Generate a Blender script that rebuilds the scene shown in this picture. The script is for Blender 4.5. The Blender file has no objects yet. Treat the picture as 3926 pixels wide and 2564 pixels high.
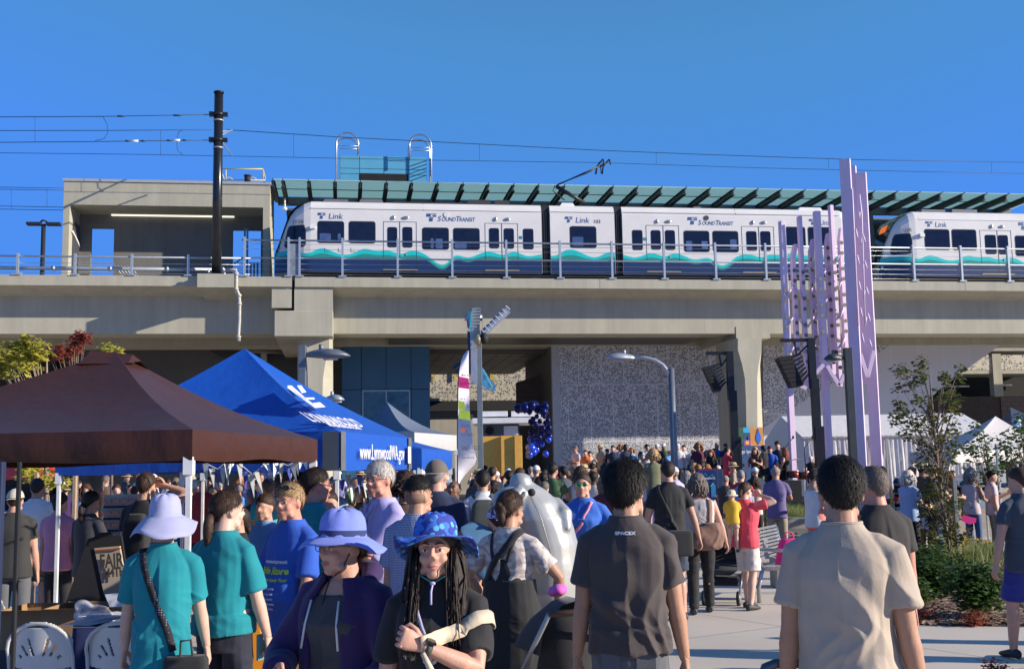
import bpy, bmesh, math, random
import numpy as np
from mathutils import Matrix, Vector, noise
R=math.radians; PI=math.pi
SC=bpy.context.scene; COL=SC.collection
random.seed(7)
# ---------------------------------------------------------------- camera, sky, sun
FP=4290.0; CX,CY=1963.0,1282.0; HY=1787.0; ROLL=0.018
cam=bpy.data.cameras.new('camera'); camo=bpy.data.objects.new('camera',cam); COL.objects.link(camo)
cam.sensor_width=36; cam.lens=36*FP/3926; cam.clip_start=.1; cam.clip_end=3000
CM=Matrix.Translation((0,0,1.8))@Matrix.Rotation(PI/2+math.atan((HY-CY)/FP),4,'X')@Matrix.Rotation(-ROLL,4,'Z')
camo.matrix_world=CM; SC.camera=camo
SUN_AZ=R(14); SUN_EL=R(19)            # sun stands to the right, a little behind the camera
sdir=Vector((math.cos(SUN_AZ)*math.cos(SUN_EL),-math.sin(SUN_AZ)*math.cos(SUN_EL),math.sin(SUN_EL)))
w=bpy.data.worlds.new('World'); SC.world=w; w.use_nodes=True
nt=w.node_tree; bg=nt.nodes['Background']; sky=nt.nodes.new('ShaderNodeTexSky')
sky.sky_type='NISHITA'; sky.sun_disc=False; sky.sun_elevation=SUN_EL; sky.sun_rotation=math.atan2(sdir.x,sdir.y)
sky.air_density=1.0; sky.dust_density=0.0; sky.ozone_density=4.0; sky.altitude=1200
hs=nt.nodes.new('ShaderNodeHueSaturation'); hs.inputs['Saturation'].default_value=1.12; hs.inputs['Value'].default_value=1.36
mn=nt.nodes.new('ShaderNodeMix'); mn.data_type='RGBA'; mn.blend_type='DARKEN'; mn.inputs[0].default_value=1; mn.inputs[7].default_value=(.50,1.86,5.9,1)
nt.links.new(sky.outputs[0],hs.inputs['Color']); nt.links.new(hs.outputs[0],mn.inputs[6]); nt.links.new(mn.outputs[2],bg.inputs[0]); bg.inputs[1].default_value=.1
sl=bpy.data.lights.new('sun','SUN'); sl.energy=5.0; sl.angle=R(.5); sl.color=(1,.90,.76)
so=bpy.data.objects.new('sun',sl); COL.objects.link(so); so.rotation_euler=sdir.to_track_quat('Z','Y').to_euler()
SC.view_settings.view_transform='Standard'; SC.view_settings.look='None'; SC.view_settings.exposure=0.6
SC.render.engine='CYCLES'
# ---------------------------------------------------------------- pixel -> place helpers (photo pixels)
CI=CM.translation.copy(); CR=CM.to_3x3()
def ray(px,py): return CR@Vector(((px-CX)/FP,-(py-CY)/FP,-1))
def at(px,py,Y):
    d=ray(px,py); return CI+d*(Y/d.y)
def gnd(px,py,z=0.0):
    d=ray(px,py); return CI+d*((z-CI.z)/d.z)
def proj(p):
    q=CM.inverted()@Vector(p); return (CX+FP*q.x/-q.z, CY-FP*q.y/-q.z)
PSI=R(8.6); D0=55.0
VM=Matrix.Translation((0,D0,0))@Matrix.Rotation(PSI,4,'Z'); VI=VM.inverted()
def UZ(px,py,v):
    o=VI@CI; d=VI.to_3x3()@ray(px,py); t=(v-o.y)/d.y; p=o+d*t; return p.x,p.z
def U(px,py,v): return UZ(px,py,v)[0]
def Z(px,py,v): return UZ(px,py,v)[1]
# ---------------------------------------------------------------- materials
MATS={}
def mat(name,c,rough=.7,metal=0,var=.12,scale=6.0,bump=0.0,bscale=None,spec=None,stretch=(1,1,1),coat=0,trans=0,alpha=1,emit=0,c2=None,detail=4,sheen=0,sss=0):
    if name in MATS: return MATS[name]
    m=bpy.data.materials.new(name); m.use_nodes=True; n=m.node_tree.nodes; l=m.node_tree.links; b=n['Principled BSDF']
    c=tuple(c)
    b.inputs['Roughness'].default_value=rough; b.inputs['Metallic'].default_value=metal
    if spec is not None: b.inputs['Specular IOR Level'].default_value=spec
    if coat: b.inputs['Coat Weight'].default_value=coat
    if trans: b.inputs['Transmission Weight'].default_value=trans
    if sheen: b.inputs['Sheen Weight'].default_value=sheen; b.inputs['Sheen Roughness'].default_value=.5
    if sss: b.inputs['Subsurface Weight'].default_value=sss; b.inputs['Subsurface Radius'].default_value=(.012,.005,.003)
    if alpha<1: b.inputs['Alpha'].default_value=alpha
    if emit: b.inputs['Emission Color'].default_value=c+(1,); b.inputs['Emission Strength'].default_value=emit
    tc=n.new('ShaderNodeTexCoord'); mp=n.new('ShaderNodeMapping'); mp.inputs['Scale'].default_value=stretch
    l.new(tc.outputs['Object'],mp.inputs[0])
    if var>0:
        no=n.new('ShaderNodeTexNoise'); no.inputs['Scale'].default_value=scale; no.inputs['Detail'].default_value=detail; no.inputs['Roughness'].default_value=.6
        l.new(mp.outputs[0],no.inputs[0])
        rp=n.new('ShaderNodeMapRange'); rp.inputs[1].default_value=.3; rp.inputs[2].default_value=.7
        l.new(no.outputs[0],rp.inputs[0])
        mx=n.new('ShaderNodeMix'); mx.data_type='RGBA'
        d=c2 if c2 else tuple(x*(1-var) for x in c)
        e=c if c2 else tuple(min(1,x*(1+var)) for x in c)
        mx.inputs[6].default_value=tuple(d)+(1,); mx.inputs[7].default_value=tuple(e)+(1,)
        l.new(rp.outputs[0],mx.inputs[0]); l.new(mx.outputs[2],b.inputs['Base Color'])
    else: b.inputs['Base Color'].default_value=c+(1,)
    if bump:
        nb=n.new('ShaderNodeTexNoise'); nb.inputs['Scale'].default_value=bscale or scale*4; nb.inputs['Detail'].default_value=5
        l.new(mp.outputs[0],nb.inputs[0]); bp=n.new('ShaderNodeBump'); bp.inputs['Strength'].default_value=bump; bp.inputs['Distance'].default_value=.02
        l.new(nb.outputs[0],bp.inputs['Height']); l.new(bp.outputs[0],b.inputs['Normal'])
    MATS[name]=m; return m
# ---------------------------------------------------------------- mesh builder
def perp(d):
    a=Vector((0,0,1)) if abs(d.z)<.9 else Vector((1,0,0))
    x=d.cross(a).normalized(); return x,d.cross(x).normalized()
class MB:
    def __init__(s,M=None): s.v=[];s.f=[];s.mi=[];s.M=M;s.cur=0;s.sm=[];s.smooth=False
    def add(s,vs,fs,smooth=None):
        o=len(s.v); s.v+= [Vector(x) for x in vs]; s.f+=[tuple(i+o for i in f) for f in fs]; s.mi+=[s.cur]*len(fs)
        s.sm+=[s.smooth if smooth is None else smooth]*len(fs); return s
    def box(s,x0,x1,y0,y1,z0,z1):
        if x0>x1:x0,x1=x1,x0
        if y0>y1:y0,y1=y1,y0
        if z0>z1:z0,z1=z1,z0
        v=[(x,y,z) for z in(z0,z1) for y in(y0,y1) for x in(x0,x1)]
        return s.add(v,[(0,2,3,1),(4,5,7,6),(0,1,5,4),(2,6,7,3),(0,4,6,2),(1,3,7,5)])
    def prism(s,poly,ax,a,b):
        # poly 2d points, extruded along axis ax from a to b
        n=len(poly)
        def P(p,t): return {'y':(p[0],t,p[1]),'x':(t,p[0],p[1]),'z':(p[0],p[1],t)}[ax]
        v=[P(p,a) for p in poly]+[P(p,b) for p in poly]
        return s.add(v,[tuple(range(n)),tuple(range(2*n-1,n-1,-1))]+[(i,i+n,(i+1)%n+n,(i+1)%n) for i in range(n)])
    def tube(s,pts,rs,k=8,caps=True,flat=1.0,smooth=True):
        pts=[Vector(p) for p in pts]; n=len(pts)
        if not hasattr(rs,'__len__'): rs=[rs]*n
        V=[];F=[]; px=None
        for i,p in enumerate(pts):
            d=(pts[min(i+1,n-1)]-pts[max(i-1,0)])
            if d.length<1e-9: d=Vector((0,0,1))
            d.normalize()
            if px is None: x,y=perp(d)
            else:
                x=(px-d*px.dot(d))
                if x.length<1e-6: x,_=perp(d)
                x.normalize(); y=d.cross(x)
            px=x
            for j in range(k):
                a=2*PI*j/k; V.append(p+(x*math.cos(a)+y*math.sin(a)*flat)*rs[i])
        for i in range(n-1):
            for j in range(k): F.append((i*k+j,i*k+(j+1)%k,(i+1)*k+(j+1)%k,(i+1)*k+j))
        s.add(V,F,smooth)
        if caps:
            o=len(s.v)-len(V)
            s.f+=[tuple(o+j for j in range(k-1,-1,-1)),tuple(o+(n-1)*k+j for j in range(k))]; s.mi+=[s.cur]*2; s.sm+=[False]*2
        return s
    def bar(s,p,q,wx,wy=None,up=(0,0,1)):
        p=Vector(p);q=Vector(q);wy=wy or wx; d=(q-p).normalized(); u=Vector(up)
        if abs(d.dot(u))>.98: u=Vector((0,1,0))
        x=d.cross(u).normalized(); y=x.cross(d).normalized()
        c=[(-1,-1),(1,-1),(1,1),(-1,1)]
        v=[p+x*a*wx/2+y*b*wy/2 for a,b in c]+[q+x*a*wx/2+y*b*wy/2 for a,b in c]
        return s.add(v,[(3,2,1,0),(4,5,6,7)]+[(i,(i+1)%4,(i+1)%4+4,i+4) for i in range(4)],False)
    def ell(s,c,r,k=14,m=9,rot=None,smooth=True):
        c=Vector(c); V=[];F=[]
        if not hasattr(r,'__len__'): r=(r,r,r)
        for i in range(m+1):
            t=PI*i/m
            for j in range(k):
                a=2*PI*j/k; p=Vector((r[0]*math.sin(t)*math.cos(a),r[1]*math.sin(t)*math.sin(a),r[2]*math.cos(t)))
                if rot is not None: p=rot@p
                V.append(c+p)
        for i in range(m):
            for j in range(k): F.append((i*k+j,(i+1)*k+j,(i+1)*k+(j+1)%k,i*k+(j+1)%k))
        return s.add(V,F,smooth)
    def loft(s,rings,caps=True,smooth=True,close=True):
        k=len(rings[0]); V=[p for r in rings for p in r]; F=[]
        for i in range(len(rings)-1):
            for j in range(k if close else k-1): F.append((i*k+j,i*k+(j+1)%k,(i+1)*k+(j+1)%k,(i+1)*k+j))
        s.add(V,F,smooth)
        if caps:
            o=len(s.v)-len(V); n=len(rings)
            s.f+=[tuple(o+j for j in range(k-1,-1,-1)),tuple(o+(n-1)*k+j for j in range(k))]; s.mi+=[s.cur]*2; s.sm+=[False]*2
        return s
    def sheet(s,vs,smooth=False): return s.add(vs,[tuple(range(len(vs)))],smooth)
    def build(s,name,m,parent=None,bevel=0,label=None,fix=False):
        me=bpy.data.meshes.new(name); M=s.M
        vs=[(M@p) if M is not None else p for p in s.v]
        me.from_pydata([tuple(p) for p in vs],[],s.f); me.update()
        for x in (m if isinstance(m,(list,tuple)) else [m]): me.materials.append(x)
        me.polygons.foreach_set('material_index',s.mi); me.polygons.foreach_set('use_smooth',s.sm)
        if fix:
            b=bmesh.new(); b.from_mesh(me); bmesh.ops.recalc_face_normals(b,faces=b.faces); b.to_mesh(me); b.free()
        o=bpy.data.objects.new(name,me); COL.objects.link(o)
        if bevel:
            md=o.modifiers.new('bevel','BEVEL'); md.width=bevel; md.segments=2; md.limit_method='ANGLE'; md.angle_limit=R(40)
        if parent is not None: adopt(o,parent)
        if label: o['label']=label
        return o
def adopt(o,parent):
    o.parent=parent
    if parent.parent is None: o.matrix_parent_inverse=parent.matrix_basis.inverted()
def tag(o,label,cat,group=None,kind=None):
    o['label']=label; o['category']=cat
    if group:o['group']=group
    if kind:o['kind']=kind
    return o
def thing(name,label,cat,loc=(0,0,0),group=None,rz=0):
    o=bpy.data.objects.new(name,None); COL.objects.link(o); o.empty_display_size=.3
    o.matrix_basis=Matrix.Translation(loc)@Matrix.Rotation(rz,4,'Z'); return tag(o,label,cat,group)
def struct(o): o['kind']='structure'; return o
def copytree(o,parent=None):
    c=o.copy(); COL.objects.link(c); c.parent=parent
    for ch in o.children: copytree(ch,c)
    return c
FONT=None
def text(name,s,m,parent,M,size=1.0,shear=0,off=0,align='LEFT',sx=1.0,depth=.004):
    """writing as a thin raised mesh; M maps text plane (x right, y up) to the world"""
    cu=bpy.data.curves.new(name,'FONT'); cu.body=s; cu.size=size; cu.shear=shear; cu.offset=off; cu.align_x=align; cu.extrude=depth/2; cu.resolution_u=3
    o=bpy.data.objects.new(name,cu); COL.objects.link(o)
    dg=bpy.context.evaluated_depsgraph_get(); me=bpy.data.meshes.new_from_object(o.evaluated_get(dg))
    bpy.data.objects.remove(o); bpy.data.curves.remove(cu)
    me.transform(M@Matrix.Diagonal((sx,1,1,1))); me.materials.clear(); me.materials.append(m); me.name=name
    o=bpy.data.objects.new(name,me); COL.objects.link(o)
    if parent is not None: adopt(o,parent)
    return o
def vtext(name,s,m,parent,px,py,v,hpx,shear=0,off=0,sx=1.0):
    """writing on a viaduct-parallel face: baseline-left photo pixel and cap height in photo pixels"""
    u,z=UZ(px,py,v); h=abs(Z(px,py-hpx,v)-z)
    M=VM@Matrix.Translation((u,v-.006,z))@Matrix.Rotation(PI/2,4,'X')
    return text(name,s,m,parent,M,size=h/.70,shear=shear,off=off*h,sx=sx)
def rrect(x0,x1,z0,z1,r,n=4):
    p=[]
    for cx,cz,a0 in((x1-r,z1-r,0),(x0+r,z1-r,90),(x0+r,z0+r,180),(x1-r,z0+r,270)):
        for i in range(n+1):
            a=R(a0+90*i/n); p.append((cx+r*math.cos(a),cz+r*math.sin(a)))
    return p
# shared materials
def streaks(m,amt=.15,sc=(1.3,1.3,.10)):
    n=m.node_tree.nodes; l=m.node_tree.links; b=n['Principled BSDF']; src=b.inputs['Base Color'].links[0].from_socket
    tc=n.new('ShaderNodeTexCoord'); mp=n.new('ShaderNodeMapping'); mp.inputs['Scale'].default_value=sc; l.new(tc.outputs['Object'],mp.inputs[0]); no=n.new('ShaderNodeTexNoise'); no.inputs['Scale'].default_value=1.6; no.inputs['Detail'].default_value=7; no.inputs['Roughness'].default_value=.7; l.new(mp.outputs[0],no.inputs[0])
    r=n.new('ShaderNodeMapRange'); r.inputs[1].default_value=.35; r.inputs[2].default_value=.7; r.inputs[3].default_value=1-amt; r.inputs[4].default_value=1.04; l.new(no.outputs[0],r.inputs[0]); mx=n.new('ShaderNodeMix'); mx.data_type='RGBA'; mx.blend_type='MULTIPLY'; mx.inputs[0].default_value=1; l.new(src,mx.inputs[6]); l.new(r.outputs[0],mx.inputs[7]); l.new(mx.outputs[2],b.inputs['Base Color']); return m
concrete=mat('concrete',(.415,.395,.312),.85,var=.07,scale=.9,bump=.15,bscale=20,c2=(.372,.354,.282))
streaks(concrete)
concrete_dk=mat('concrete_dark',(.36,.34,.30),.9,var=.1,scale=.6)  # darker, less yellow concrete
streaks(concrete_dk)
galv=mat('galvanised',(.42,.46,.50),.42,.55,var=.15,scale=14)
black=mat('black_metal',(.018,.019,.022),.4,.3,var=.2)
matte_black=mat('matte_black',(.012,.012,.014),.75,var=.2)
white_paint=mat('white_paint',(.78,.77,.76),.35,var=.04,scale=2,coat=.3)
steel=mat('steel',(.5,.5,.5),.3,.9,var=.1)
# ================================================================ SETTING
def joint_mat(name,c,sx,sy,rot,jc,w=.006,var=.12):
    m=mat(name,c,.8,var=var,scale=.35,bump=.12,bscale=60,detail=8); n=m.node_tree.nodes; l=m.node_tree.links; b=n['Principled BSDF']
    src=b.inputs['Base Color'].links[0].from_socket
    tc=n.new('ShaderNodeTexCoord'); mp=n.new('ShaderNodeMapping'); mp.inputs['Rotation'].default_value=(0,0,rot); l.new(tc.outputs['Object'],mp.inputs[0])
    br=n.new('ShaderNodeTexBrick'); br.offset=0; br.inputs['Scale'].default_value=1; br.inputs['Brick Width'].default_value=sx; br.inputs['Row Height'].default_value=sy
    br.inputs['Mortar Size'].default_value=w; br.inputs['Mortar Smooth'].default_value=.1
    br.inputs['Color1'].default_value=(1,1,1,1);br.inputs['Color2'].default_value=(.93,.93,.93,1);br.inputs['Mortar'].default_value=(jc,jc,jc,1)
    l.new(mp.outputs[0],br.inputs[0]); mx=n.new('ShaderNodeMix'); mx.data_type='RGBA'; mx.blend_type='MULTIPLY'; mx.inputs[0].default_value=1
    l.new(src,mx.inputs[6]); l.new(br.outputs[0],mx.inputs[7])
    # scattered gum spots and stains
    vo=n.new('ShaderNodeTexVoronoi'); vo.inputs['Scale'].default_value=2.2; l.new(tc.outputs['Object'],vo.inputs[0])
    r=n.new('ShaderNodeMapRange'); r.inputs[1].default_value=.03; r.inputs[2].default_value=.06; r.inputs[3].default_value=.72; r.inputs[4].default_value=1; l.new(vo.outputs[0],r.inputs[0])
    m2=n.new('ShaderNodeMix'); m2.data_type='RGBA'; m2.blend_type='MULTIPLY'; m2.inputs[0].default_value=1
    l.new(mx.outputs[2],m2.inputs[6]); l.new(r.outputs[0],m2.inputs[7]); l.new(m2.outputs[2],b.inputs['Base Color']); return m
g=MB(); g.sheet([(-400,-60,0),(400,-60,0),(400,900,0),(-400,900,0)])
struct(g.build('ground',joint_mat('plaza_paving',(.58,.505,.42),3.05,3.05,R(-32),.45,.012)))

def wall_panels(name,c,sx,sy,perf=0,cut=None,hole=(.11,.11,.115),off=0,rough=.5,pscale=9.0):
    """panelled cladding, coordinates in the viaduct frame (x along, y up): optional perforation"""
    m=bpy.data.materials.new(name); m.use_nodes=True; n=m.node_tree.nodes; l=m.node_tree.links; b=n['Principled BSDF']; b.inputs['Roughness'].default_value=rough
    uv=n.new('ShaderNodeUVMap')
    br=n.new('ShaderNodeTexBrick'); br.offset=off; br.inputs['Scale'].default_value=1; br.inputs['Brick Width'].default_value=sx; br.inputs['Row Height'].default_value=sy
    br.inputs['Mortar Size'].default_value=.022; br.inputs['Mortar Smooth'].default_value=0
    br.inputs['Color1'].default_value=c+(1,);br.inputs['Color2'].default_value=tuple(x*.95 for x in c)+(1,); br.inputs['Mortar'].default_value=tuple(x*(1.05 if perf else .45) for x in c)+(1,)
    l.new(uv.outputs[0],br.inputs[0]); out=br.outputs[0]
    if perf:
        vo=n.new('ShaderNodeTexVoronoi'); vo.feature='DISTANCE_TO_EDGE'; vo.inputs['Scale'].default_value=pscale; vo.inputs['Randomness'].default_value=.8; l.new(uv.outputs[0],vo.inputs[0])
        gt=n.new('ShaderNodeMath'); gt.operation='GREATER_THAN'; gt.inputs[1].default_value=.11; l.new(vo.outputs[0],gt.inputs[0])
        no=n.new('ShaderNodeTexVoronoi'); no.inputs['Scale'].default_value=pscale; no.inputs['Randomness'].default_value=.8; l.new(uv.outputs[0],no.inputs[0])
        # cell-wise switch: solid cells cluster towards the top of the wall
        sep=n.new('ShaderNodeSeparateXYZ'); l.new(no.outputs['Color'],sep.inputs[0])
        ns=n.new('ShaderNodeTexNoise'); ns.inputs['Scale'].default_value=1.1; ns.inputs['Detail'].default_value=3; l.new(uv.outputs[0],ns.inputs[0])
        su=n.new('ShaderNodeSeparateXYZ'); l.new(uv.outputs[0],su.inputs[0])
        hh=n.new('ShaderNodeMapRange'); hh.inputs[1].default_value=1.5; hh.inputs[2].default_value=8.5; hh.inputs[3].default_value=-.3; hh.inputs[4].default_value=.1; l.new(su.outputs[1],hh.inputs[0])
        a1=n.new('ShaderNodeMath'); a1.operation='ADD'; l.new(ns.outputs[0],a1.inputs[0]); l.new(hh.outputs[0],a1.inputs[1])
        a2=n.new('ShaderNodeMath'); a2.operation='SUBTRACT'; a2.inputs[1].default_value=.28; l.new(a1.outputs[0],a2.inputs[0])
        g2=n.new('ShaderNodeMath'); g2.operation='GREATER_THAN'; l.new(sep.outputs[0],g2.inputs[0]); l.new(a2.outputs[0],g2.inputs[1])
        mu=n.new('ShaderNodeMath'); mu.operation='MULTIPLY'; l.new(gt.outputs[0],mu.inputs[0]); l.new(g2.outputs[0],mu.inputs[1])
        b2=n.new('ShaderNodeMath'); b2.operation='LESS_THAN'; b2.inputs[1].default_value=.5; l.new(br.outputs['Fac'],b2.inputs[0])
        m3=n.new('ShaderNodeMath'); m3.operation='MULTIPLY'; l.new(mu.outputs[0],m3.inputs[0]); l.new(b2.outputs[0],m3.inputs[1])
        if cut:   # plain below the line y = cut0 + cut1*x
            k=n.new('ShaderNodeMath'); k.operation='MULTIPLY_ADD'; k.inputs[1].default_value=cut[1]; k.inputs[2].default_value=cut[0]; l.new(su.outputs[0],k.inputs[0])
            kk=n.new('ShaderNodeMath'); kk.operation='GREATER_THAN'; l.new(su.outputs[1],kk.inputs[0]); l.new(k.outputs[0],kk.inputs[1])
            m4=n.new('ShaderNodeMath'); m4.operation='MULTIPLY'; l.new(m3.outputs[0],m4.inputs[0]); l.new(kk.outputs[0],m4.inputs[1]); m3=m4
        mx=n.new('ShaderNodeMix'); mx.data_type='RGBA'; l.new(m3.outputs[0],mx.inputs[0]); l.new(out,mx.inputs[6]); mx.inputs[7].default_value=hole+(1,); out=mx.outputs[2]
    l.new(out,b.inputs['Base Color']); return m
def uvq(name,pts,m,parent=None,uvs=None):
    """one polygon in the viaduct frame with (u,z) as uv"""
    b=MB(VM); b.sheet(pts); o=b.build(name,m,parent); L=o.data.uv_layers.new(name='uv')
    for i,p in enumerate(pts): L.data[i].uv=(uvs[i] if uvs else (p[0],p[2]))
    return o
# ---------------------------------------------------------------- viaduct
VF=-2.2; VG=-.77
zt=Z(1963,1067,VF); zb=Z(1963,1104,VF); gb=Z(1963,1279,VG); 
UL,UR=-75,70; UJ=U(1122,1150,VF)
via=thing('viaduct','elevated beige concrete rail viaduct crossing the whole picture above the crowd','viaduct',VM@Vector((0,0,0)))
def span(u0,u1,nm):
    d=MB(VM)
    d.box(u0,u1,VF,VF+.3,zb,zt)                              # upstand along the edge
    d.prism([(VF,zb-.003),(VF+.25,zb-.003),(VG,zb-.28),(VG,zb-.5),(8.2,zb-.5),(8.2,zb+.3),(VF,zb+.3)][0:0] or [(VF+.004,zb+.002),(VG,zb-.30),(8.4,zb-.30),(8.4,zt-.35),(VF+.28,zt-.35),(VF+.28,zb+.002)],'x',u0,u1)
    d.build('deck',concrete,via,fix=True)
    g=MB(VM); g.box(u0,u1,VG,.9,gb,zb-.29); g.box(u0,u1,4.6,6.4,gb,zb-.29); g.build('girder',concrete,via)
span(UL,UJ-.04,'a'); span(UJ+.1,UR,'b')
# end diaphragms and crossheads at the joint
VC=VF+.12
d=MB(VM); d.box(U(1042,1130,VC),UJ-.05,VC,8,Z(1100,1180,VC),zb-.02); d.build('end_block',concrete,via)
d=MB(VM); d.box(UJ+.07,U(1276,1150,VC),VC,8,Z(1200,1192,VC),zb-.02); d.build('end_block',concrete,via)
d=MB(VM); d.box(U(1051,1240,VC-.02),U(1277,1240,VC-.02),VC-.02,8,Z(1200,1289,VC),Z(1200,1191,VC)); d.build('crosshead',concrete,via,bevel=.03)
d=MB(VM); d.box(U(2822,1290,VG),U(2952,1290,VG),VG-.03,7,Z(2880,1297,VG),gb+.35); d.build('crosshead',concrete,via)
for x in(300,1600,1850,2350,2700,3400): u=U(x,1200,VG); d=MB(VM); d.box(u-.008,u+.008,VG-.003,VG+.01,gb,zb-.3); d.build('form_joint',concrete_dk,via)
for x in(2300,3100,3700): u=U(x,1090,VF); d=MB(VM); d.box(u-.01,u+.01,VF-.003,VF+.01,zb,zt); d.build('form_joint',mat('joint_dk',(.12,.11,.10),.9),via)
d=MB(VM); d.box(UJ-.045,UJ+.095,VF+.3,8,zb-1.3,zt-.1); d.build('joint_seal',matte_black,via)
def column(x0,x1,y0,xs,ys,v0=-1.4,v1=1.5):
    """flared pier: front face outline read from the photo, side wings behind it"""
    uL=[U(x,y,v0) for x,y in xs]; zz=[Z(x,y,v0) for x,y in xs]; uRr=[U(x,y,v0) for x,y in ys]
    zz=[*zz[:-1],0]; b=MB(VM)
    n=len(zz)
    V=[(uL[i],v0,zz[i]) for i in range(n)]+[(uRr[i],v0,zz[i]) for i in range(n)]
    hw=U(x1,y0,v0)-U(x0,y0,v0); a=U(x0,y0,v0); c=U(x1,y0,v0)
    V+=[(a-.02,v0+.9,zz[i]) for i in range(n)]+[(c,v0+.55,zz[i]) for i in range(n)]+[(a-.02,v1,zz[i]) for i in range(n)]+[(c,v1,zz[i]) for i in range(n)]
    F=[]
    for i in range(n-1):
        for p,q in((0,1),(2,0),(1,3),(4,2),(3,5),(5,4)): F.append((p*n+i,q*n+i,q*n+i+1,p*n+i+1))
    F.append((0,n,3*n,5*n,4*n,2*n)); F.append(tuple(k*n+n-1 for k in(0,2,4,5,3,1)))
    b.add(V,F); return b.build('pier',concrete,via,fix=True)
column(2818,2925,1300,[(2829,1296),(2829,1340),(2846,1400),(2856,1450),(2860,1530),(2862,1640),(2862,1700)],
                      [(2920,1296),(2920,1340),(2908,1400),(2903,1450),(2903,1530),(2904,1640),(2904,1700)])
column(1140,1275,1300,[(1170,1290),(1172,1330),(1172,1345),(1178,1400),(1180,1450),(1180,1530),(1180,1700)],
                      [(1262,1290),(1262,1330),(1258,1345),(1246,1400),(1238,1450),(1236,1530),(1236,1700)])
# pedestal under the wire mast
pv=VF-.75
d=MB(VM)
zpt=Z(820,1049,pv); zpb=Z(820,1101,pv); zq=Z(820,1152,VG-.1)
a,b_=U(756,1075,pv),U(897,1075,pv)
d.add([(a,pv,zpt),(b_,pv,zpt),(b_,pv,zpb),(a,pv,zpb),(a,VF+.3,zpt),(b_,VF+.3,zpt),(b_,VG,zq),(a+.12,VG,zq)],[(3,2,1,0),(4,5,1,0)[::-1],(3,7,6,2),(2,6,5,1),(0,4,7,3),(4,7,6,5)])
d.build('mast_corbel',concrete,via,fix=True)
# low ledge pieces
# ---------------------------------------------------------------- catenary mast
PU,PZ=UZ(830,1038,pv+.45); mv=pv+.45
mast=thing('catenary_mast','tall black steel overhead wire mast on a concrete corbel, left of the train','mast',VM@Vector((PU,mv,zpt)))
MZ=Z(832,358,mv)
d=MB(VM); d.smooth=True; d.tube([(PU,mv,zpt+.05),(PU,mv,MZ)],[.225,.205],18); d.build('pole',mat('mast_black',(.02,.021,.024),.28,.4,var=.2,coat=.3),mast)
d=MB(VM); d.tube([(PU,mv,MZ),(PU,mv,MZ+.07)],[.235,.235],18); d.build('cap',black,mast)
d=MB(VM); d.box(PU-.4,PU+.4,mv-.35,mv+.4,zpt,zpt+.04); d.build('base_plate',black,mast)
for du,dv in((-.32,-.27),(.32,-.27),(-.32,.32),(.32,.32)):
    d=MB(VM); d.tube([(PU+du,mv+dv,zpt+.03),(PU+du,mv+dv,zpt+.22)],.05,8); d.build('anchor_bolt',steel,mast)
for py in(439,537):
    z=Z(830,py,mv); d=MB(VM); d.tube([(PU,mv,z-.07),(PU,mv,z+.07)],.25,16); d.box(PU-.42,PU-.22,mv-.12,mv+.12,z-.1,z+.1); d.box(PU+.22,PU+.42,mv-.12,mv+.12,z-.08,z+.08); d.build('clamp',black,mast)
for py in(463,568):
    z=Z(830,py,mv); d=MB(VM); d.tube([(PU,mv,z-.03),(PU,mv,z+.03)],.24,16); d.build('band',galv,mast)
d=MB(VM)
for (x0,y0,x1,y1) in((845,520,858,498),(845,535,858,598),(848,505,860,500)): d.tube([(U(x0,y0,mv),mv,Z(x0,y0,mv)),(U(x1,y1,mv),1.2,Z(x1,y1,1.2))],.035,6)
d.build('bracket_arm',galv,mast)
# ---------------------------------------------------------------- wires
wm=mat('wire',(.03,.032,.035),.5,.5,var=0)
def wire(label,pts,v,r=.018,hang=None,grp='overhead wires of the railway'):
    P=[(U(x,y,v),v,Z(x,y,v)) for x,y in pts]; d=MB(VM); d.tube(P,r,5); o=d.build('overhead_wire',wm); tag(o,label,'wire',grp); return o
wv=1.3
wire('upper messenger wire from left edge to the black mast',[(-60,501.5),(400,501),(813,498)],wv)
wire('upper messenger wire running right from the black mast above the train',[(868,498),(1300,526),(1700,546),(2300,577),(2700,593),(3300,613),(4000,624)],wv)
w2=wire('contact wire that the pantograph touches, running the whole picture width',[(-60,586),(500,592),(1000,601),(1600,614),(2300,624),(2900,644),(3500,658),(4000,667)],wv,.014)
wire('topmost anchor wire tied to the mast collar',[(-60,449.5),(400,447),(810,440)],mv,.018)
wire('lower anchor wire with white insulators tied to the mast collar',[(-60,547),(400,543),(808,538)],mv,.018)
for i,(a0,b0) in enumerate((((-60,717),(250,722)),((-60,725),(250,730)),((-60,789),(250,795)),((-60,801),(250,806)))):
    wire('thin far track wire, %s of four left of the concrete shelter'%['topmost','second from top','third from top','lowest'][i],[a0,b0],5.4,.016)
for qi,(x,y0,y1,vv) in enumerate(((134,450,546,mv),(616,500,596,wv),(1126,515,602,wv),(1838,553,614,wv),(2516,586,629,wv),(3176,610,646,wv),(3802,621,664,wv),(43,725,801,5.4),(180,722,794,5.4))):
    d=MB(VM); d.tube([(U(x,y0,vv),vv,Z(x,y0,vv)),(U(x,y1,vv),vv,Z(x,y1,vv))],.008,4); tag(d.build('wire_dropper',wm),'thin vertical wire dropper '+['at the far left between anchor wires','left of the mast beside the jumper','right of the mast above the canopy start','above the first tram door area','above the rear tram section','just left of the tallest sculpture post','at the right edge above the second tram','far left behind the shelter, left one','far left behind the shelter, right one'][qi],'wire dropper','droppers between the overhead wires')
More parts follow.
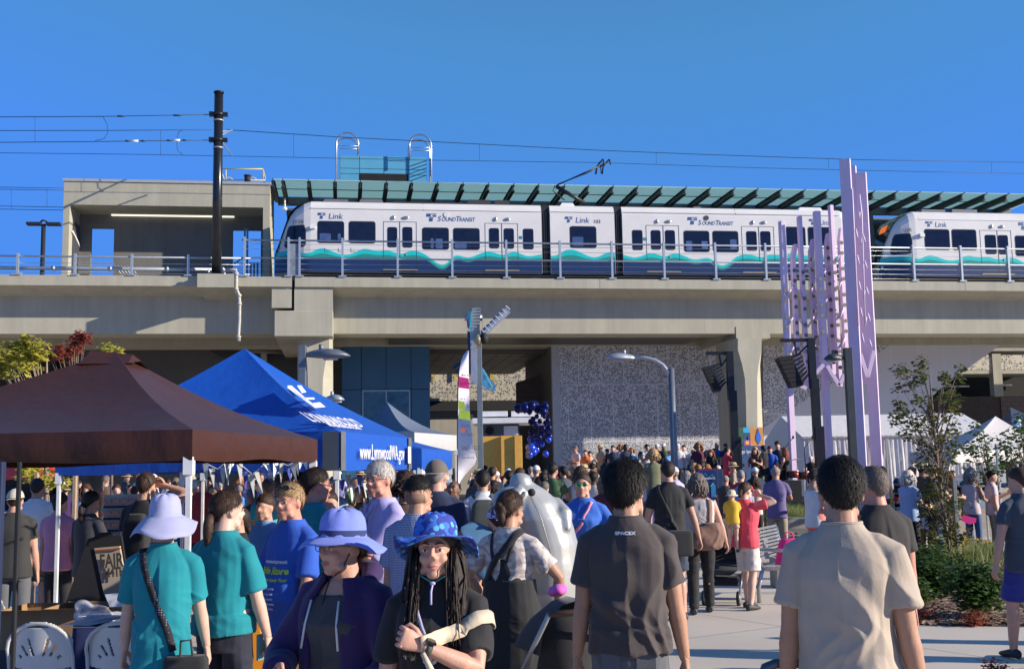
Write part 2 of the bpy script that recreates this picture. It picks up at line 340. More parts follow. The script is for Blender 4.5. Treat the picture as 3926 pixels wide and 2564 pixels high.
for pts in([(365,448),(395,448),(412,480),(413,510),(400,532),(365,540)],[(700,501),(685,505),(677,540),(680,575),(700,594)]):
    d=MB(VM); d.tube([(U(x,y,wv),wv,Z(x,y,wv)) for x,y in pts],.014,5); tag(d.build('jumper_cable',wm),['curved jumper cable bulging right, left part of the wires','curved jumper cable bulging left, near the black mast'][0 if pts[0][0]<500 else 1],'jumper cable')
insm=mat('insulator_white',(.75,.75,.73),.3)
for qi,(x0,x1,y,vv,mm) in enumerate(((500,530,541,mv,insm),(662,690,538,mv,insm),(480,495,541,mv,wm),(540,556,541,mv,wm),(640,655,539,mv,wm),(700,715,538,mv,wm),(450,478,446,mv,wm),(665,695,443,mv,wm))):
    d=MB(VM); d.tube([(U(x0,y,vv),vv,Z(x0,y,vv)),(U(x1,y,vv),vv,Z(x1,y,vv))],.05 if mm is insm else .04,8); tag(d.build('wire_insulator',mm),['left white rod in the lower anchor wire','right white rod in the lower anchor wire','dark sleeve left of the left white rod','dark sleeve right of the left white rod','dark sleeve left of the right white rod','dark sleeve right of the right white rod','dark turnbuckle in the topmost wire, left','dark turnbuckle in the topmost wire near the mast'][qi],'insulator','insulators on the anchor wires')
# ---------------------------------------------------------------- railing
rv=VF+.1
def railing(xs,top,bot,rails,wires_,label,x0,x1,posttop):
    t=thing('guard_railing',label,'railing',VM@Vector((U(xs[0],1050,rv),rv,zt)))
    uu=[U(x,1058,rv) for x in xs]; ztop=Z(1963,posttop,rv)
    for u in uu:
        d=MB(VM); d.box(u-.045,u+.045,rv-.06,rv+.06,zt,ztop); d.box(u-.05,u+.05,rv-.09,rv-.06,zt+.03,ztop-.02); d.build('post',galv,t)
        d=MB(VM); d.box(u-.18,u+.18,rv-.16,rv+.14,zt,zt+.06); d.build('base_plate',galv,t)
    ua,ub=x0,x1
    for z,r in rails: d=MB(VM); d.tube([(ua,rv,z),(ub,rv,z)],r,8); d.build('rail',galv,t)
    for z in wires_: d=MB(VM); d.tube([(ua,rv,z),(ub,rv,z)],.009,4); d.build('cable',steel,t)
    return t
xs=[1106,1148.5,1313,1525,1734,1942,2148,2347,2547,2744.5,2937,3127,3318,3504.6,3687,3868,4040]
H=Z(1963,926,rv)-zt
xa=U(952,1000,rv); xb=U(4080,1000,rv)
t=railing([937]+xs,0,0,[(zt+Z(1963,932,rv)-zt,.045),(Z(1963,998,rv),.04)],[zt+H*k for k in(.86,.72,.34,.2,.07)],'galvanised post and cable guard railing along the parapet in front of the train',xa-.3,xb,921)
d=MB(VM); u0,u1=U(1109,1000,rv),U(1146,1000,rv); d.box(u0,u1,rv-.03,rv,zt+.06,Z(1128,935,rv)); d.build('infill_plate',mat('zinc_plate',(.27,.29,.31),.5,.5,var=.35,scale=3),t)
H2=Z(500,980,rv)-zt
tl=railing([-130,66.7,287,505,722],0,0,[(Z(500,986,rv),.045)],[zt+H2*k for k in(.12,.6)],'lower galvanised guard railing left of the black mast',U(-200,1000,rv),U(960,1000,rv),0 or 1067-78)
# large pipe along the left parapet
zp=Z(500,1031,rv+.35)
pt=thing('service_pipe','long grey service pipe with flanges lying along the left parapet','pipe',VM@Vector((U(500,1030,rv),rv+.35,zp)))
d=MB(VM); d.tube([(U(-200,1030,rv+.35),rv+.35,zp),(U(895,1030,rv+.35),rv+.35,zp)],.085,12); d.build('pipe_run',galv,pt)
for x in(206,424,642,855): u=U(x,1030,rv+.35); d=MB(VM); d.tube([(u-.05,rv+.35,zp),(u+.05,rv+.35,zp)],.125,12); d.build('flange',galv,pt)
# white drain pipe
pv2=pv+.1
pp=[(866,1036),(905,1036),(906,1060),(905,1108),(916,1130),(918,1165),(917,1230),(913,1290),(917,1308)]
dp=thing('drain_pipe','white drain pipe running down the viaduct beside the mast corbel','pipe',at(905,1170,53))
d=MB(VM); d.tube([(U(x,y,pv2),pv2,Z(x,y,pv2)) for x,y in pp],.085,10); d.build('pipe_run',mat('drain_white',(.36,.345,.31),.5,var=.2,scale=5),dp)
for x,y in((905,1050),(905,1108),(916,1133),(917,1165),(914,1292)): d=MB(VM); d.tube([(U(x,y-5,pv2),pv2,Z(x,y-5,pv2)),(U(x,y+5,pv2),pv2,Z(x,y+5,pv2))],.12,10); d.build('coupling',mat('drain_white',(0,0,0)),dp)
# ---------------------------------------------------------------- concrete shelter on the platform
sv=3.0; sb=5.2
sh=thing('station_shelter','beige concrete portal shelter with open doorways, left of the train','shelter',VM@Vector((U(640,1060,sv),sv,zt)))
zT=Z(640,702,sv); zh=Z(640,790,sv); zd=zt-.6
A,B,C,D_=U(240,900,sv),U(264,900,sv),U(1008,900,sv),U(1034,900,sv)
d=MB(VM); d.box(A,D_,sv,sb+1.2,zh,zT); d.build('lintel',concrete,sh)
d=MB(VM); d.box(A,B,sv,sb+1.2,zd,zh-.001); d.build('side_wall',concrete,sh)
d=MB(VM); d.box(C,D_,sv,sb+1.2,zd,zh-.001); d.build('side_wall',concrete,sh)
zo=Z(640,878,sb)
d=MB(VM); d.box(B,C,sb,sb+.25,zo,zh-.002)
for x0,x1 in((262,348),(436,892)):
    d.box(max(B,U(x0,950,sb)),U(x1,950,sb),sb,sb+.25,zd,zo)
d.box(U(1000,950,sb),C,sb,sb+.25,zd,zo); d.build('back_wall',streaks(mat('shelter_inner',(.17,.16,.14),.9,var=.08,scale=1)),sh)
d=MB(VM); d.box(A-.06,D_+.06,sv-.06,sb+1.3,zT,Z(640,692,sv)); d.build('roof_fascia',mat('zinc_fascia',(.42,.42,.42),.5,.3,var=.05),sh)
lamp=mat('lit_tube',(1,.93,.75),.4,emit=.75,var=0)
d=MB(VM); u0,u1=U(428,824,sb-.05),U(898,824,sb-.05); z=Z(640,829,sb-.05); d.box(u0,u1,sb-.14,sb-.02,z-.02,z+.05); d.build('light_strip',lamp,sh)
d=MB(VM); d.bar((B+.06,sv+.5,Z(290,880,sv)),(B+.06,sb-.1,Z(290,915,sv)),.06,.12); d.build('light_tube',mat('tube_white',(.7,.7,.66),.3),sh)
d=MB(VM); d.box(B+.002,B+.05,sv+.7,sb-.15,zd,zo+.05); d.build('door',mat('door_dark',(.06,.06,.07),.4),sh)
# stair rails seen through the right opening
stm=mat('rail_steel',(.2,.22,.25),.4,.6)
st=thing('stair_railing','steel stair railings and posts inside the right opening of the shelter','railing',VM@Vector((U(950,1050,sb+.4),sb+.4,zd)))
for x,y0 in((938,878),(948,878),(1010,1000),(962,1010),(975,1010),(988,1010),(1025,960)):
    d=MB(VM); d.box(U(x,1000,sb-.6)-.05,U(x,1000,sb-.6)+.05,sb-.7,sb-.6,zd,Z(x,y0,sb-.6)); d.build('post',stm,st)
for k in range(6):
    z=Z(950,1008+k*8,sb-.8); d=MB(VM); d.box(U(855,1000,sb-.8),U(1035,1000,sb-.8),sb-.82,sb-.78,z,z+.03); d.build('rail',stm,st)
d=MB(VM); d.tube([(U(862,1035,sb-.9),sb-.9,Z(862,1035,sb-.9)),(U(922,995,sb-.9),sb-.9,Z(922,995,sb-.9)),(U(960,992,sb-.9),sb-.9,Z(960,992,sb-.9))],.04,6); d.build('handrail',stm,st)
st2=thing('stair_railing','low steel stair rails crossing the left opening of the shelter','railing',VM@Vector((U(400,1050,sb-.5),sb-.5,zd)))
for k in range(5):
    z=Z(380,1008+k*9,sb-.6); d=MB(VM); d.box(U(300,1000,sb-.6),U(440,1000,sb-.6),sb-.62,sb-.58,z,z+.025); d.build('rail',galv,st2)
for k in range(6):
    d=MB(VM); d.tube([(U(436+k*12,1010,sb-.6),sb-.6,Z(436+k*12,1012,sb-.6)),(U(470+k*12,1058,sb-.6),sb-.6,Z(470+k*12,1058,sb-.6))],.02,5); d.build('rail',galv,st2)
# yellow roof guard and black vent
yel=mat('yellow_paint',(.62,.50,.06),.5,var=.1)
yg=thing('roof_guard_rail','yellow tubular guard rail on the roof of the concrete shelter','guard rail',VM@Vector((U(930,690,sv+1),sv+1,zT)))
def yl(pts,nm='rail',v=None):
    d=MB(VM); d.tube([(U(x,y,sv+1),sv+1,Z(x,y,sv+1)) for x,y in pts],.03,6); d.build(nm,yel,yg)
yl([(848,649),(1007,648)]); yl([(848,691),(1018,691)]); yl([(866,650),(866,691)],'post'); yl([(1009,649),(1009,691)],'post'); yl([(848,655),(860,692)],'brace'); yl([(1009,650),(1018,690)],'brace')
for cx in(878,970): yl([(cx-13,691),(cx-11,685),(cx-5,681),(cx+3,681),(cx+10,686),(cx+13,691)],'foot_hoop')
d=MB(VM); u=U(949,680,sv+.8); d.tube([(u,sv+.8,Z(949,700,sv+.8)),(u,sv+.8,Z(949,676,sv+.8))],.16,12); d.tube([(u,sv+.8,Z(949,676,sv+.8)),(u,sv+.8,Z(949,672,sv+.8))],.19,12); tag(d.build('roof_vent',matte_black),'stubby black vent pipe on the shelter roof','vent')
# ---------------------------------------------------------------- glass canopy
gla=mat('canopy_glass',(.36,.55,.50),.25,var=.06,scale=1.2,spec=.6)
cv=3.0; ce=6.65; cz=Z(1963,706,cv)
cn=thing('platform_canopy','long green glass platform canopy on dark steel beams above the train','canopy',VM@Vector((0,cv,cz)))
# glass rises gently toward the rear
def cg(u,v): return (u,v,cz)
u0,u1=U(1050,700,cv),U(4020,760,cv)
d=MB(VM); d.add([cg(u0,cv),cg(u1,cv),cg(u1,ce),cg(u0,ce)],[(0,1,2,3)]); d.add([(x,y,z+.03) for x,y,z in(cg(u0,cv),cg(u1,cv),cg(u1,ce),cg(u0,ce))],[(3,2,1,0)])
gm=bpy.data.materials.new('canopy_glass_lit'); gm.use_nodes=True; n=gm.node_tree.nodes; l=gm.node_tree.links
b_=n['Principled BSDF']; b_.inputs['Base Color'].default_value=(.40,.56,.53,1); b_.inputs['Roughness'].default_value=.35
tr=n.new('ShaderNodeBsdfTranslucent'); tr.inputs[0].default_value=(.58,.78,.75,1); ms=n.new('ShaderNodeMixShader'); ms.inputs[0].default_value=.75
l.new(b_.outputs[0],ms.inputs[1]); l.new(tr.outputs[0],ms.inputs[2]); l.new(ms.outputs[0],n['Material Output'].inputs[0])
d.build('glass_roof',gm,cn)
bxs=[1047,1085,1184,1284,1382,1481,1578,1676.5,1773.5,1870.6,1967.6,2062.6,2161.8,2253,2347,2440.8,2533,2625.6,2718,2810.5,2899.6,2990,3079.4,3167.6,3256,3345,3432,3519,3603.6,3688,3774,3858,3944]
bm_=mat('beam_dark',(.035,.04,.04),.5,.2,var=.1)
for x in bxs:
    y=700+ (x-1047)*.0205; u=U(x,y,cv+.12)
    d=MB(VM); d.box(u-.02,u+.02,cv-.25,ce,cz-.04,cz-.008); d.box(u-.10,u+.10,cv+.1,ce,cz-.06,cz-.04); d.box(u-.03,u+.03,cv+.1,ce,cz-.32,cz-.06); d.box(u-.10,u+.10,cv+.1,ce,cz-.35,cz-.32); d.build('beam',bm_,cn)
for vv in(cv+1.9,):
    d=MB(VM); d.box(u0,u1,vv,vv+.03,cz-.035,cz+.01); d.build('glazing_bar',bm_,cn)
grey_st=mat('steel_grey',(.13,.14,.14),.5,.2,var=.1)
d=MB(VM); d.box(u0,u1,ce,ce+.3,cz-.45,cz-.02); d.build('edge_beam',grey_st,cn)
for x in(1180,1600,2050,2500,2950,3330,3700):
    u=U(x,800,ce+.3); d=MB(VM); d.box(u-.12,u+.12,ce+.02,ce+.3,zt-.3,cz-.45); d.build('post',grey_st,cn)
# station screen behind the platform
u0s=0
sc=thing('platform_screen','dark steel and timber platform screen behind the trains','screen',VM@Vector((0,ce+1,zt)))
d=MB(VM); d.box(U(1100,900,ce+1.5),u1,ce+1.5,ce+1.6,zt-.3,cz-.8); d.build('panel',mat('screen_brown',(.09,.055,.025),.7,var=.3,scale=.3),sc)
d=MB(VM); d.box(U(1100,900,ce+1.5),u1,ce+.9,ce+1.5,cz-.8,cz-.45); d.build('header',grey_st,sc)
pl=thing('station_platform','concrete station platform between the tracks, behind the trains','platform',VM@Vector((0,3.2,zt)))
d=MB(VM); d.box(UL,UR,3.1,8.3,zt-.34,zt-.3+.35); d.build('slab',concrete_dk,pl)
cam_=thing('security_camera','white dome camera hanging under the canopy by the train nose','camera',VM@Vector((U(1092,770,4),4,cz-1)))
d=MB(VM); d.tube([(U(1092,760,4),4,Z(1092,762,4)),(U(1092,760,4),4,Z(1092,796,4))],.05,8); d.build('stem',insm,cam_); d=MB(VM); d.ell((U(1092,800,4),4,Z(1092,801,4)),(.13,.13,.11)); d.build('dome',insm,cam_)
# ---------------------------------------------------------------- blue lift tower
tv=7.2
lt=thing('lift_tower','pale blue panelled lift tower with black louvre above the canopy','tower',VM@Vector((U(1468,650,tv),tv,cz)))
x0,x1=U(1303,650,tv),U(1635,650,tv); z1=Z(1468,600,tv); z0=cz-2
d=MB(VM); d.box(x0,x1,tv,tv+3,z0,z1); d.build('cladding',mat('tower_core',(.05,.15,.22),.4),lt)
bl=mat('tower_blue',(.10,.34,.50),.35,var=.06,scale=.8)
cols=[1303,1378.5,1471.5,1564.5,1635]; rws=[600,649.5,668,706]
for i in range(4):
    for j,(ya,yb) in enumerate(((600,649.5),(649.5,670),(670,720))):
        if j>0 and i in(1,2) and j==2: continue
        ua,ub=U(cols[i],650,tv-.05)+.015,U(cols[i+1],650,tv-.05)-.015
        d=MB(VM); d.box(ua,ub,tv-.06,tv,Z(1468,yb,tv)+.015,Z(1468,ya,tv)-.015); d.build('panel',bl,lt)
d=MB(VM)
for k in range(7): z=Z(1468,671+k*5.4,tv); d.bar((U(1380,690,tv),tv-.06,z),(U(1563,690,tv),tv-.06,z),.05,.12)
d.build('louvre',matte_black,lt)
d=MB(VM); d.box(U(1378,690,tv),U(1565,690,tv),tv-.02,tv-.001,Z(1468,712,tv),Z(1468,669,tv)); d.build('louvre_back',matte_black,lt)
for xl,xr in((1290,1373),(1568,1650)):
    t=thing('roof_ladder','hooped steel roof ladder rising %s of the blue tower'%('left' if xl<1400 else 'right'),'ladder',VM@Vector((U(xl,700,tv-.4),tv-.4,cz)))
    for vv in(tv-.6,tv+.4):
        pts=[]; ua,ub=U(xl,600,tv),U(xr,600,tv); r=(ub-ua)/2; zc=Z(1330,521,tv)-r; xo=xl if xl<1400 else xr
        base_l=z0 if xl<1400 else zc-.9*1.0; base_r=zc-.6 if xl<1400 else z0
        pts.append((ua,vv,base_l)); 
        for k in range(13): a=PI-PI*k/12; pts.append(((ua+ub)/2+r*math.cos(a),vv,zc+r*math.sin(a)))
        pts.append((ub,vv,base_r))
        d=MB(VM); d.tube(pts,.045,8); d.build('hoop',steel,t)
    for py in(571,582): z=Z(1330,py,tv); d=MB(VM); d.tube([(ua,tv-.6,z),(ub,tv-.6,z)],.02,6); d.build('rung',steel,t)
    for k in range(5):
        z=Z(1330,605+k*14,tv); u=ua if xl<1400 else ub; d=MB(VM); d.bar((u,tv-.6,z),(u,tv+.4,z),.05,.05); d.build('rung',grey_st,t)
# far lamp on the left
pp=VM@Vector((U(161,1000,14),14,0)); fl=thing('street_lamp','slim black twin head lamp behind the viaduct at far left','street lamp',pp)
d=MB(VM); u=U(163,1000,14); zf=Z(160,860,14); d.tube([(u,14,0),(u,14,zf)],.13,8); d.build('pole',matte_black,fl)
for s in(-1,1): d=MB(VM); d.box(u+s*.15,u+s*.95,13.8,14.3,zf-.05,zf+.1); d.build('lamp_head',matte_black,fl)
d=MB(VM); d.tube([(u-.2,14,zf+.1),(u-.05,14,zf+.25),(u+.2,14,zf+.15)],.06,6); d.build('bracket',matte_black,fl)
# ================================================================ TRAINS
glass_dk=mat('train_glass',(.008,.010,.026),.12,spec=.5,var=.3,scale=2.5)
navy=mat('train_navy',(.012,.03,.10),.35,var=.05,scale=2,coat=.3)
cyan=mat('train_cyan',(.01,.50,.50),.35,var=.04,scale=2,coat=.3)
green=mat('train_green',(.03,.22,.19),.35,var=.04,scale=2,coat=.3)
tr_white=mat('train_white',(.66,.64,.62),.38,var=.05,scale=.8,coat=.2)
seam=mat('seam_dark',(.03,.03,.035),.6,var=0)
logo_b=mat('logo_blue',(.02,.085,.25),.5,var=0)
logo_g=mat('number_grey',(.03,.05,.10),.5,var=0)
see=mat('painted_sky_view',(.06,.10,.24),.3,var=.4,scale=3)  # blue of the sky seen through the car, painted on as flat colour
amber=mat('amber_display',(.9,.18,.03),.5,emit=.5,var=.9,scale=25)
bellm=mat('bellows_black',(.012,.012,.012),.5,var=.2); gold=mat('door_step',(.45,.35,.16),.4,.4)
zbt=Z(1963,1047,0); W=2.65
def car_profile(pts,flip=None):
    return [UZ(x,y,0) for x,y in pts]
nose=[(1191,765),(1165,774),(1132,793),(1112,815),(1097,845),(1079,892),(1068,924),(1056,953),(1050,983),(1048,1009)]
NP=[UZ(x,y,0) for x,y in nose]; u0n=NP[0][0]; NPd=[(u0n-u,z) for u,z in NP]     # (distance ahead of roof start, top z)
zroof=NP[0][1]; NL=NPd[-1][0]
def offs(d): return .90*max(0,d/NL)**1.9
def section(zt_,o,zs=None):
    zs=min(Z(1963,810,0),zt_-.5); zs=max(zs,zbt+.1); h=zt_-zs
    P=[(o,zbt),(o,zs),(o+.07,zs+h*.45),(o+.2,zs+h*.85),(o+.42,zt_),(W/2,zt_+.03)]
    return P+[(W-a,b) for a,b in P[::-1][1:]]
def shell(u_a,u_b,name,par,noseL=False,noseR=False,curve=None):
    b=MB(VM); b.smooth=True; rings=[]
    if noseL:
        for d,z in NPd[::-1]: rings.append([Vector((u_a+NL-d,y,zz)) for y,zz in section(min(z,zroof)-.0,offs(d))])
    else: rings.append([Vector((u_a,y,zz)) for y,zz in section(zroof,0)])
    if noseR:
        for d,z in NPd: rings.append([Vector((u_b-NL+d,y,zz)) for y,zz in section(min(z,zroof),offs(d))])
    else: rings.append([Vector((u_b,y,zz)) for y,zz in section(zroof,0)])
    b.loft(rings,smooth=False)
    def off(u):
        if noseL and u<u_a+NL: return offs(u_a+NL-u)
        if noseR and u>u_b-NL: return offs(u-(u_b-NL))
        return 0
    if curve:
        us=[u for u,_ in curve]; zs=[z for _,z in curve]; N=int((u_b-u_a)/.12); ZB=Z(1963,990,0)
        G=np.linspace(u_a+.01,u_b-.01,N); yc=np.interp(G,us,zs)
        px=1/78.; ZB=Z(1963,997,0); gr=yc-np.maximum(10*px,.40*(yc-ZB)+4*px); nv=gr-np.maximum(9*px,.44*(yc-ZB))
        for mi,(A,Bq) in ((1,(yc,gr)),(2,(gr,nv)),(3,(nv,np.full(N,zbt)))):
            b.cur=mi
            for i in range(N-1):
                u,u2=G[i],G[i+1]
                b.sheet([(u,off(u)-.004,Bq[i]),(u2,off(u2)-.004,Bq[i+1]),(u2,off(u2)-.004,A[i+1]),(u,off(u)-.004,A[i])])
        b.cur=0
    return b.build(name,[tr_white,cyan,green,navy],par),off
def poly_part(name,pts,m,par,off,eps=.008,lab=None):
    b=MB(VM); n=len(pts)
    b.add([(u,off(u)-eps,z) for u,z in pts]+[(u,off(u)+.02,z) for u,z in pts],[tuple(range(n))[::-1]]+[(i,(i+1)%n,(i+1)%n+n,i+n) for i in range(n)]); 
    return b.build(name,m,par)
def pxr(x0,y0,x1,y1): 
    u0,z0=UZ(x0,y1,0); u1,z1=UZ(x1,y0,0); return u0,u1,z0,z1
def window(par,off,x0,y0,x1,y1,r=.13,patch=None):
    u0,u1,z0,z1=pxr(x0,y0,x1,y1)
    w=poly_part('window',rrect(u0,u1,z0,z1,r),seam,par,off,.010)
    g=poly_part('pane',rrect(u0+.035,u1-.035,z0+.035,z1-.035,r*.8),glass_dk,w,off,.016)
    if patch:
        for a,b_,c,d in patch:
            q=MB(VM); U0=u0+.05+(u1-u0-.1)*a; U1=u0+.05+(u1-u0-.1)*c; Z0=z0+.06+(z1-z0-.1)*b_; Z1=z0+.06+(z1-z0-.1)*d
            poly_part('painted_sky_patch',rrect(U0,U1,Z0,Z1,.04),see,w,off,.018)  # painted patch standing for sky light through the opposite windows
    return w
def door(par,off,x0,y0,x1,y1,xc,panes):
    u0,u1,z0,z1=pxr(x0,y0,x1,y1); uc=U(xc,y0,0); b=MB(VM); t=.013
    for a,c in((u0,u0+t),(uc-t,uc+t),(u1-t,u1)): b.box(a,c,-.012,.01,z0,z1)
    b.box(u0,u1,-.011,.01,z1-t*1.4,z1); d=b.build('door',seam,par)
    b=MB(VM); b.box(u0-.03,u1+.03,-.06,.01,z0-.03,z0+.015); b.build('step',gold,d)
    for p in panes: 
        v=rrect(*pxr(*p),.1); g=poly_part('pane',v,glass_dk,d,off,.014)
    for k in(-.3,.3):
        b=MB(VM); b.ell((uc+k+.0,-.03,z1+.2),(.07 if k<0 else .16,.05,.11 if k<0 else .08)); b.build('door_signal',steel,d)
    b=MB(VM); b.ell((uc+.28,-.01,z0+.75),(.05,.03,.05)); b.build('push_button',mat('red_button',(.3,.08,.06),.4),d)
    return d
def ts_logo(par,x0,y0,x1,y1):
    u0,u1,z0,z1=pxr(x0,y0,x1,y1); w=u1-u0; h=z1-z0; e=-.009
    b=MB(VM)
    def q(*p): b.sheet([(u0+x*w,e,z0+y*h) for x,y in p])
    q((.02,.58),(.42,.58),(.46,1),(.06,1)); q((.58,.58),(.98,.58),(1,.80),(.62,.80)); q((.5,.88),(1,.88),(1,1),(.5,1)); q((.28,0),(.62,0),(.70,.50),(.34,.50))
    b.build('logo_mark',logo_b,par)
    b=MB(VM); z=e-.003
    pts=[(.62,.86),(.50,.86),(.44,.80),(.46,.70),(.58,.64),(.60,.55),(.52,.48),(.38,.48)]
    b.tube([(u0+x*w,z,z0+y*h) for x,y in pts],.035*h,5); b.build('logo_swirl',tr_white,par)
def train_things(uA,uB,lab): return thing('light_rail_train',lab,'train',VM@Vector(((uA+uB)/2,1.3,zt)))
# ---- car 103
c1=lambda x,y:(1000+x/3.4,680+y/3.4); c2=lambda x,y:(1650+x/3.4,680+y/3.4); c3=lambda x,y:(2300+x/2.38,700+y/2.38); c4=lambda x,y:(2800+x/2.072,550+y/2.072)
cur=[c1(*p) for p in[(150,960),(190,945),(340,932),(520,980),(600,995),(650,985),(720,940),(795,918),(860,930),(950,975),(1040,1005),(1120,1012),(1200,995),(1300,940),(1360,924),(1430,945),(1520,965),(1600,955),(1670,953),(1740,975),(1800,1005),(1850,1000),(1920,960),(2000,955),(2080,970),(2170,1020)]]
cur+=[c2(*p) for p in[(0,1050),(100,1130),(180,1150),(230,1110),(290,1030),(330,1010),(390,1018),(450,1045),(530,1045),(620,1005),(700,975),(780,965),(850,985),(920,1015),(980,1005),(1040,975),(1100,967),(1160,985),(1230,1025),(1310,1032),(1400,1012),(1460,1000),(1580,1025),(1660,1020),(1730,960),(1810,935),(1890,945),(1980,990),(2060,1030),(2150,1048),(2220,1025),(2290,980),(2350,972)]]
cur+=[c3(*p) for p in[(220,660),(310,688),(380,672),(440,645),(490,642),(550,665),(600,680),(650,650),(710,645),(770,670),(850,705),(910,700),(980,682),(1030,705),(1090,760),(1140,755),(1190,725),(1240,680),(1300,655),(1380,655),(1430,675),(1480,685),(1530,660),(1600,655),(1660,665),(1740,640),(1800,650),(1880,670),(2000,650),(2200,680)]]
CU=[UZ(x,y,0) for x,y in cur]
# smooth the curve
uu=np.linspace(CU[0][0],CU[-1][0],700); zz=np.interp(uu,[a for a,_ in CU],[b for _,b in CU]); k_=np.hanning(17); k_/=k_.sum(); zz=np.convolve(np.pad(zz,8,mode='edge'),k_,'valid'); CU=list(zip(uu,zz))
uN=U(1048,1009,0); uE=U(3222,800,0)+NL
T1=train_things(uN,uE,'white articulated tram with teal waves, number 103B on its sloping nose')
bA,oA=shell(uN,U(2077,900,0),'front_section',T1,noseL=True,curve=CU)
bM,oM=shell(U(2110,900,0),U(2357,900,0),'middle_section',T1,curve=CU)
bC,oC=shell(U(2387,900,0),uE,'rear_section',T1,noseR=True,curve=CU)
for x0,x1 in((2077,2110),(2357,2387)):
    b=MB(VM); a,c=U(x0,900,0),U(x1,900,0); n=8
    for i in range(n): 
        ua=a+(c-a)*(i+.08)/n; ub=a+(c-a)*(i+.92)/n; b.box(ua,ub,.08+.05*(i%2),W-.08,zbt,zroof-.1-.35*(1 if 1 else 0))
    b.box(a-.01,c+.01,.2,W-.2,zbt,zroof-.05); b.build('bellows',bellm,T1)
def seams(par,x0,x1,ya,yb,xs=()):
    b=MB(VM); u0,z0=UZ(x0,ya,0); u1,z1=UZ(x1,yb,0); b.box(u0,u1,-.006,.01,(z0+z1)/2-.008,(z0+z1)/2+.008)
    for x in xs: u=U(x,ya,0); b.add([(u-.01,-.006,z0),(u+.01,-.006,z0),(u+.01,.19,zroof-.08),(u-.01,.19,zroof-.08)],[(0,1,2,3)])
    b.build('seam_line',seam,par)
seams(T1,1191,2077,801,811,(1191,1623)); seams(T1,2110,2357,812,817); seams(T1,2387,3215,816,826,(2821,))
# cab windows
def strip_poly(b,Q,off,e,n=14):
    us=[p[0] for p in Q]; u0_,u1_=min(us),max(us); prev=None
    for i in range(n+1):
        u=u0_+(u1_-u0_)*min(max(i/n,.002),.998); zs=[]
        for k in range(len(Q)):
            (a,za),(c,zc)=Q[k],Q[(k+1)%len(Q)]
            if (a-u)*(c-u)<=0 and abs(a-c)>1e-9: zs.append(za+(zc-za)*(u-a)/(c-a))
        cur_=(u,min(zs),max(zs))
        if prev: b.add([(prev[0],off(prev[0])-e,prev[1]),(u,off(u)-e,cur_[1]),(u,off(u)-e,cur_[2]),(prev[0],off(prev[0])-e,prev[2])],[(0,1,2,3)])
        prev=cur_
cabw=[(1108,862),(1164,861),(1171,865),(1173,872),(1173,936),(1170,943),(1164,946),(1095,946),(1088,941),(1087,934),(1102,868)]
def cab(par,off,pts,mir=None):
    P=[UZ(x,y,0) for x,y in pts]
    if mir is not None: P=[(mir-(u-uN),z) for u,z in P][::-1]
    n=len(P); cu_=sum(p[0] for p in P)/n; cz_=sum(p[1] for p in P)/n
    b=MB(VM)
    for s,e,mi in((1,.012,0),(.9,.02,1)):
        b.cur=mi; Q=[(cu_+(u-cu_)*s,cz_+(z-cz_)*s) for u,z in P]
        strip_poly(b,Q,off,e+.012)
    return b.build('cab_window',[seam,glass_dk],par)
cab(T1,oA,cabw); cab(T1,oC,cabw,uE)
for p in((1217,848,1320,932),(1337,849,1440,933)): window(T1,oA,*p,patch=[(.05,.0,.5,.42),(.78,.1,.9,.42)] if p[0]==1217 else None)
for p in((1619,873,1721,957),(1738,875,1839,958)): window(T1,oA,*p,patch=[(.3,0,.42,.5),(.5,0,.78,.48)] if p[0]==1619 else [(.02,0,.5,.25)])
window(T1,oA,2006,877,2045,956,.1)
door(T1,oA,1471,851,1597,1034,1533,[(1486,871,1523,948),(1544,871,1581,949)])
door(T1,oA,1862,857,1985,1036,1923.5,[(1876.5,875,1913,952),(1933,876,1970,953)])
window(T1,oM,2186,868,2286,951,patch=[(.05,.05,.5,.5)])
window(T1,oC,2425,882,2463,959,.1)
door(T1,oC,2482,865,2602,1041,2542,[(2497.5,883,2532,957),(2552,883,2587,958)])
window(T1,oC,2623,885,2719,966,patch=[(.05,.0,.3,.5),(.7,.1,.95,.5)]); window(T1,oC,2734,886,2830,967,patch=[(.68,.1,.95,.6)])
door(T1,oC,2850,869,2966,1044,2908,[(2864,887,2900,961),(2918,887,2953,962)])
window(T1,oC,3012,870,3087,950); window(T1,oC,3100,871,3196,952)
# bicycle sign, round covers, side camera
bs=mat('bike_sign',(.02,.22,.30),.5)
poly_part('bicycle_sign',rrect(*pxr(1990,905,2002,917),.02),bs,T1,oA,.01); poly_part('bicycle_sign',rrect(*pxr(2466.5,911,2480,923),.02),bs,T1,oC,.01)
for x,y,m_ in((1711,823,tr_white),(2708,836,seam)): u,z=UZ(x,y,0); b=MB(VM); b.tube([(u,-.03,z),(u,.01,z)],.13,16); b.build('round_cover',m_,T1)
b=MB(VM); u,z=UZ(1200,873,0); b.box(u-.14,u+.12,-.14,.0,z-.07,z+.07); b.build('side_camera',insm,T1)
for x in(1244,1259+38,1345): 
    b=MB(VM); u,z=UZ(x,958,0); b.box(u,u+.02,-.008,.01,z-.09,z+.09); b.box(u,u+.22,-.008,.01,z-.1,z-.08); b.build('hatch_line',seam,T1)
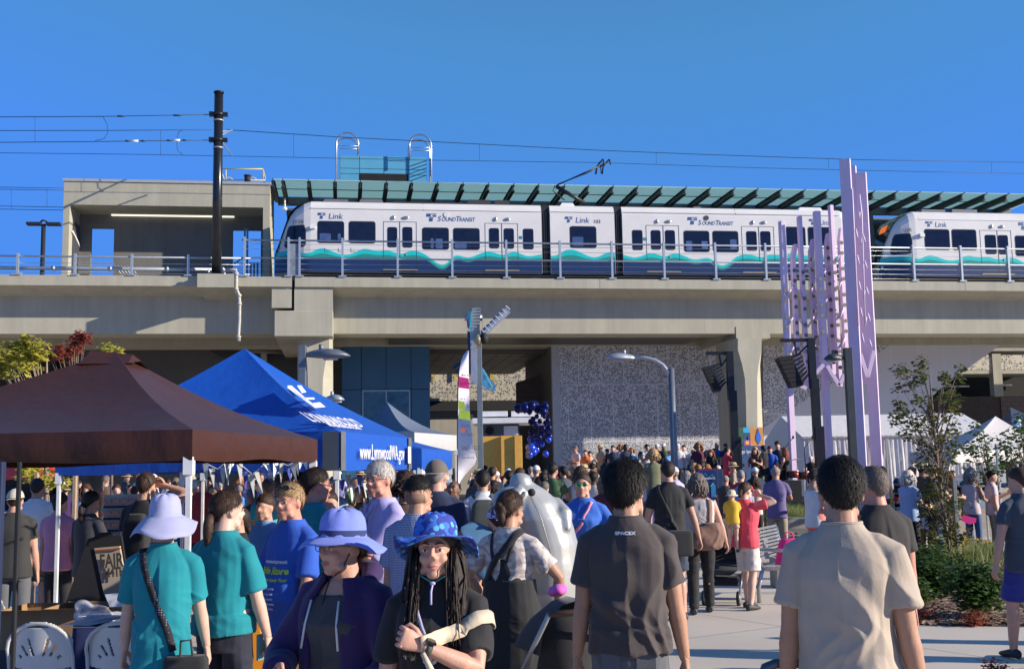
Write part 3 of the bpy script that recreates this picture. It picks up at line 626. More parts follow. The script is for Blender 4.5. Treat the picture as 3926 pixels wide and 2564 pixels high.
# writing
def logos(par,items):
    for kind,x,y,h in items:
        if kind=='ts': ts_logo(par,x,y-h,x+h*1.36,y)
        elif kind=='Link': vtext('lettering','Link',logo_b,par,x,y,0,h,shear=.18,off=.006,sx=1.05)
        elif kind=='ST':
            vtext('lettering','S',logo_b,par,x,y,0,h,shear=.2,off=.012,sx=.95); vtext('lettering','OUND',logo_b,par,x+h*.80,y,0,h*.76,shear=.2,off=.012,sx=.80)
            vtext('lettering','T',logo_b,par,x+h*3.42,y+1,0,h*1.02,shear=.2,off=.012,sx=.95); vtext('lettering','RANSIT',logo_b,par,x+h*4.15,y+1,0,h*.76,shear=.2,off=.012,sx=.82)
        else: vtext('fleet_number',kind,logo_g,par,x,y,0,h,off=.015,sx=1.05)
logos(T1,[('ts',1217,839,23),('Link',1258,839,21),('103B',1119,856.5,14),('ts',1633.5,848.5,29),('ST',1677,848,20),
  ('ts',2165,853,22),('Link',2205,854,21),('103',2274,855.5,13),('ts',2635,861,28),('ST',2676,862.5,19),('ts',3101,862,22),('Link',3138,862.5,20)])
# nose: windscreen strip
def windscreen(par,u_a,sgn,o):
    b=MB(VM); b.smooth=True
    rows=[]
    for d,z in NPd[1:-1]:
        u=u_a+sgn*(NL-d) ; oo=offs(d)+.14; rows.append([Vector((u-sgn*.03,y,z+.03)) for y in(oo,W*.3,W*.5,W*.7,W-oo)])
    b.loft(rows,caps=False,close=False); return b.build('windscreen',mat('windscreen_glass',(.01,.016,.02),.08,spec=.8,var=0),par)
windscreen(T1,uN,1,oA); windscreen(T1,uE,-1,oC)
# roof equipment
rg=mat('roof_grey',(.14,.145,.15),.6,var=.1); rk=mat('roof_dark',(.03,.03,.032),.6)
for x0,x1,h,m_ in((1235,1341,.12,rg),(1375,1473,.16,rg),(1500,1785,.05,rk),(1791,1888,.22,rk),(1896,1962,.22,rk),(2151,2210,.14,insm),(2660,2700,.06,rg),(3068,3163,.12,insm)):
    b=MB(VM); b.prism([(U(x0,765,0),zroof-.05),(U(x1,765,0),zroof-.05),(U(x1,765,0)-.12,zroof+h),(U(x0,765,0)+.12,zroof+h)],'y',.35,1.9); b.build('roof_unit',m_,T1)
# pantograph
pg=lambda x,y,v:(U(x,y,v),v,Z(x,y,v))
def pt_(name,lst,r): b=MB(VM); b.tube(lst,r,6); return b.build(name,black,T1)
pt_('pantograph_arm',[pg(2240,778,1.3),pg(2132,714,1.3)],.10)
for dv in(-.35,.35): pt_('pantograph_arm',[pg(2132,712,1.3),pg(2300,636,1.3+dv)],.035)
pt_('pantograph_rod',[pg(2140,706,1.3),pg(2250,664,1.3),pg(2290,645,1.3)],.028); pt_('pantograph_rod',[pg(2165,768,1.3),pg(2120,732,1.3),pg(2128,712,1.3)],.035)
for dx in(-12,12):
    b=MB(VM); z_=Z(2312,624,1.3); u_=U(2312+dx,624,1.3); b.tube([(u_-.0,.35,z_-.35),(u_,.6,z_-.02),(u_,1.3,z_+.02),(u_,2.0,z_-.02),(u_,2.25,z_-.35)],.04,6); b.build('pantograph_head',black,T1)
pt_('pantograph_rod',[pg(2296,640,1.3),pg(2330,622,1.3)],.05)
pt_('pantograph_rod',[pg(2282,668,1.0),pg(2288,640,1.0),pg(2306,620,1.0)],.03); pt_('pantograph_rod',[pg(2305,666,1.6),pg(2303,642,1.6),pg(2330,618,1.6)],.03)
# bogies
def under(par,uA,uB,ws):
    b=MB(VM); b.box(uA+.9,uB-.9,.25,W-.25,zt-.32,zbt); b.build('undercarriage',matte_black,par)
    for u in ws:
        b=MB(VM); b.tube([(u,.3,zt+.02),(u,.45,zt+.02)],.34,20); b.build('wheel',mat('wheel_dark',(.05,.05,.055),.5,.5),par)
under(T1,uN,uE,[U(2168,1060,0),U(2305,1060,0),U(1400,1060,0),U(1500,1060,0),U(3000,1060,0),U(3090,1060,0)])
# ---- car 124
cur=[c4(*p) for p in[(1180,905),(1290,890),(1400,888),(1470,915),(1520,920),(1570,880),(1640,900),(1720,930),(1800,930),(1885,885),(1960,908),(2050,900),(2130,925),(2200,905),(2280,915),(2333,950)]]
CU=[UZ(x,y,0) for x,y in cur]; CU.append((CU[-1][0]+3,CU[-1][1])); uu=np.linspace(CU[0][0],CU[-1][0],200); zz=np.interp(uu,[a for a,_ in CU],[b for _,b in CU]); zz=np.convolve(np.pad(zz,4,mode='edge'),np.ones(9)/9,'valid'); CU=list(zip(uu,zz))
u2=U(3505,800,0)-NL; T2=train_things(u2,u2+12,'second white tram with teal waves, number 124B, entering from the right edge')
b2,o2=shell(u2,u2+13,'front_section',T2,noseL=True,curve=CU); windscreen(T2,u2,1,o2); seams(T2,3520,3926,840,850,(3520,))
P=[(u-uN+u2) for u in[0]]
def cab2():
    P=[UZ(x,y,0) for x,y in cabw]; P=[(u-uN+u2,z) for u,z in P]; n=len(P); cu_=sum(p[0] for p in P)/n; cz_=sum(p[1] for p in P)/n; b=MB(VM)
    for s,e,mi in((1,.012,0),(.9,.02,1)):
        b.cur=mi; Q=[(cu_+(u-cu_)*s,cz_+(z-cz_)*s) for u,z in P]; strip_poly(b,Q,o2,e+.012)
    b.build('cab_window',[seam,glass_dk],T2)
cab2()
window(T2,o2,3547,879,3639,958); window(T2,o2,3652,880,3742,959); window(T2,o2,3895,904,3985,982)
door(T2,o2,3767,884,3875,1050,3822,[(3780,901,3817,974),(3830,902,3863,975)])
logos(T2,[('ts',3547,869,20),('Link',3583,870,19),('124B',3457,887,13),('ts',3904,881,28)])
b=MB(VM); u,z=UZ(3533,903,0); b.box(u-.14,u+.12,-.14,.0,z-.09,z+.09); b.build('side_camera',insm,T2)
# destination display on the windscreen, facing the nose direction
i0,i1=3,2
(dA,zA),(dB,zB)=NPd[4],NPd[3]
b=MB(VM); ya,yb=.95,W-.95; ua,ub=u2+NL-dA-.06,u2+NL-dB-.06
b.add([(ua,ya,zA-.0+.05),(ua,yb,zA+.05),(ub,yb,zB+.05),(ub,ya,zB+.05)],[(0,1,2,3)]); b.build('destination_display',amber,T2)
b=MB(VM); b.prism([(U(3546,800,0),zroof-.05),(U(3637,800,0),zroof-.05),(U(3637,800,0),zroof+.12),(U(3546,800,0),zroof+.12)],'y',.35,1.9); b.build('roof_unit',rg,T2)
b=MB(VM); b.prism([(U(3664,800,0),zroof-.05),(U(3760,800,0),zroof-.05),(U(3760,800,0),zroof+.16),(U(3664,800,0),zroof+.16)],'y',.35,1.9); b.build('roof_unit',rg,T2)
under(T2,u2,u2+13,[U(3620,1060,0)])
for yy in(.7,W-.7): b=MB(VM); b.ell((u2+.12,yy,zbt+.55),(.05,.12,.1)); b.build('headlight',insm,T2)

# ================================================================ BUILDINGS UNDER AND BEHIND THE VIADUCT
bw=thing('station_block','dark blue panelled station block with a wide window, under the viaduct','building',VM@Vector((U(1480,1700,5),5,0)))
blu=mat('station_blue',(.028,.10,.19),.45,var=.06,scale=.5)
xsb=[1310,1386,1480,1576,1648]; v5=5.0
zj=Z(1480,1493,v5); zt5=Z(1480,1285,v5)
b=MB(VM); b.box(U(1310,1500,v5),U(1648,1500,v5),v5,14,0,zt5+.3); b.build('wall',mat('station_blue_joint',(.012,.03,.06),.6),bw)
for i in range(4):
    ua,ub=U(xsb[i],1400,v5)+.015,U(xsb[i+1],1400,v5)-.015
    b=MB(VM); b.box(ua,ub,v5-.04,v5-.001,zj+.02,zt5+.3); b.build('cladding_panel',blu,bw)
    if i in(0,3): b=MB(VM); b.box(ua,ub,v5-.04,v5-.001,0,zj-.02); b.build('cladding_panel',blu,bw)
zw=Z(1480,1600,v5)
b=MB(VM); b.box(U(1386,1500,v5)+.015,U(1576,1500,v5)-.015,v5-.04,v5-.001,0,zw-.3); b.build('cladding_panel',blu,bw)
b=MB(VM); u0,u1=U(1388,1500,v5),U(1573,1500,v5); b.box(u0,u1,v5-.07,v5-.002,zw-.3,zj-.02); wo=b.build('window',mat('alu_frame',(.25,.33,.35),.4,.5),bw)
um=(u0+u1)/2
for a,c in((u0+.08,um-.04),(um+.04,u1-.08)): b=MB(VM); b.box(a,c,v5-.08,v5-.071,zw-.2,zj-.12); b.build('pane',mat('block_glass',(.03,.06,.06),.08,var=.8,scale=1.2,spec=1),wo)
# perforated station wall
v6=4.8
pw=thing('perforated_wall','grey perforated metal station wall behind the concert crowd','wall',VM@Vector((U(2480,1700,v6),v6,0)))
pm=wall_panels('perforated_panel',(.54,.54,.56),1.24,3.05,perf=1,pscale=11,off=.5)
ztw=Z(2480,1280,v6)+.3
uvq('perforated_panelling',[(U(2152,1700,v6),v6,0),(U(2812,1700,v6),v6,0),(U(2812,1700,v6),v6,ztw),(U(2152,1700,v6),v6,ztw)],pm,pw)
side=mat('wall_return',(.10,.095,.08),.7,var=.3,scale=12)
b=MB(VM); b.box(U(2123,1700,v6),U(2152,1700,v6),v6-.02,v6+.3,0,ztw); b.build('edge_trim',mat('trim_grey',(.36,.38,.40),.5),pw)
b=MB(VM); b.box(U(2125,1700,v6),U(2812,1700,v6),v6+.302,14,0,ztw); b.build('wall_core',side,pw)
rw=thing('panel_wall','pale panelled wall with a diagonal perforated field, right of the second pier','wall',VM@Vector((U(3300,1700,v6),v6,0)))
ua,za=UZ(2929,1638,v6); ub_,zb_=UZ(3440,1305,v6); sl_=(zb_-za)/(ub_-ua)
rm=wall_panels('perforated_diagonal',(.54,.54,.56),1.6,2.2,perf=1,pscale=11,off=.5,cut=(za-sl_*ua,sl_))
P=[UZ(2925,1800,v6),UZ(3480,1800,v6),UZ(3560,1530,v6),UZ(3620,1480,v6),UZ(3700,1420,v6),UZ(3865,1300,v6),UZ(3865,1280,v6),UZ(2925,1280,v6)]
P[0]=(P[0][0],0);P[1]=(P[1][0],0); P[-1]=(P[-1][0],ztw);P[-2]=(P[-2][0],ztw)
uvq('wall_panelling',[(u,v6,z) for u,z in P],rm,rw)
b=MB(VM); b.prism([(u,z) for u,z in P],'y',v6+.004,v6+1.2); b.build('wall_core',concrete_dk,rw)
b=MB(VM); u,z=UZ(2931,1575,v6-.2); b.ell((u,v6-.3,z),(.14,.14,.1)); b.box(u-.25,u,v6-.32,v6-.26,z+.06,z+.12); b.build('wall_camera',insm,rw)
# soffit
so_=thing('soffit','brown slatted ceiling of the station passage under the viaduct','ceiling',VM@Vector((U(1850,1300,6),6,gb)))
b=MB(VM); b.box(U(1500,1300,1),U(2700,1300,1),1.0,4.59,gb+.05,gb+.2); b.box(U(1648,1300,5),U(2123,1300,5),6.41,20,gb-.25,gb+.1)
b.build('ceiling_panel',wall_panels('soffit_panel',(.16,.14,.11),1.6,1.6),so_)
for i in range(9):
    v=6.8+i*1.5; b=MB(VM); b.box(U(1648,1300,5),U(2123,1300,5),v,v+.06,gb-.27,gb-.245); b.build('joint_strip',matte_black,so_)
for i in range(8):
    u=U(1648,1300,5)+.7+i*.8; b=MB(VM); b.box(u,u+.03,6.5,20,gb-.265,gb-.248); b.build('joint_strip',matte_black,so_)
# car park behind
v7=22.0
cp=thing('car_park','beige perforated car park building seen through the station passage','building',VM@Vector((U(1860,1600,v7),v7,0)))
pb=wall_panels('perforated_beige',(.50,.45,.36),2.6,1.3,perf=1,pscale=6)
uvq('perforated_facade',[(U(1100,1500,v7),v7,Z(1860,1537,v7)),(U(2120,1500,v7),v7,Z(1860,1537,v7)),(U(2120,1500,v7),v7,Z(1860,1365,v7)),(U(1100,1500,v7),v7,Z(1860,1365,v7))],pb,cp)
b=MB(VM); b.box(U(1100,1500,v7),U(2400,1500,v7),v7+.01,v7+12,0,Z(1860,1362,v7)); b.build('structure_core',concrete_dk,cp)
b=MB(VM); b.box(U(1100,1500,v7),U(2400,1500,v7),v7-.6,v7,Z(1860,1575,v7),Z(1860,1537,v7)); b.build('floor_edge',matte_black,cp)
yb_=mat('yellow_sign',(.5,.38,.05),.5)
for x in(1665,1744,1882,1890): b=MB(VM); u,z=UZ(x,1425,v7-.2); b.box(u-.06,u+.06,v7-.2,v7-.1,z-.6,z+.5); b.build('yellow_fitting',yb_,cp)
ob=thing('brown_parapet_wall','dark brown slatted wall beside the passage opening','wall',VM@Vector((U(2030,1500,9),9,0)))
b=MB(VM); b.prism([UZ(1980,1466,9),UZ(2075,1434,9),(U(2075,1434,9),0),(U(1980,1466,9),0)],'y',9,9.3); b.build('wall_panel',mat('brown_slat',(.055,.04,.03),.7,stretch=(1,1,14),var=.4,scale=2),ob)
# right car park
v8=13.0
rp=thing('car_park','right hand car park with beige columns, dark open decks and a brick base','building',VM@Vector((U(3800,1600,v8),v8,0)))
def pb_(x0,x1,y0,y1,v,t,m_,nm): b=MB(VM); b.box(U(x0,y0,v),U(x1,y0,v),v,v+t,max(0,Z((x0+x1)/2,y1,v)),Z((x0+x1)/2,y0,v)); return b.build(nm,m_,rp)
pb_(3803,3837,1356,1520,v8,.5,concrete,'column'); pb_(3540,4100,1418,1432,v8+.1,3,concrete,'floor_slab')
uvq('perforated_facade',[(U(3600,1400,v8+.2),v8+.08,Z(3800,1418,v8)),(U(4100,1400,v8+.2),v8+.08,Z(3800,1418,v8)),(U(4100,1400,v8),v8+.08,Z(3800,1360,v8)),(U(3600,1400,v8),v8+.08,Z(3800,1360,v8))],pb,rp)
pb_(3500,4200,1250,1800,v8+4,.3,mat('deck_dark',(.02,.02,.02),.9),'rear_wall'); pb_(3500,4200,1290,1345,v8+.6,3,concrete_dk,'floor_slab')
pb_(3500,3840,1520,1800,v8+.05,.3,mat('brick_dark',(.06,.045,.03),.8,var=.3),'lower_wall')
bk=wall_panels('brick_base',(.13,.085,.05),.6,.3,off=.5)
u0,u1=U(3838,1560,v8),U(4100,1560,v8); uvq('brick_base',[(u0,v8-.02,0),(u1,v8-.02,0),(u1,v8-.02,Z(3880,1518,v8)),(u0,v8-.02,Z(3880,1518,v8))],bk,rp)
b=MB(VM); b.tube([(U(3620,1481,v8+1),v8+1,Z(3620,1481,v8+1)),(U(3715,1480,v8+1),v8+1,Z(3715,1480,v8+1))],.06,6); b.build('strip_lamp',insm,rp)
b=MB(VM); b.tube([(U(3836,1476,v8+1),v8+1,Z(3836,1476,v8+1)),(U(3880,1475,v8+1),v8+1,Z(3880,1475,v8+1))],.06,6); b.build('strip_lamp',insm,rp)
# dark undercroft wall at left
lw=thing('undercroft_wall','grey concrete undercroft wall behind the tents at left','wall',VM@Vector((U(400,1700,8.5),8.5,0)))
b=MB(VM); b.box(UL,U(1345,1500,8.5),8.5,9.5,0,zt-.6); b.build('wall_face',mat('undercroft_grey',(.10,.098,.09),.9,var=.1,scale=.5),lw)  # low base colour stands in for shade from crowd and trees
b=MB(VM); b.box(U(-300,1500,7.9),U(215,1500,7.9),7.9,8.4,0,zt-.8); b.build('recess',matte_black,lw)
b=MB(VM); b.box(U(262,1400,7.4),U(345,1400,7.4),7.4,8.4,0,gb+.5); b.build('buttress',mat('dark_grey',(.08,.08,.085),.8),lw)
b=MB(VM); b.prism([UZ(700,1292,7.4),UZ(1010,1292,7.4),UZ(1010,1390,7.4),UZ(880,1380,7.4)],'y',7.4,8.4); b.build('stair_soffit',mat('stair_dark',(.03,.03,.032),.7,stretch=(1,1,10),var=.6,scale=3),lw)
for y in(1320,1345): b=MB(VM); b.tube([(U(930,y,6.8),6.8,Z(930,y,6.8)),(U(1110,y+4,6.8),6.8,Z(1110,y+4,6.8))],.12,8); b.build('pipe',mat('pipe_dk',(.12,.12,.12),.5),lw)
for x in(1000,1150): b=MB(VM); b.box(U(x,1400,7),U(x+22,1400,7),7,7.5,0,gb+.4); b.build('post',concrete_dk,lw)
# ================================================================ PLAZA OBJECTS
cB=lambda x,y:(2900+x/2.072,1300+y/2.072); cS=lambda x,y:(2950+x/2.32,580+y/2.32); cT=lambda x,y:(2950+x/2.284,1100+y/2.284); c5=lambda x,y:(1700+x/2.32,1130+y/2.32); c2b=lambda x,y:(1100+x/1.828,1150+y/1.828)
cD=lambda x,y:(2800+x/1.7,1650+y/1.7)
def onplane(px,py,p0,n):
    d=ray(px,py); return CI+d*((Vector(p0)-CI).dot(n)/d.dot(n))
# ---------------------------------------------------------------- lilac sculpture
lil=mat('lilac_steel',(.68,.53,.68),.45,var=.03,scale=2)
disc=mat('disc_bronze',(.16,.15,.12),.35,.3,var=.2,scale=4)
YS=38.0
scu=thing('public_sculpture','tall lilac steel sculpture of slatted posts with round discs, in front of the second tram','sculpture',at(3150,1787,YS)-Vector((0,0,at(3150,1787,YS).z)))
def post(px,py,Y,w,dd,rot,zb_,bend=0):
    p=at(px,py,Y); b=MB(Matrix.Translation((p.x,p.y,0))@Matrix.Rotation(rot,4,'Z'))
    b.box(0,w,0,dd,zb_,p.z-(.45 if bend else 0))
    if bend: z=p.z-.45; b.add([(0,0,z),(w,0,z),(w,dd,z),(0,dd,z),(bend,0,p.z),(w+bend,0,p.z),(w+bend,dd,p.z),(bend,dd,p.z)],[(0,1,5,4),(1,2,6,5),(2,3,7,6),(3,0,4,7),(4,5,6,7)])
    b.build('post',lil,scu,bevel=.008); return p
def zat(px,py,Y): return at(px,py,Y).z
a20=R(12)
MEM=[(2992,846,YS,.19,.2,a20,0,0),(3034,935,YS+.3,.14,.18,a20,zat(3090,1480,YS),.13),(3062,828,YS+.2,.13,.18,a20,zat(3110,1485,YS),0),(3103,915,YS+.4,.14,.18,a20,zat(3140,1425,YS),.13),
     (3125,808,YS,.21,.2,a20,0,0),(3164,893,YS+.5,.14,.18,a20,zat(3210,1430,YS),.1),(3182,785,YS+.2,.13,.18,a20,zat(3222,1480,YS),0),(3216,873,YS+.3,.13,.18,a20,zat(3250,1330,YS),.08)]
PT=[post(*m) for m in MEM]
for px,py,zb_,L,Y in((3261,610,0,.36,YS-.2),(3283,637,zat(3315,1465,YS),.2,YS+.6),(3322,662,0,.36,YS+.4)):
    p=at(px,py,Y); b=MB(Matrix.Translation((p.x,p.y,0))@Matrix.Rotation(R(62),4,'Z'))
    b.box(-.16,0,0,L,zb_,p.z); b.build('post',lil,scu,bevel=.008)
# slender inner fins
for pts in([(735,335),(745,560),(790,1554)],[(800,385),(820,560),(850,1554)],[(770,700),(780,770)],[(800,540),(790,600)]):
    P=[at(*cS(x,y),YS-.6) for x,y in pts]; b=MB(); b.tube(P,.03,6); b.build('fin',lil,scu)
for k in range(5):
    for (x0,y0,x1,y1) in((765,690,782,770),(830,740,852,808),(797,600,804,540)):
        P=[at(*cS(x0+k*14,y0+k*233),YS-.6),at(*cS(x1+k*14,y1+k*233),YS-.6)]; b=MB(); b.tube(P,.03,6); b.build('branch',lil,scu)
nd=0
for i,(p,m) in enumerate(zip(PT,MEM)):
    z=p.z-(1.0,.95,2.0,.75,2.4,.55,2.05,.55)[i]-(1.45 if i==0 else 0); zend=zat(3030,1440,YS) if i==0 else m[6] if m[6]>0 else zat(3160,1340,YS); k=0
    Mx=Matrix.Translation((p.x,p.y,0))@Matrix.Rotation(m[5],4,'Z')
    while z>zend+.35:
        b=MB(Mx); b.tube([(.02,-.10,z),(.02,-.08,z)],.068,14); b.tube([(.03,-.08,z),(.03,0,z)],.015,5); b.build('disc',disc,scu); nd+=1
        z-=(.36,.55)[k%2]; k+=1
    if i<7:
        q=PT[i+1]; z=p.z-(2.6,1.6,1.9,1.35,2.3,1.4,2.0)[i]; s=1 if i%2==0 else -1
        while z>zend+.6:
            b=MB(); b.tube([(p.x+.12,p.y-.02,z),(q.x+.02,q.y-.02,z+s*.38)],.03,6); b.build('branch',lil,scu); z-=1.0
for (xa,ya,xb,yb) in((365,880,395,760),(395,760,470,680),(500,690,605,865),(605,865,655,770),(320,890,250,860),(790,590,855,790),(855,790,912,560)):
    P=at(*cT(xa,ya),YS-.2); Q=at(*cT(xb,yb),YS-.2); b=MB(); b.bar(P,Q,.13,.16,(0,1,0)); b.build('chevron',lil,scu,bevel=.008)
# ---------------------------------------------------------------- lamp posts
def groundpt(px,Y): 
    p=at(px,1787,Y); return Vector((p.x,p.y,0))
def vpost(name,px,py,Y,w,m_,par,zb_=0,rot=0,dd=None):
    p=at(px,py,Y); b=MB(Matrix.Translation((p.x,p.y,0))@Matrix.Rotation(rot,4,'Z')); b.box(-w/2,w/2,-(dd or w)/2,(dd or w)/2,zb_,p.z); return b.build(name,m_,par,bevel=.006),p
def head(par,px0,px1,py,Y,s,m_,tilt=0):
    """flat oval street light head: px0 = post side"""
    p=at(px0,py,Y); q=at(px1,py,Y); L=(q-p).length; d=(q-p).normalized(); b=MB(); b.smooth=True; rings=[]
    for t,h,w_ in((0,.06,.05),(.12,.09,.07),(.3,.12,.14),(.5,.13,.2),(.75,.11,.2),(.93,.05,.14),(1,.015,.05)):
        c=p+d*(L*t)+Vector((0,0,tilt*t)); rings.append([c+Vector((0,w_*math.cos(2*PI*j/14),(h if math.sin(2*PI*j/14)>0 else h*.35)*math.sin(2*PI*j/14))) for j in range(14)])
    b.loft(rings); o=b.build('lamp_head',m_,par); 
    b=MB(); c=p+d*(L*.55); b.box(c.x-.12,c.x+.12,c.y-.08,c.y+.08,c.z-.07,c.z-.03); b.build('lens',mat('lamp_lens',(.5,.45,.5),.3),par)
    b=MB(); c=p+d*(L*.33); b.tube([c+Vector((0,0,.1)),c+Vector((0,0,.2))],.04,8); b.build('sensor',m_,par)
lampg=mat('lamp_grey',(.16,.18,.21),.45,.4,var=.1); lampd=mat('lamp_dark',(.05,.06,.065),.5,.3,var=.1); lampl=mat('lamp_light',(.34,.37,.42),.4,.4)
t=thing('street_lamp','grey square lamp post with oval head pointing right, behind the blue tent peak','street lamp',groundpt(1168,19.5)); vpost('pole',1160,1324,19.5,.125,lampg,t); head(t,1176,1342,1364,19.5,1,lampg)
t=thing('street_lamp','lamp with pale finned head low beside the first pier','street lamp',groundpt(1232,27)); vpost('pole',1240,1520,27,.1,lampl,t); head(t,1250,1320,1532,27,1,lampl)
t=thing('street_lamp','curved arm street lamp with round grey pole in front of the perforated wall','street lamp',groundpt(2580,26))
p=at(2573,1412,26); b=MB(); b.smooth=True; b.tube([(p.x,p.y,0),(p.x,p.y,p.z)],[.095,.07],14); b.build('pole',lampg,t)
b=MB(); b.smooth=True; b.tube([at(x,y,26) for x,y in((2569,1434),(2560,1424),(2540,1398),(2512,1380),(2475,1371),(2430,1369))],[.05,.05,.045,.042,.04,.04],10); b.build('arm',mat('lamp_arm',(.5,.5,.55),.35,.6),t); head(t,2432,2316,1374,26,1,lampl)
t=thing('street_lamp','thick dark square lamp post in front of the lilac sculpture','street lamp',groundpt(3262,25)); vpost('pole',3249,1334,25,.165,lampd,t); head(t,3232,3160,1376,25,1,lampd)
# decorated pole
YD=32
t=thing('art_lamp_pole','slim grey pole carrying serrated metal feathers and blue leaf shapes','art pole',groundpt(1843,YD))
vpost('pole',1836,1296,YD,.15,mat('pole_greygreen',(.20,.24,.25),.45,.3),t); asil=mat('art_silver',(.46,.47,.50),.4,.5,var=.1); ablue=mat('art_blue',(.06,.24,.45),.4,var=.4,scale=6); anavy=mat('art_navy',(.01,.035,.08),.4,var=.3)
def plate(nm,pts,Y,m_,par,th=.05,cf=c5):
    P=[at(*cf(x,y),Y) for x,y in pts]; n=len(P); D=Vector((0,th,0)); b=MB(); b.add(P+[p+D for p in P],[tuple(range(n)),tuple(range(2*n-1,n-1,-1))]+[(i,(i+1)%n,(i+1)%n+n,i+n) for i in range(n)]); return b.build(nm,m_,par,fix=True)
plate('flat_panel',[(243,475),(298,470),(300,795),(246,798)],YD-.1,asil,t)
plate('feather_spine',[(258,118),(330,118),(322,300),(335,420),(285,470),(240,480),(236,330)],YD-.25,asil,t)
for k in range(11):
    y=125+k*27; plate('feather_barb',[(250-k*1.2,y+8),(329-k*.8,y),(326-k*.8,y+14)],YD-.34,mat('barb_dark',(.10,.10,.11),.5) if k%1==0 else asil,t,.03)
plate('side_feather',[(213,150),(245,145),(238,300),(222,310),(212,250)],YD-.15,asil,t); plate('pink_inlay',[(207,220),(222,222),(224,290),(212,290)],YD-.2,mat('art_pink',(.5,.05,.4),.4),t)
plate('wing_plate',[(212,320),(238,330),(240,480),(235,700),(222,560)],YD-.2,anavy,t)  # navy plate left of the pole
for k in range(3): plate('teal_inlay',[(245-k*6,150+k*60),(262-k*6,145+k*60),(250-k*6,205+k*55),(238-k*6,200+k*55)],YD-.4,mat('art_teal',(.02,.45,.42),.4),t,.02)
plate('arm_feather',[(330,345),(552,115),(595,152),(345,385)],YD-.3,asil,t,.2)
plate('arm_colour',[(330,320),(333,345),(480,190),(540,125),(530,130)],YD-.2,mat('art_violet',(.22,.14,.30),.4),t)
for k in range(8):
    x,y=338+k*30.5,350-k*31; plate('arm_rib',[(x,y-36),(x+8,y-40),(x+46,y-4),(x+38,y)],YD-.36,insm,t,.03)
for pts in([(68,645),(148,588),(150,625),(105,660)],[(98,690),(150,635),(240,600),(240,690),(130,705)]): plate('leaf',pts,YD+.1,anavy,t)
for pts in([(345,640),(400,720),(462,815),(462,860),(412,825),(345,700)],[(345,700),(408,815),(408,855),(345,805)]): plate('leaf',pts,YD+.1,ablue,t)
plate('leaf_rib',[(347,660),(354,660),(440,815),(432,822)],YD+.02,mat('art_mint',(.25,.6,.55),.4),t,.02)
b=MB(); b.tube([at(*c5(190,205),YD),at(*c5(345,205),YD)],.09,10); b.build('cross_tube',lampl,t)
for x in(308,362): b=MB(); c=at(*c5(x,400 if x<350 else 385),YD-.5); b.ell(c,(.13,.16,.16)); b.build('spot_lamp',mat('spot_gold',(.4,.33,.2),.3,.5) if x<350 else matte_black,t)
# feather banner
YF=22
t=thing('feather_banner','white feather banner with pink and green words beside the slim art pole','banner',groundpt(1757,YF))
L_=[(222,495),(200,500),(183,525),(160,580),(142,680),(134,850),(130,1100),(130,1300),(130,1554),(132,1620)]; R_=[(224,500),(225,700),(229,850),(233,1030),(241,1130),(262,1330),(301,1483),(228,1560),(160,1640),(134,1700)]
def yflag(y): return YF+.18*math.sin(y/140.)
b=MB(); n=26; rows=[]
for i in range(n):
    y=497+i*(1700-497)/(n-1)
    xl=np.interp(y,[p[1] for p in L_]+[1700],[p[0] for p in L_]+[132]); xr=np.interp(y,[p[1] for p in R_],[p[0] for p in R_])
    rows.append([at(*c5(xl+(xr-xl)*k/6,y),yflag(y+30*k)) for k in range(7)])
b.smooth=True; b.loft(rows,caps=False,close=False); b.build('flag',mat('flag_white',(.72,.70,.78),.6,var=.04),t)
b=MB(); b.tube([at(*c5(x-4,y),YF+.2) for x,y in L_]+[groundpt(1756,YF)],.014,6); b.build('flag_pole',matte_black,t)
def fl(x,y,h,s,m_,sx=1,dy=0,shear=0):
    p=at(*c5(x,y),yflag(y)-.25); hh=h/2.32/FP*YF
    return text('lettering',s,m_,t,Matrix.Translation(p)@Matrix.Rotation(PI/2,4,'X'),size=hh/.7,sx=sx,off=.012*hh,shear=shear)
def fp(nm,pts,m_): return plate(nm,pts,YF-.2,m_,t,.01)
pk=mat('banner_pink',(.75,.03,.22),.6); lg=mat('banner_green',(.42,.58,.06),.6); og=mat('banner_orange',(.7,.15,.04),.6); gtx=mat('banner_grey_text',(.10,.11,.16),.6)
fp('colour_band',[(138,725),(224,742),(228,838),(136,825)],pk); fp('colour_band',[(133,940),(188,950),(192,1022),(134,1018)],lg); fp('colour_band',[(140,1020),(235,1032),(240,1118),(134,1100)],lg); fp('colour_band',[(153,1185),(193,1188),(193,1222),(153,1218)],og)
fl(160,725,22,'Meet an',gtx,.62); fl(148,800,34,'author',mat('purple_text',(.12,.02,.15),.6),.95); fl(143,935,24,'Join a',gtx,.62); fl(146,1003,42,'book',gtx,.62); fl(150,1095,42,'group',gtx,.82); fl(152,1175,24,"There's",gtx,.8); fl(155,1215,22,'more',mat('purple_text',(0,0,0)),.75); fl(196,1218,20,'to',gtx,.6); fl(155,1255,24,'our story',gtx,.88)
fl(160,1378,34,'SNO-ISLE',gtx,.82); fl(160,1410,22,'LIBRARIES',mat('pale_blue_text',(.35,.45,.65),.6),.95); fl(168,1455,18,'sno-isle.org',gtx,.85)
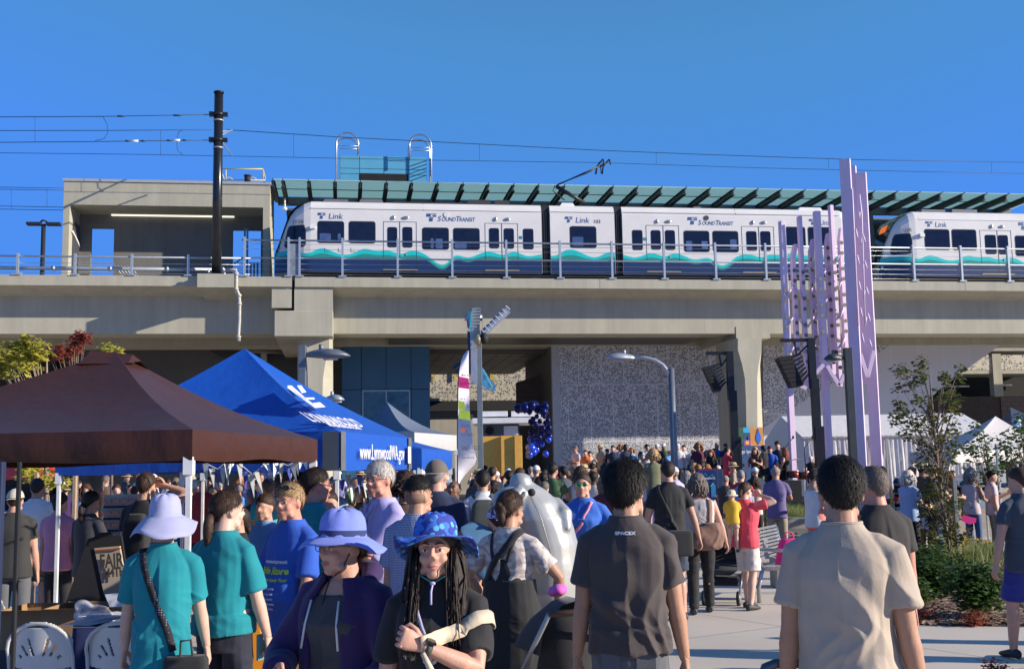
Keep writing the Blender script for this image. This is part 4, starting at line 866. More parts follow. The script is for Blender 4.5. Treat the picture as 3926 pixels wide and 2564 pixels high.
# ---------------------------------------------------------------- tents
def fabric(name,c,rough=.55,**k):
    m=mat(name,c,rough,var=.03,scale=2,bump=.8,bscale=4,stretch=(1,1,.6),**k)
    for n in m.node_tree.nodes:
        if n.type=='BUMP': n.inputs['Distance'].default_value=.022
    return m
def tent(name,lab,FR,BR,FL,ze,hv,za,m_,mv=None,sag=.10,apex=None,legs=True,legm=None,grp='canopy tents',vent=False,valbulge=.03,cat='tent',rs=.12,zend=0):
    FR=Vector((*FR,0));BR=Vector((*BR,0));FL=Vector((*FL,0)); BL=FL+BR-FR; c=(FR+BL)/2
    t=thing(name,lab,cat,(c.x,c.y,0),grp); A=Vector((apex[0],apex[1],za)) if apex else Vector((c.x,c.y,za))
    C=[FL,FR,BR,BL]; b=MB(); b.smooth=True
    for i in range(4):
        P,Q=C[i],C[(i+1)%4]; n=14; m=12; rows=[]
        for a in range(m+1):
            tt=a/m*(1 if not vent else .93); row=[]
            for k in range(n+1):
                s=k/n; e=P.lerp(Q,s); e=Vector((e.x,e.y,ze)); p=e.lerp(A,tt); p.z-=(rs+sag*4*s*(1-s))*math.sin(PI*tt); row.append(p)
            rows.append(row)
        b.loft(rows,caps=False,close=False)
    b.build('roof',m_,t)
    if vent:
        b=MB(); b.smooth=True; top=Vector((A.x,A.y,za+.02))
        for i in range(4):
            P,Q=C[i],C[(i+1)%4]; p=Vector((P.x,P.y,ze)).lerp(A,.83)+Vector((0,0,.015)); q=Vector((Q.x,Q.y,ze)).lerp(A,.83)+Vector((0,0,.015)); mid=(p+q)/2+Vector((0,0,.045 if i==1 else .0)); b.add([p,mid,q,top],[(0,1,3),(1,2,3)])
        b.build('vent_cap',m_,t)
    b=MB(); b.smooth=True
    for i in range(4):
        P,Q=C[i],C[(i+1)%4]; N=Vector(((Q-P).y,-(Q-P).x,0)).normalized(); n=24; rows=[]
        for a in range(5):
            row=[]
            for k in range(n+1):
                s=k/n; e=P.lerp(Q,s); w_=valbulge*math.sin(PI*a/4)*(.5+.5*math.sin(k*1.7+i))*min(1,9*s*(1-s)) ; p=Vector((e.x,e.y,ze-hv*a/4-.012*math.sin(s*PI*3)*a/4))+N*w_; row.append(p)
            rows.append(row)
        b.loft(rows,caps=False,close=False)
    b.build('valance',mv or m_,t)
    if legs:
        for k,P in enumerate(C):
            p=P.lerp(c,.02); b=MB(); b.box(p.x-.016,p.x+.016,p.y-.016,p.y+.016,0,ze-.02); b.build('leg',legm or insm,t)
            b=MB(); b.box(p.x-.03,p.x+.03,p.y-.03,p.y+.03,ze-hv-.09,ze-hv+.02); b.build('leg_bracket',insm,t)
    return t,C,A
def corner(px,Y): p=at(px,1787,Y); return (p.x,p.y)
brown=fabric('brown_canopy',(.054,.020,.013),.42,spec=.25)
bt,BC,BA=tent('canopy_tent','brown pop up canopy with vented peak, nearest tent at left',corner(736,7.0),corner(1217,9.9),(corner(736,7.0)[0]-3.0,7.0+.3),2.065,.19,2.74,brown,sag=.02,rs=.07,vent=False,legm=insm,apex=(at(440,1400,8.6).x,8.6))
b=MB(); b.smooth=False; cx_,cy_,cz_=BA.x-.02,BA.y,BA.z; h_=.19
base=[Vector((cx_-h_,cy_-h_,cz_-.115)),Vector((cx_+h_,cy_-h_,cz_-.115)),Vector((cx_+h_+.03,cy_+h_,cz_-.13)),Vector((cx_-h_,cy_+h_,cz_-.115))]; T0=at(350,1343,cy_); T1_=at(508,1359,cy_-.05)
b.add(base+[T0,T1_],[(0,1,5,4),(2,3,4,5),(3,0,4)]); b.add([base[1]+Vector((0,0,.0)),base[1].lerp(base[2],.5)+Vector((.02,0,.04)),T1_],[(0,1,2)]); b.build('vent_cap',brown,bt)
b=MB(); q=base[1].lerp(base[2],.5)+Vector((.0,0,.04)); b.sheet([base[1]+Vector((-.05,.03,.02)),base[2]+Vector((-.05,0,.02)),T1_+Vector((-.06,.02,-.02))]); b.build('vent_opening',matte_black,bt)
blue=fabric('blue_canopy',(.006,.075,.40),.5); grey_c=mat('grey_corner',(.10,.11,.12),.6)
F1,B1=corner(1300,11.0),corner(1573,13.9)
ut,UC,UA=tent('canopy_tent','royal blue canopy with white city lettering on its valance',F1,B1,(F1[0]-2.95,F1[1]+.43),2.17,.375,3.19,blue,sag=.04,rs=.06,valbulge=.012,apex=(at(937,1400,12.7).x,12.7))
for P in(UC[1],UC[2]):
    for Q in UC:
        if (Q-P).length<3.3 and (Q-P).length>.1:
            d=(Q-P).normalized(); N=Vector((d.y,-d.x,0)); 
            if N.dot(P-Vector((UA.x,UA.y,0)))<0: N=-N
            b=MB(); a=P+N*.02; e=P+d*.16+N*.02; b.add([(a.x,a.y,1.79),(e.x,e.y,1.79),(e.x,e.y,2.172),(a.x,a.y,2.172)],[(0,1,2,3)]); b.build('corner_patch',grey_c,ut)
wtx=mat('print_white',(.75,.75,.78),.5)
P,Q=UC[1],UC[2]; d=(Q-P).normalized(); N=Vector((d.y,-d.x,0))
def MXY(o,x,y): 
    z=x.cross(y).normalized(); return Matrix(((x.x,y.x,z.x,o.x),(x.y,y.y,z.y,o.y),(x.z,y.z,z.z,o.z),(0,0,0,1)))
text('lettering','www.LynnwoodWA.gov',wtx,ut,MXY(P+d*.55+N*.05+Vector((0,0,1.90)),d,Vector((0,0,1))),size=.235,sx=.80,off=.0005)
b=MB(); o=P+d*2.62+N*.05; b.add([o+Vector((0,0,1.86)),o+d*.14+Vector((0,0,1.86)),o+d*.14+Vector((0,0,2.06)),o+Vector((0,0,2.06))],[(0,1,2,3)]); b.build('small_label',wtx,ut)
P3=Vector((P.x,P.y,2.17));Q3=Vector((Q.x,Q.y,2.17)); rn=(Q3-P3).cross(UA-P3).normalized(); 
if rn.z<0: rn=-rn
ro=P3+rn*.03
for pts in([(0,600),(32,598),(128,683),(190,682),(198,695),(118,699)],[(0,612),(14,608),(178,722),(230,715),(272,748),(200,756)],[(70,598),(100,597),(137,645),(106,652)]):
    b=MB(); b.sheet([onplane(*c2b(x,y),ro,rn) for x,y in pts]); b.build('city_mark',wtx,ut)
up=(UA-(P3+Q3)/2); up=(up-d*up.dot(d)).normalized()
o=onplane(*c2b(178,848),ro,rn); e=onplane(*c2b(478,852),ro,rn)
text('lettering','LYNNWOOD',wtx,ut,MXY(o,d,up),size=.24,sx=(e-o).length/1.40,off=0)
o=onplane(*c2b(300,882),ro,rn); text('lettering','WASHINGTON',wtx,ut,MXY(o,d,up),size=.12,sx=1.35,off=0)
F2,B2=corner(1617,14.5),corner(1734,17.3)
tent('canopy_tent','plain royal blue canopy just behind the lettered blue tent',F2,B2,(F2[0]-2.95,F2[1]+.35),2.05,.27,2.62,blue,sag=.05,rs=.06)
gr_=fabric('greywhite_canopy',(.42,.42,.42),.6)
tent('canopy_tent','pale grey canopy with shaded front slope, left of the feather banner',corner(1590,19.0),corner(1752,21.2),corner(1330,20.5),2.40,.28,3.04,fabric('slate_canopy',(.11,.14,.20),.6),mv=gr_,sag=.05,rs=.12,apex=(at(1483,1400,21).x,21))  # slate roof fabric, paler valance
# right tents
wt=fabric('white_vinyl',(.52,.49,.47),.45)
t,_,_=tent('canopy_tent','white pop up canopy behind the young tree, right side',corner(3655,27),corner(4120,29.5),corner(3488,30),1.97,.27,2.9,wt,sag=.05,rs=.12,apex=(at(3803,1400,30).x,30))
navyf=fabric('navy_canopy',(.012,.02,.05),.5)
t,NC,NA=tent('canopy_tent','navy canopy peak with a pale curled emblem, at the right edge',corner(3900,33),corner(4300,37),corner(3740,36),2.3,.35,3.4,navyf,apex=(at(3862,1400,36).x,36),sag=.03,rs=.2)
b=MB(); b.tube([at(*cB(x,y),32.6) for x,y in((2098,642),(2060,640),(2035,655),(2050,668),(2090,672),(2098,684),(2070,690),(2035,686))],.05,6); b.build('emblem',mat('emblem_blue',(.35,.5,.7),.5),t)
YB=40
wm2=fabric('marquee_vinyl',(.72,.69,.66),.5)
mt=thing('marquee','long white frame marquee with pleated side walls, behind the sculpture','marquee',groundpt(3450,YB))
def bx(px): return at(px,1787,YB).x
xa_,xb_=bx(3080),bx(3830); zr=zat(3400,1588,YB+3); zev=zat(3400,1668,YB)
b=MB(); b.smooth=False
b.add([(xa_,YB,zev),(xb_,YB,zev),(xb_,YB+3,zr),(xa_,YB+3,zr),(xb_,YB+6,zev),(xa_,YB+6,zev)],[(0,1,2,3),(3,2,4,5),(0,3,5),(1,4,2)]); b.build('roof',wm2,mt)
b=MB(); b.smooth=True; n=120; rows=[]
for zz_ in(zev,zev*.66,zev*.33,0): rows.append([Vector((xa_+(xb_-xa_)*k/n,YB+.05*math.sin(k*.9)*(1-zz_/zev)+.03*math.sin(k*2.3+zz_),zz_)) for k in range(n+1)])
b.loft(rows,caps=False,close=False); b.add([(xa_,YB,zev),(xa_,YB+6,zev),(xa_,YB+6,0),(xa_,YB,0)],[(0,1,2,3)]); b.build('side_wall',wm2,mt)
for px in(3140,3340,3402,3560): b=MB(); x=bx(px); b.box(x-.03,x+.03,YB-.06,YB-.04,0,zev); b.build('seam',mat('vinyl_seam',(.35,.33,.3),.6),mt)
b=MB(); b.box(xa_,xb_,YB-.08,YB-.04,zev-.06,zev-.02); b.build('eave_strip',mat('vinyl_seam',(0,0,0)),mt)
# red tent fragment and banners at far left
redf=fabric('red_canopy',(.42,.015,.03),.5)
tent('canopy_tent','red and white canopy glimpsed under the brown tent, far left',corner(150,24),corner(235,27),corner(-60,25),2.05,.35,2.6,mat('white_top',(.6,.6,.62),.5),mv=redf,legs=False)
# bunting
bu=thing('bunting','string of white and blue triangular pennants hanging between the two nearest tents','bunting',at(960,1787,10.4)-Vector((0,0,at(960,1787,10.4).z)))
pw_=mat('pennant_white',(.6,.68,.70),.6); pb2=mat('pennant_blue',(.06,.10,.42),.6); pg2=mat('pennant_grey',(.42,.42,.40),.6)
rnd=random.Random(3)
PEN=[(1400,1025,1390,1115,1),(1442,1055,1447,1190,0),(1485,1090,1500,1185,2),(1525,1100,1530,1190,1),(1557,1080,1570,1200,0),(1588,1040,1600,1165,2),(1635,1030,1605,1090,0),(1680,1060,1690,1165,2),(1720,1110,1722,1225,1),(1762,1135,1782,1255,0),(1795,1115,1843,1220,2),(1860,1050,1915,1110,0),(1830,1080,1900,1140,1),(1935,1040,1918,1130,0),(1972,1055,1970,1150,2),(2020,1070,2037,1140,1),(2048,1055,2080,1145,0),(2072,1020,2092,1100,2),(2112,1018,2100,1055,0),(2138,1035,2150,1062,0)]
for x0,y0,x1,y1,k in PEN:
    f=lambda x,y:(x/1.828,1200+y/1.828); p=at(*f(x0-21,y0),10.4); q=at(*f(x0+21,y0-4),10.35+rnd.random()*.12); r_=at(*f(x1,y1+42),10.3+rnd.random()*.2)
    b=MB(); b.sheet([p,q,r_]); b.build('pennant',(pw_,pb2,pg2)[k],bu)
b=MB(); b.tube([at(x/1.828,1200+y/1.828,10.4) for x,y in((1345,1000),(1442,1053),(1525,1092),(1600,1030),(1680,1055),(1770,1130),(1850,1060),(1930,1035),(2020,1068),(2110,1015),(2200,1060))],.004,4); b.build('string',insm,bu)
bu2=thing('bunting','row of white pennants below the blue lettered valance','bunting',groundpt(1400,13.5))
for k,(x,y) in enumerate([(1290,1815),(1312,1840),(1335,1822),(1352,1862),(1378,1828),(1402,1850),(1425,1872),(1448,1840),(1475,1822),(1500,1815),(1525,1850),(1545,1820),(1560,1815)]):
    p=at(x-11,y,13.4); q=at(x+11,y-3,13.45); r_=at(x+rnd.uniform(-8,8),y+55+rnd.random()*15,13.4); b=MB(); b.sheet([p,q,r_]); b.build('pennant',(pw_,pb2,pg2)[k%3],bu2)
# ---------------------------------------------------------------- speakers on lifting towers
def tower(px,pts_top,Y,quad,side_q,lab1,lab2,cf=None):
    q=lambda x,y:(2600+x/2.989,1280+y/2.989); g_=groundpt(px,Y)
    t=thing('lifting_tower',lab1,'lifting tower',g_); x0=at(px,pts_top,Y).x; zt_=zat(px,pts_top,Y)
    for k,(w_,za_,zb2) in enumerate(((.20,zt_-1.5,zt_),(.22,zt_-3.0,zt_-1.2),(.26,zt_-4.6,zt_-2.6),(.32,0,zt_-4.0))): b=MB(); b.box(x0-w_/2+.05*k,x0+w_/2+.05*k,Y-w_/2,Y+w_/2,max(0,za_),zb2); b.build('mast_section',black,t)
    b=MB(); a=at(*q(*quad[0]),Y); b.bar((x0,Y,zt_-.05),(a.x+.1,Y,zt_-.05),.12,.1); b.bar((x0,Y,zt_-.1),(a.x+.55,Y,a.z+.02),.05); b.bar((a.x+.5,Y,zt_-.05),(a.x+.55,Y,a.z+.02),.05); b.build('boom',black,t)
    s=thing('speaker_array',lab2,'loudspeaker',at(*q(*quad[2]),Y)); n=7
    # curved column of cabinets: front edge from quad[0] to quad[3], rear edge quad[1] to quad[2]
    for k in range(n):
        f0,f1=k/n,(k+.9)/n
        def L(a,b_,t_): return (a[0]+(b_[0]-a[0])*t_,a[1]+(b_[1]-a[1])*t_)
        fa,fb=L(quad[0],quad[3],f0),L(quad[0],quad[3],f1); ra,rb=L(quad[1],quad[2],f0),L(quad[1],quad[2],f1)
        V=[at(*q(*p),Y) for p in(fa,ra,rb,fb)]; D=Vector((.12,.95,0)); b=MB(); b.add(V+[v+D for v in V],[(3,2,1,0),(4,5,6,7)]+[(i,(i+1)%4,(i+1)%4+4,i+4) for i in range(4)]); b.build('cabinet',matte_black,s,fix=True)
        V=[at(*q(*p),Y) for p in(ra,side_q[0] if 0 else L(side_q[0],side_q[1],f0),L(side_q[0],side_q[1],f1-.05),rb)]; V=[v+Vector((0,.3,0)) for v in V]; D=Vector((.05,.3,0)); b=MB(); b.add(V+[v+D for v in V],[(3,2,1,0),(4,5,6,7)]+[(i,(i+1)%4,(i+1)%4+4,i+4) for i in range(4)]); b.build('cabinet_side',mat('speaker_side',(.035,.036,.04),.35,.2),s,fix=True)
tower(2796,1347,34,[(285,380),(360,360),(500,640),(415,655)],[(500,320),(580,560)],'black lifting tower left of the second pier carrying a hung speaker array','black curved speaker array hanging left of the second pier')
tower(3108,1297,33,[(1145,265),(1300,240),(1440,590),(1305,605)],[(1430,200),(1535,480)],'black lifting tower in front of the lilac sculpture','larger black curved speaker array overlapping the lilac sculpture')
# ---------------------------------------------------------------- kiosk, yellow hut, balloons, banner on pier
wk=mat('kiosk_white',(.80,.80,.80),.5,var=.1,scale=1)
t=thing('kiosk_roof','flat white kiosk with stepped roof fascia by the balloon garland','kiosk',groundpt(1950,46))
def bxp(x0,x1,y0,y1,Y,dep,m_,nm,par): p=at(x0,y1,Y); q=at(x1,y0,Y); b=MB(); b.box(p.x,q.x,Y,Y+dep,max(0,p.z),q.z); return b.build(nm,m_,par,bevel=.01)
bxp(1811,2093,1598,1624,46,3,wk,'fascia',t); bxp(1845,1945,1575,1597,46.2,2.5,wk,'upper_fascia',t); bxp(1960,2072,1574,1597,46.2,2.5,wk,'upper_fascia',t)
bxp(1850,1990,1625,1900,47,2,mat('kiosk_teal',(.10,.15,.17),.5),'rear_wall',t); bxp(1932,1985,1632,1668,46.5,.3,wk,'sign_panel',t)
b=MB(); c=at(1877,1650,46.9); b.tube([c,c+Vector((0,-.06,0))],.18,16); b.build('clock',matte_black,t)
yh=mat('yellow_hut',(.80,.42,.07),.6,var=.08)
t=thing('yellow_hut','mustard yellow box shaped hut under the white kiosk roof','hut',groundpt(1930,43))
bxp(1852,1924,1671,1950,43,2,yh,'side_panel',t); bxp(1924.5,1975,1669,1950,42.6,2.4,yh,'front_panel',t); bxp(1977,2001,1669,1950,42.5,2.4,yh,'front_panel',t); b=MB(); b.box(at(1975,1787,42.5).x,at(1977,1787,42.5).x,42.58,42.7,0,zat(1975,1669,42.5)); b.build('gap',matte_black,t)
bal=mat('balloon_blue',(.002,.006,.08),.3,var=.1,spec=.2); ball=mat('balloon_bright',(.01,.05,.5),.2,var=.1,spec=.5)
t=thing('balloon_garland','garland of dark blue balloons climbing beside the perforated wall','balloons',groundpt(2080,44)); rb=random.Random(5)
for k in range(46):
    if k<12: x,y,r=1985+k*10+rb.uniform(-8,8),1560+rb.uniform(-8,10),rb.uniform(11,19)
    else: x,y,r=2068+rb.uniform(-38,38)-max(0,(k-34))*1.2,1575+(k-12)*4.9+rb.uniform(-8,8),rb.uniform(9,15)
    c=at(x,y,44+rb.uniform(-.3,.3)); b=MB(); rr=r/FP*44; b.ell(c,(rr,rr,rr*1.08),12,8); b.tube([c-Vector((0,0,rr*1.05)),c-Vector((0,0,rr*1.2))],[.02,.04],6); b.build('balloon',bal if k<34 else ball,t)
c=at(2036,1718,43.4); b=MB(); rr=19/FP*43.4; b.ell(c,rr,14,10); b.build('balloon',ball,t)
# poster wrapped round the second pier
t=thing('pier_poster','orange and navy event poster wrapped round the foot of the second pier','poster',VM@Vector((U(2870,1700,-1.6),-1.6,0)))
pv_=-1.62
def pr(x0,x1,y0,y1,m_,nm='poster_field',e=0):
    b=MB(VM); b.box(U(x0,1700,pv_),U(x1,1700,pv_),pv_-.01-e,pv_+.12,Z(2880,y1,pv_),Z(2880,y0,pv_)); return b.build(nm,m_,t)
po=mat('poster_orange',(.55,.24,.06),.6,var=.2,scale=2); pn=mat('poster_navy',(.015,.06,.16),.6)
pr(2827,2851,1638,1708,mat('poster_green',(.02,.09,.04),.6)); pr(2851.5,2877,1638,1658,mat('poster_sky',(.03,.35,.6),.6)); pr(2851.5,2877,1658.5,1684,pn); pr(2851.5,2877,1684.5,1708,mat('poster_purple',(.3,.04,.35),.6)); pr(2877.5,2927,1638,1708,po); pr(2827,2928,1708.5,1900,pn)
pr(2858,2871,1690,1703,mat('poster_yellow',(.7,.45,.03),.6),'poster_mark',.01)
b=MB(VM); u,z=UZ(2908,1675,pv_-.03); b.prism([(u-.13,z+.02),(u,z+.42),(u+.13,z+.02),(u+.12,z-.15),(u,z-.35),(u-.12,z-.15)],'y',pv_-.035,pv_-.01); b.build('drop_mark',mat('poster_drop',(.02,.12,.5),.5),t)
vtext('lettering','go lynnwood',wtx,t,2842,1737,pv_-.05,13,off=.01,sx=.9)
# 'explore' information kiosk
YK=24; t=thing('information_screen','dark blue standing map screen reading explore, among the crowd','screen',groundpt(2722,YK))
bxp(2677,2752,1795,1980,YK,.14,matte_black,'housing',t); bxp(2680,2749,1800,1960,YK-.012,.01,mat('screen_blue',(.02,.04,.16),.25,var=.3,scale=5),'screen',t); bxp(2753,2771,1797,1975,YK+.05,.1,mat('screen_edge',(.03,.06,.12),.3),'side_panel',t)
bxp(2681,2748,1799,1801.5,YK-.02,.01,pk,'top_stripe',t); bxp(2684,2703,1815,1850,YK-.02,.008,mat('map_blue',(.04,.22,.45),.4),'map_patch',t); bxp(2727,2742,1856,1905,YK-.02,.008,mat('map_blue',(0,0,0)),'map_patch',t)
for pts in([(2704,1812),(2716,1830),(2730,1818),(2742,1840)],[(2690,1862),(2706,1850),(2722,1866),(2736,1850)]): b=MB(); b.tube([at(x,y,YK-.03) for x,y in pts],.005,4); b.build('map_line',mat('map_green',(.05,.5,.2),.4),t)
p=at(2702,1836,YK-.03); text('lettering','explore!',wtx,t,Matrix.Translation(p)@Matrix.Rotation(PI/2,4,'X'),size=.065,off=.001)
# ================================================================ PEOPLE
from mathutils.bvhtree import BVHTree
def _h(i,j,k): 
    n=(i*73856093)^(j*19349663)^(k*83492791); n=(n^(n>>13))*1274126177; return ((n^(n>>16))&0xffff)/65535.0
def vnoise(p):
    p=np.asarray(p,float); i=np.floor(p).astype(np.int64); f=p-i; f=f*f*(3-2*f); r=0
    for a in(0,1):
        for b in(0,1):
            for c in(0,1):
                w_=(f[:,0] if a else 1-f[:,0])*(f[:,1] if b else 1-f[:,1])*(f[:,2] if c else 1-f[:,2]); r=r+w_*_h(i[:,0]+a,i[:,1]+b,i[:,2]+c)
    return r*2-1
def cloth_disp(seed,amp,wz=1.08):
    """drape folds hanging from the shoulders and creases gathered at the waist"""
    def f(co,no):
        s=np.array([seed*3.1,seed*1.7,seed*2.3]); w1=vnoise(co*4+s)
        q=np.stack([co[:,0]*9+w1*1.6+co[:,2]*2.2*np.sign(co[:,0]),co[:,1]*9,co[:,2]*2.4],1)+s; a=1-2*np.abs(vnoise(q)); a=np.clip(a,-.4,1)
        q=np.stack([co[:,0]*3,co[:,1]*3,co[:,2]*17+w1*2.2+co[:,0]*8],1)+s; b=1-2*np.abs(vnoise(q)); m=np.exp(-((co[:,2]-wz)/.12)**2)
        fade=np.clip((1.50-co[:,2])/.22,.15,1)
        return (amp*.75*a*fade+amp*.6*b*m+amp*.08*vnoise(co*16+s))[:,None]*no
    return f
def remesh(mb,vox,it,name,m,parent=None,disp=None,scale=1.0,extra=None,voxs=1.0,decim=0):
    me=bpy.data.meshes.new('tmp'); me.from_pydata([tuple(p) for p in mb.v],[],mb.f); 
    bm=bmesh.new(); bm.from_mesh(me); bmesh.ops.recalc_face_normals(bm,faces=bm.faces); bm.to_mesh(me); bm.free()
    o=bpy.data.objects.new('tmp',me); COL.objects.link(o)
    r=o.modifiers.new('r','REMESH'); r.mode='VOXEL'; r.voxel_size=vox; r.use_smooth_shade=True
    s=o.modifiers.new('s','SMOOTH'); s.factor=.5; s.iterations=it
    dg=bpy.context.evaluated_depsgraph_get(); m2=bpy.data.meshes.new_from_object(o.evaluated_get(dg)); bpy.data.objects.remove(o); bpy.data.meshes.remove(me)
    n=len(m2.vertices)
    if disp is not None and n:
        co=np.empty(n*3); m2.vertices.foreach_get('co',co); co=co.reshape(-1,3); no=np.empty(n*3); m2.vertices.foreach_get('normal',no); no=no.reshape(-1,3)
        co=co+disp(co,no); m2.vertices.foreach_set('co',co.ravel())
    if extra is not None:
        b=bmesh.new(); b.from_mesh(m2); e=bpy.data.meshes.new('e'); e.from_pydata([tuple(p) for p in extra.v],[],extra.f); b.from_mesh(e); bpy.data.meshes.remove(e)
        for f in b.faces: f.smooth=True
        b.to_mesh(m2); b.free()
    if scale!=1: m2.transform(Matrix.Scale(scale,4))
    m2.materials.clear(); m2.materials.append(m); m2.polygons.foreach_set('use_smooth',[True]*len(m2.polygons)); m2.name=name; m2.update()
    o=bpy.data.objects.new(name,m2); COL.objects.link(o)
    if parent is not None: adopt(o,parent)
    return o
def cloth(name,c,rough=.85,bs=90,**k): return mat('cloth_'+name,c,rough,var=k.pop('var',.10),scale=5,bump=.07,bscale=bs,sheen=.1,**k)
def skinm(k): 
    c={'fair':(.52,.29,.21),'tan':(.42,.23,.15),'olive':(.36,.20,.125),'brown':(.15,.075,.045),'pale':(.60,.38,.29),'ruddy':(.52,.24,.17)}[k]
    return mat('skin_'+k,c,.5,var=.09,scale=14,bump=.08,bscale=120,spec=.35)
def hairm(k):
    c={'black':(.010,.008,.007),'brown':(.045,.022,.013),'dark':(.022,.013,.010),'blond':(.36,.24,.12),'grey':(.22,.20,.19),'white':(.55,.52,.48),'red':(.20,.05,.02),'ginger':(.30,.12,.04),'greybrown':(.13,.10,.085)}[k]
    return mat('hair_'+k,c,.62,var=.22,scale=60,bump=.3,bscale=110,stretch=(1,1,.2),spec=.35)
def ellring(c,rx,ry,k=20,rot=0,n=2.3):
    P=[]
    for j in range(k):
        a=2*PI*j/k; ca,sa=math.cos(a),math.sin(a); x=rx*math.copysign(abs(ca)**(2/n),ca); y=ry*math.copysign(abs(sa)**(2/n),sa)
        P.append(Vector((c[0]+x*math.cos(rot)-y*math.sin(rot),c[1]+x*math.sin(rot)+y*math.cos(rot),c[2])))
    return P
def ik(S,W,l1,l2,pole):
    d=W-S; L=min(d.length,(l1+l2)*.999); d.normalize(); W=S+d*L; a=(l1*l1-l2*l2+L*L)/(2*L); h=math.sqrt(max(l1*l1-a*a,0)); p=Vector(pole); p=(p-d*p.dot(d)); p.normalize(); return S+d*a+p*h,W
ARMS={'down':((.238,.04,.80),(.0,-1,0)),'out':((.36,.06,.82),(1,-.5,0)),'bent':((.20,.30,1.08),(.3,-1,-.4)),'front':((.06,.26,1.10),(.7,-.5,-.6)),'hip':((.22,.05,.98),(1,-.6,0)),
      'phone':((.10,.32,1.26),(.6,-.2,-1)),'brow':((.10,.16,1.62),(1,.2,-.2)),'up':((.18,.32,1.50),(.6,0,-1)),'cross':((-.13,.20,1.20),(.8,.1,-.8)),'strap':((.08,.16,1.30),(.7,-.1,-1)),'fwd':((.20,.42,1.15),(.3,-.3,-1))}
def hand(W,d,side,curl=.5,thumb=None,ls=1):
    b=MB(); b.smooth=True; d=d.normalized(); u=Vector(thumb or (0,1,0)); u=(u-d*u.dot(d)); 
    if u.length<.1: u=Vector((0,0,1)); u=u-d*u.dot(d)
    u.normalize(); n=d.cross(u).normalized()*side   # palm normal
    def P(a,b_,c): return W+(d*a+u*b_+n*c)*ls
    rings=[]
    for a,wd,th in((-.03,.024,.021),(.0,.026,.019),(.03,.034,.017),(.06,.041,.015),(.088,.040,.012),(.096,.034,.006)):
        rings.append([P(a,wd*math.cos(2*PI*j/14),th*math.sin(2*PI*j/14)) for j in range(14)])
    b.loft(rings)
    for k,(y,L) in enumerate(((.031,.072),(.011,.080),(-.010,.074),(-.030,.058))):
        pts=[P(.078,y,0)]; ang=curl*.35; p=P(.09,y*1.02,0)
        pts.append(p); 
        for seg in(.42,.32,.26):
            ang+=curl*(.75+.08*k); dirv=d*math.cos(ang)+n*math.sin(ang)+u*(.04*(1.5-k)); p=p+dirv*(L*seg*ls); pts.append(p)
        b.tube(pts,[.0095*ls,.0095*ls,.0088*ls,.008*ls,.0062*ls],8)
    pts=[P(.015,.024,.004),P(.04,.045,.014),P(.065,.055,.022+.01*curl),P(.088,.054-.02*curl,.028+.012*curl)]
    b.tube(pts,[.013*ls,.012*ls,.0105*ls,.007*ls],8); return b
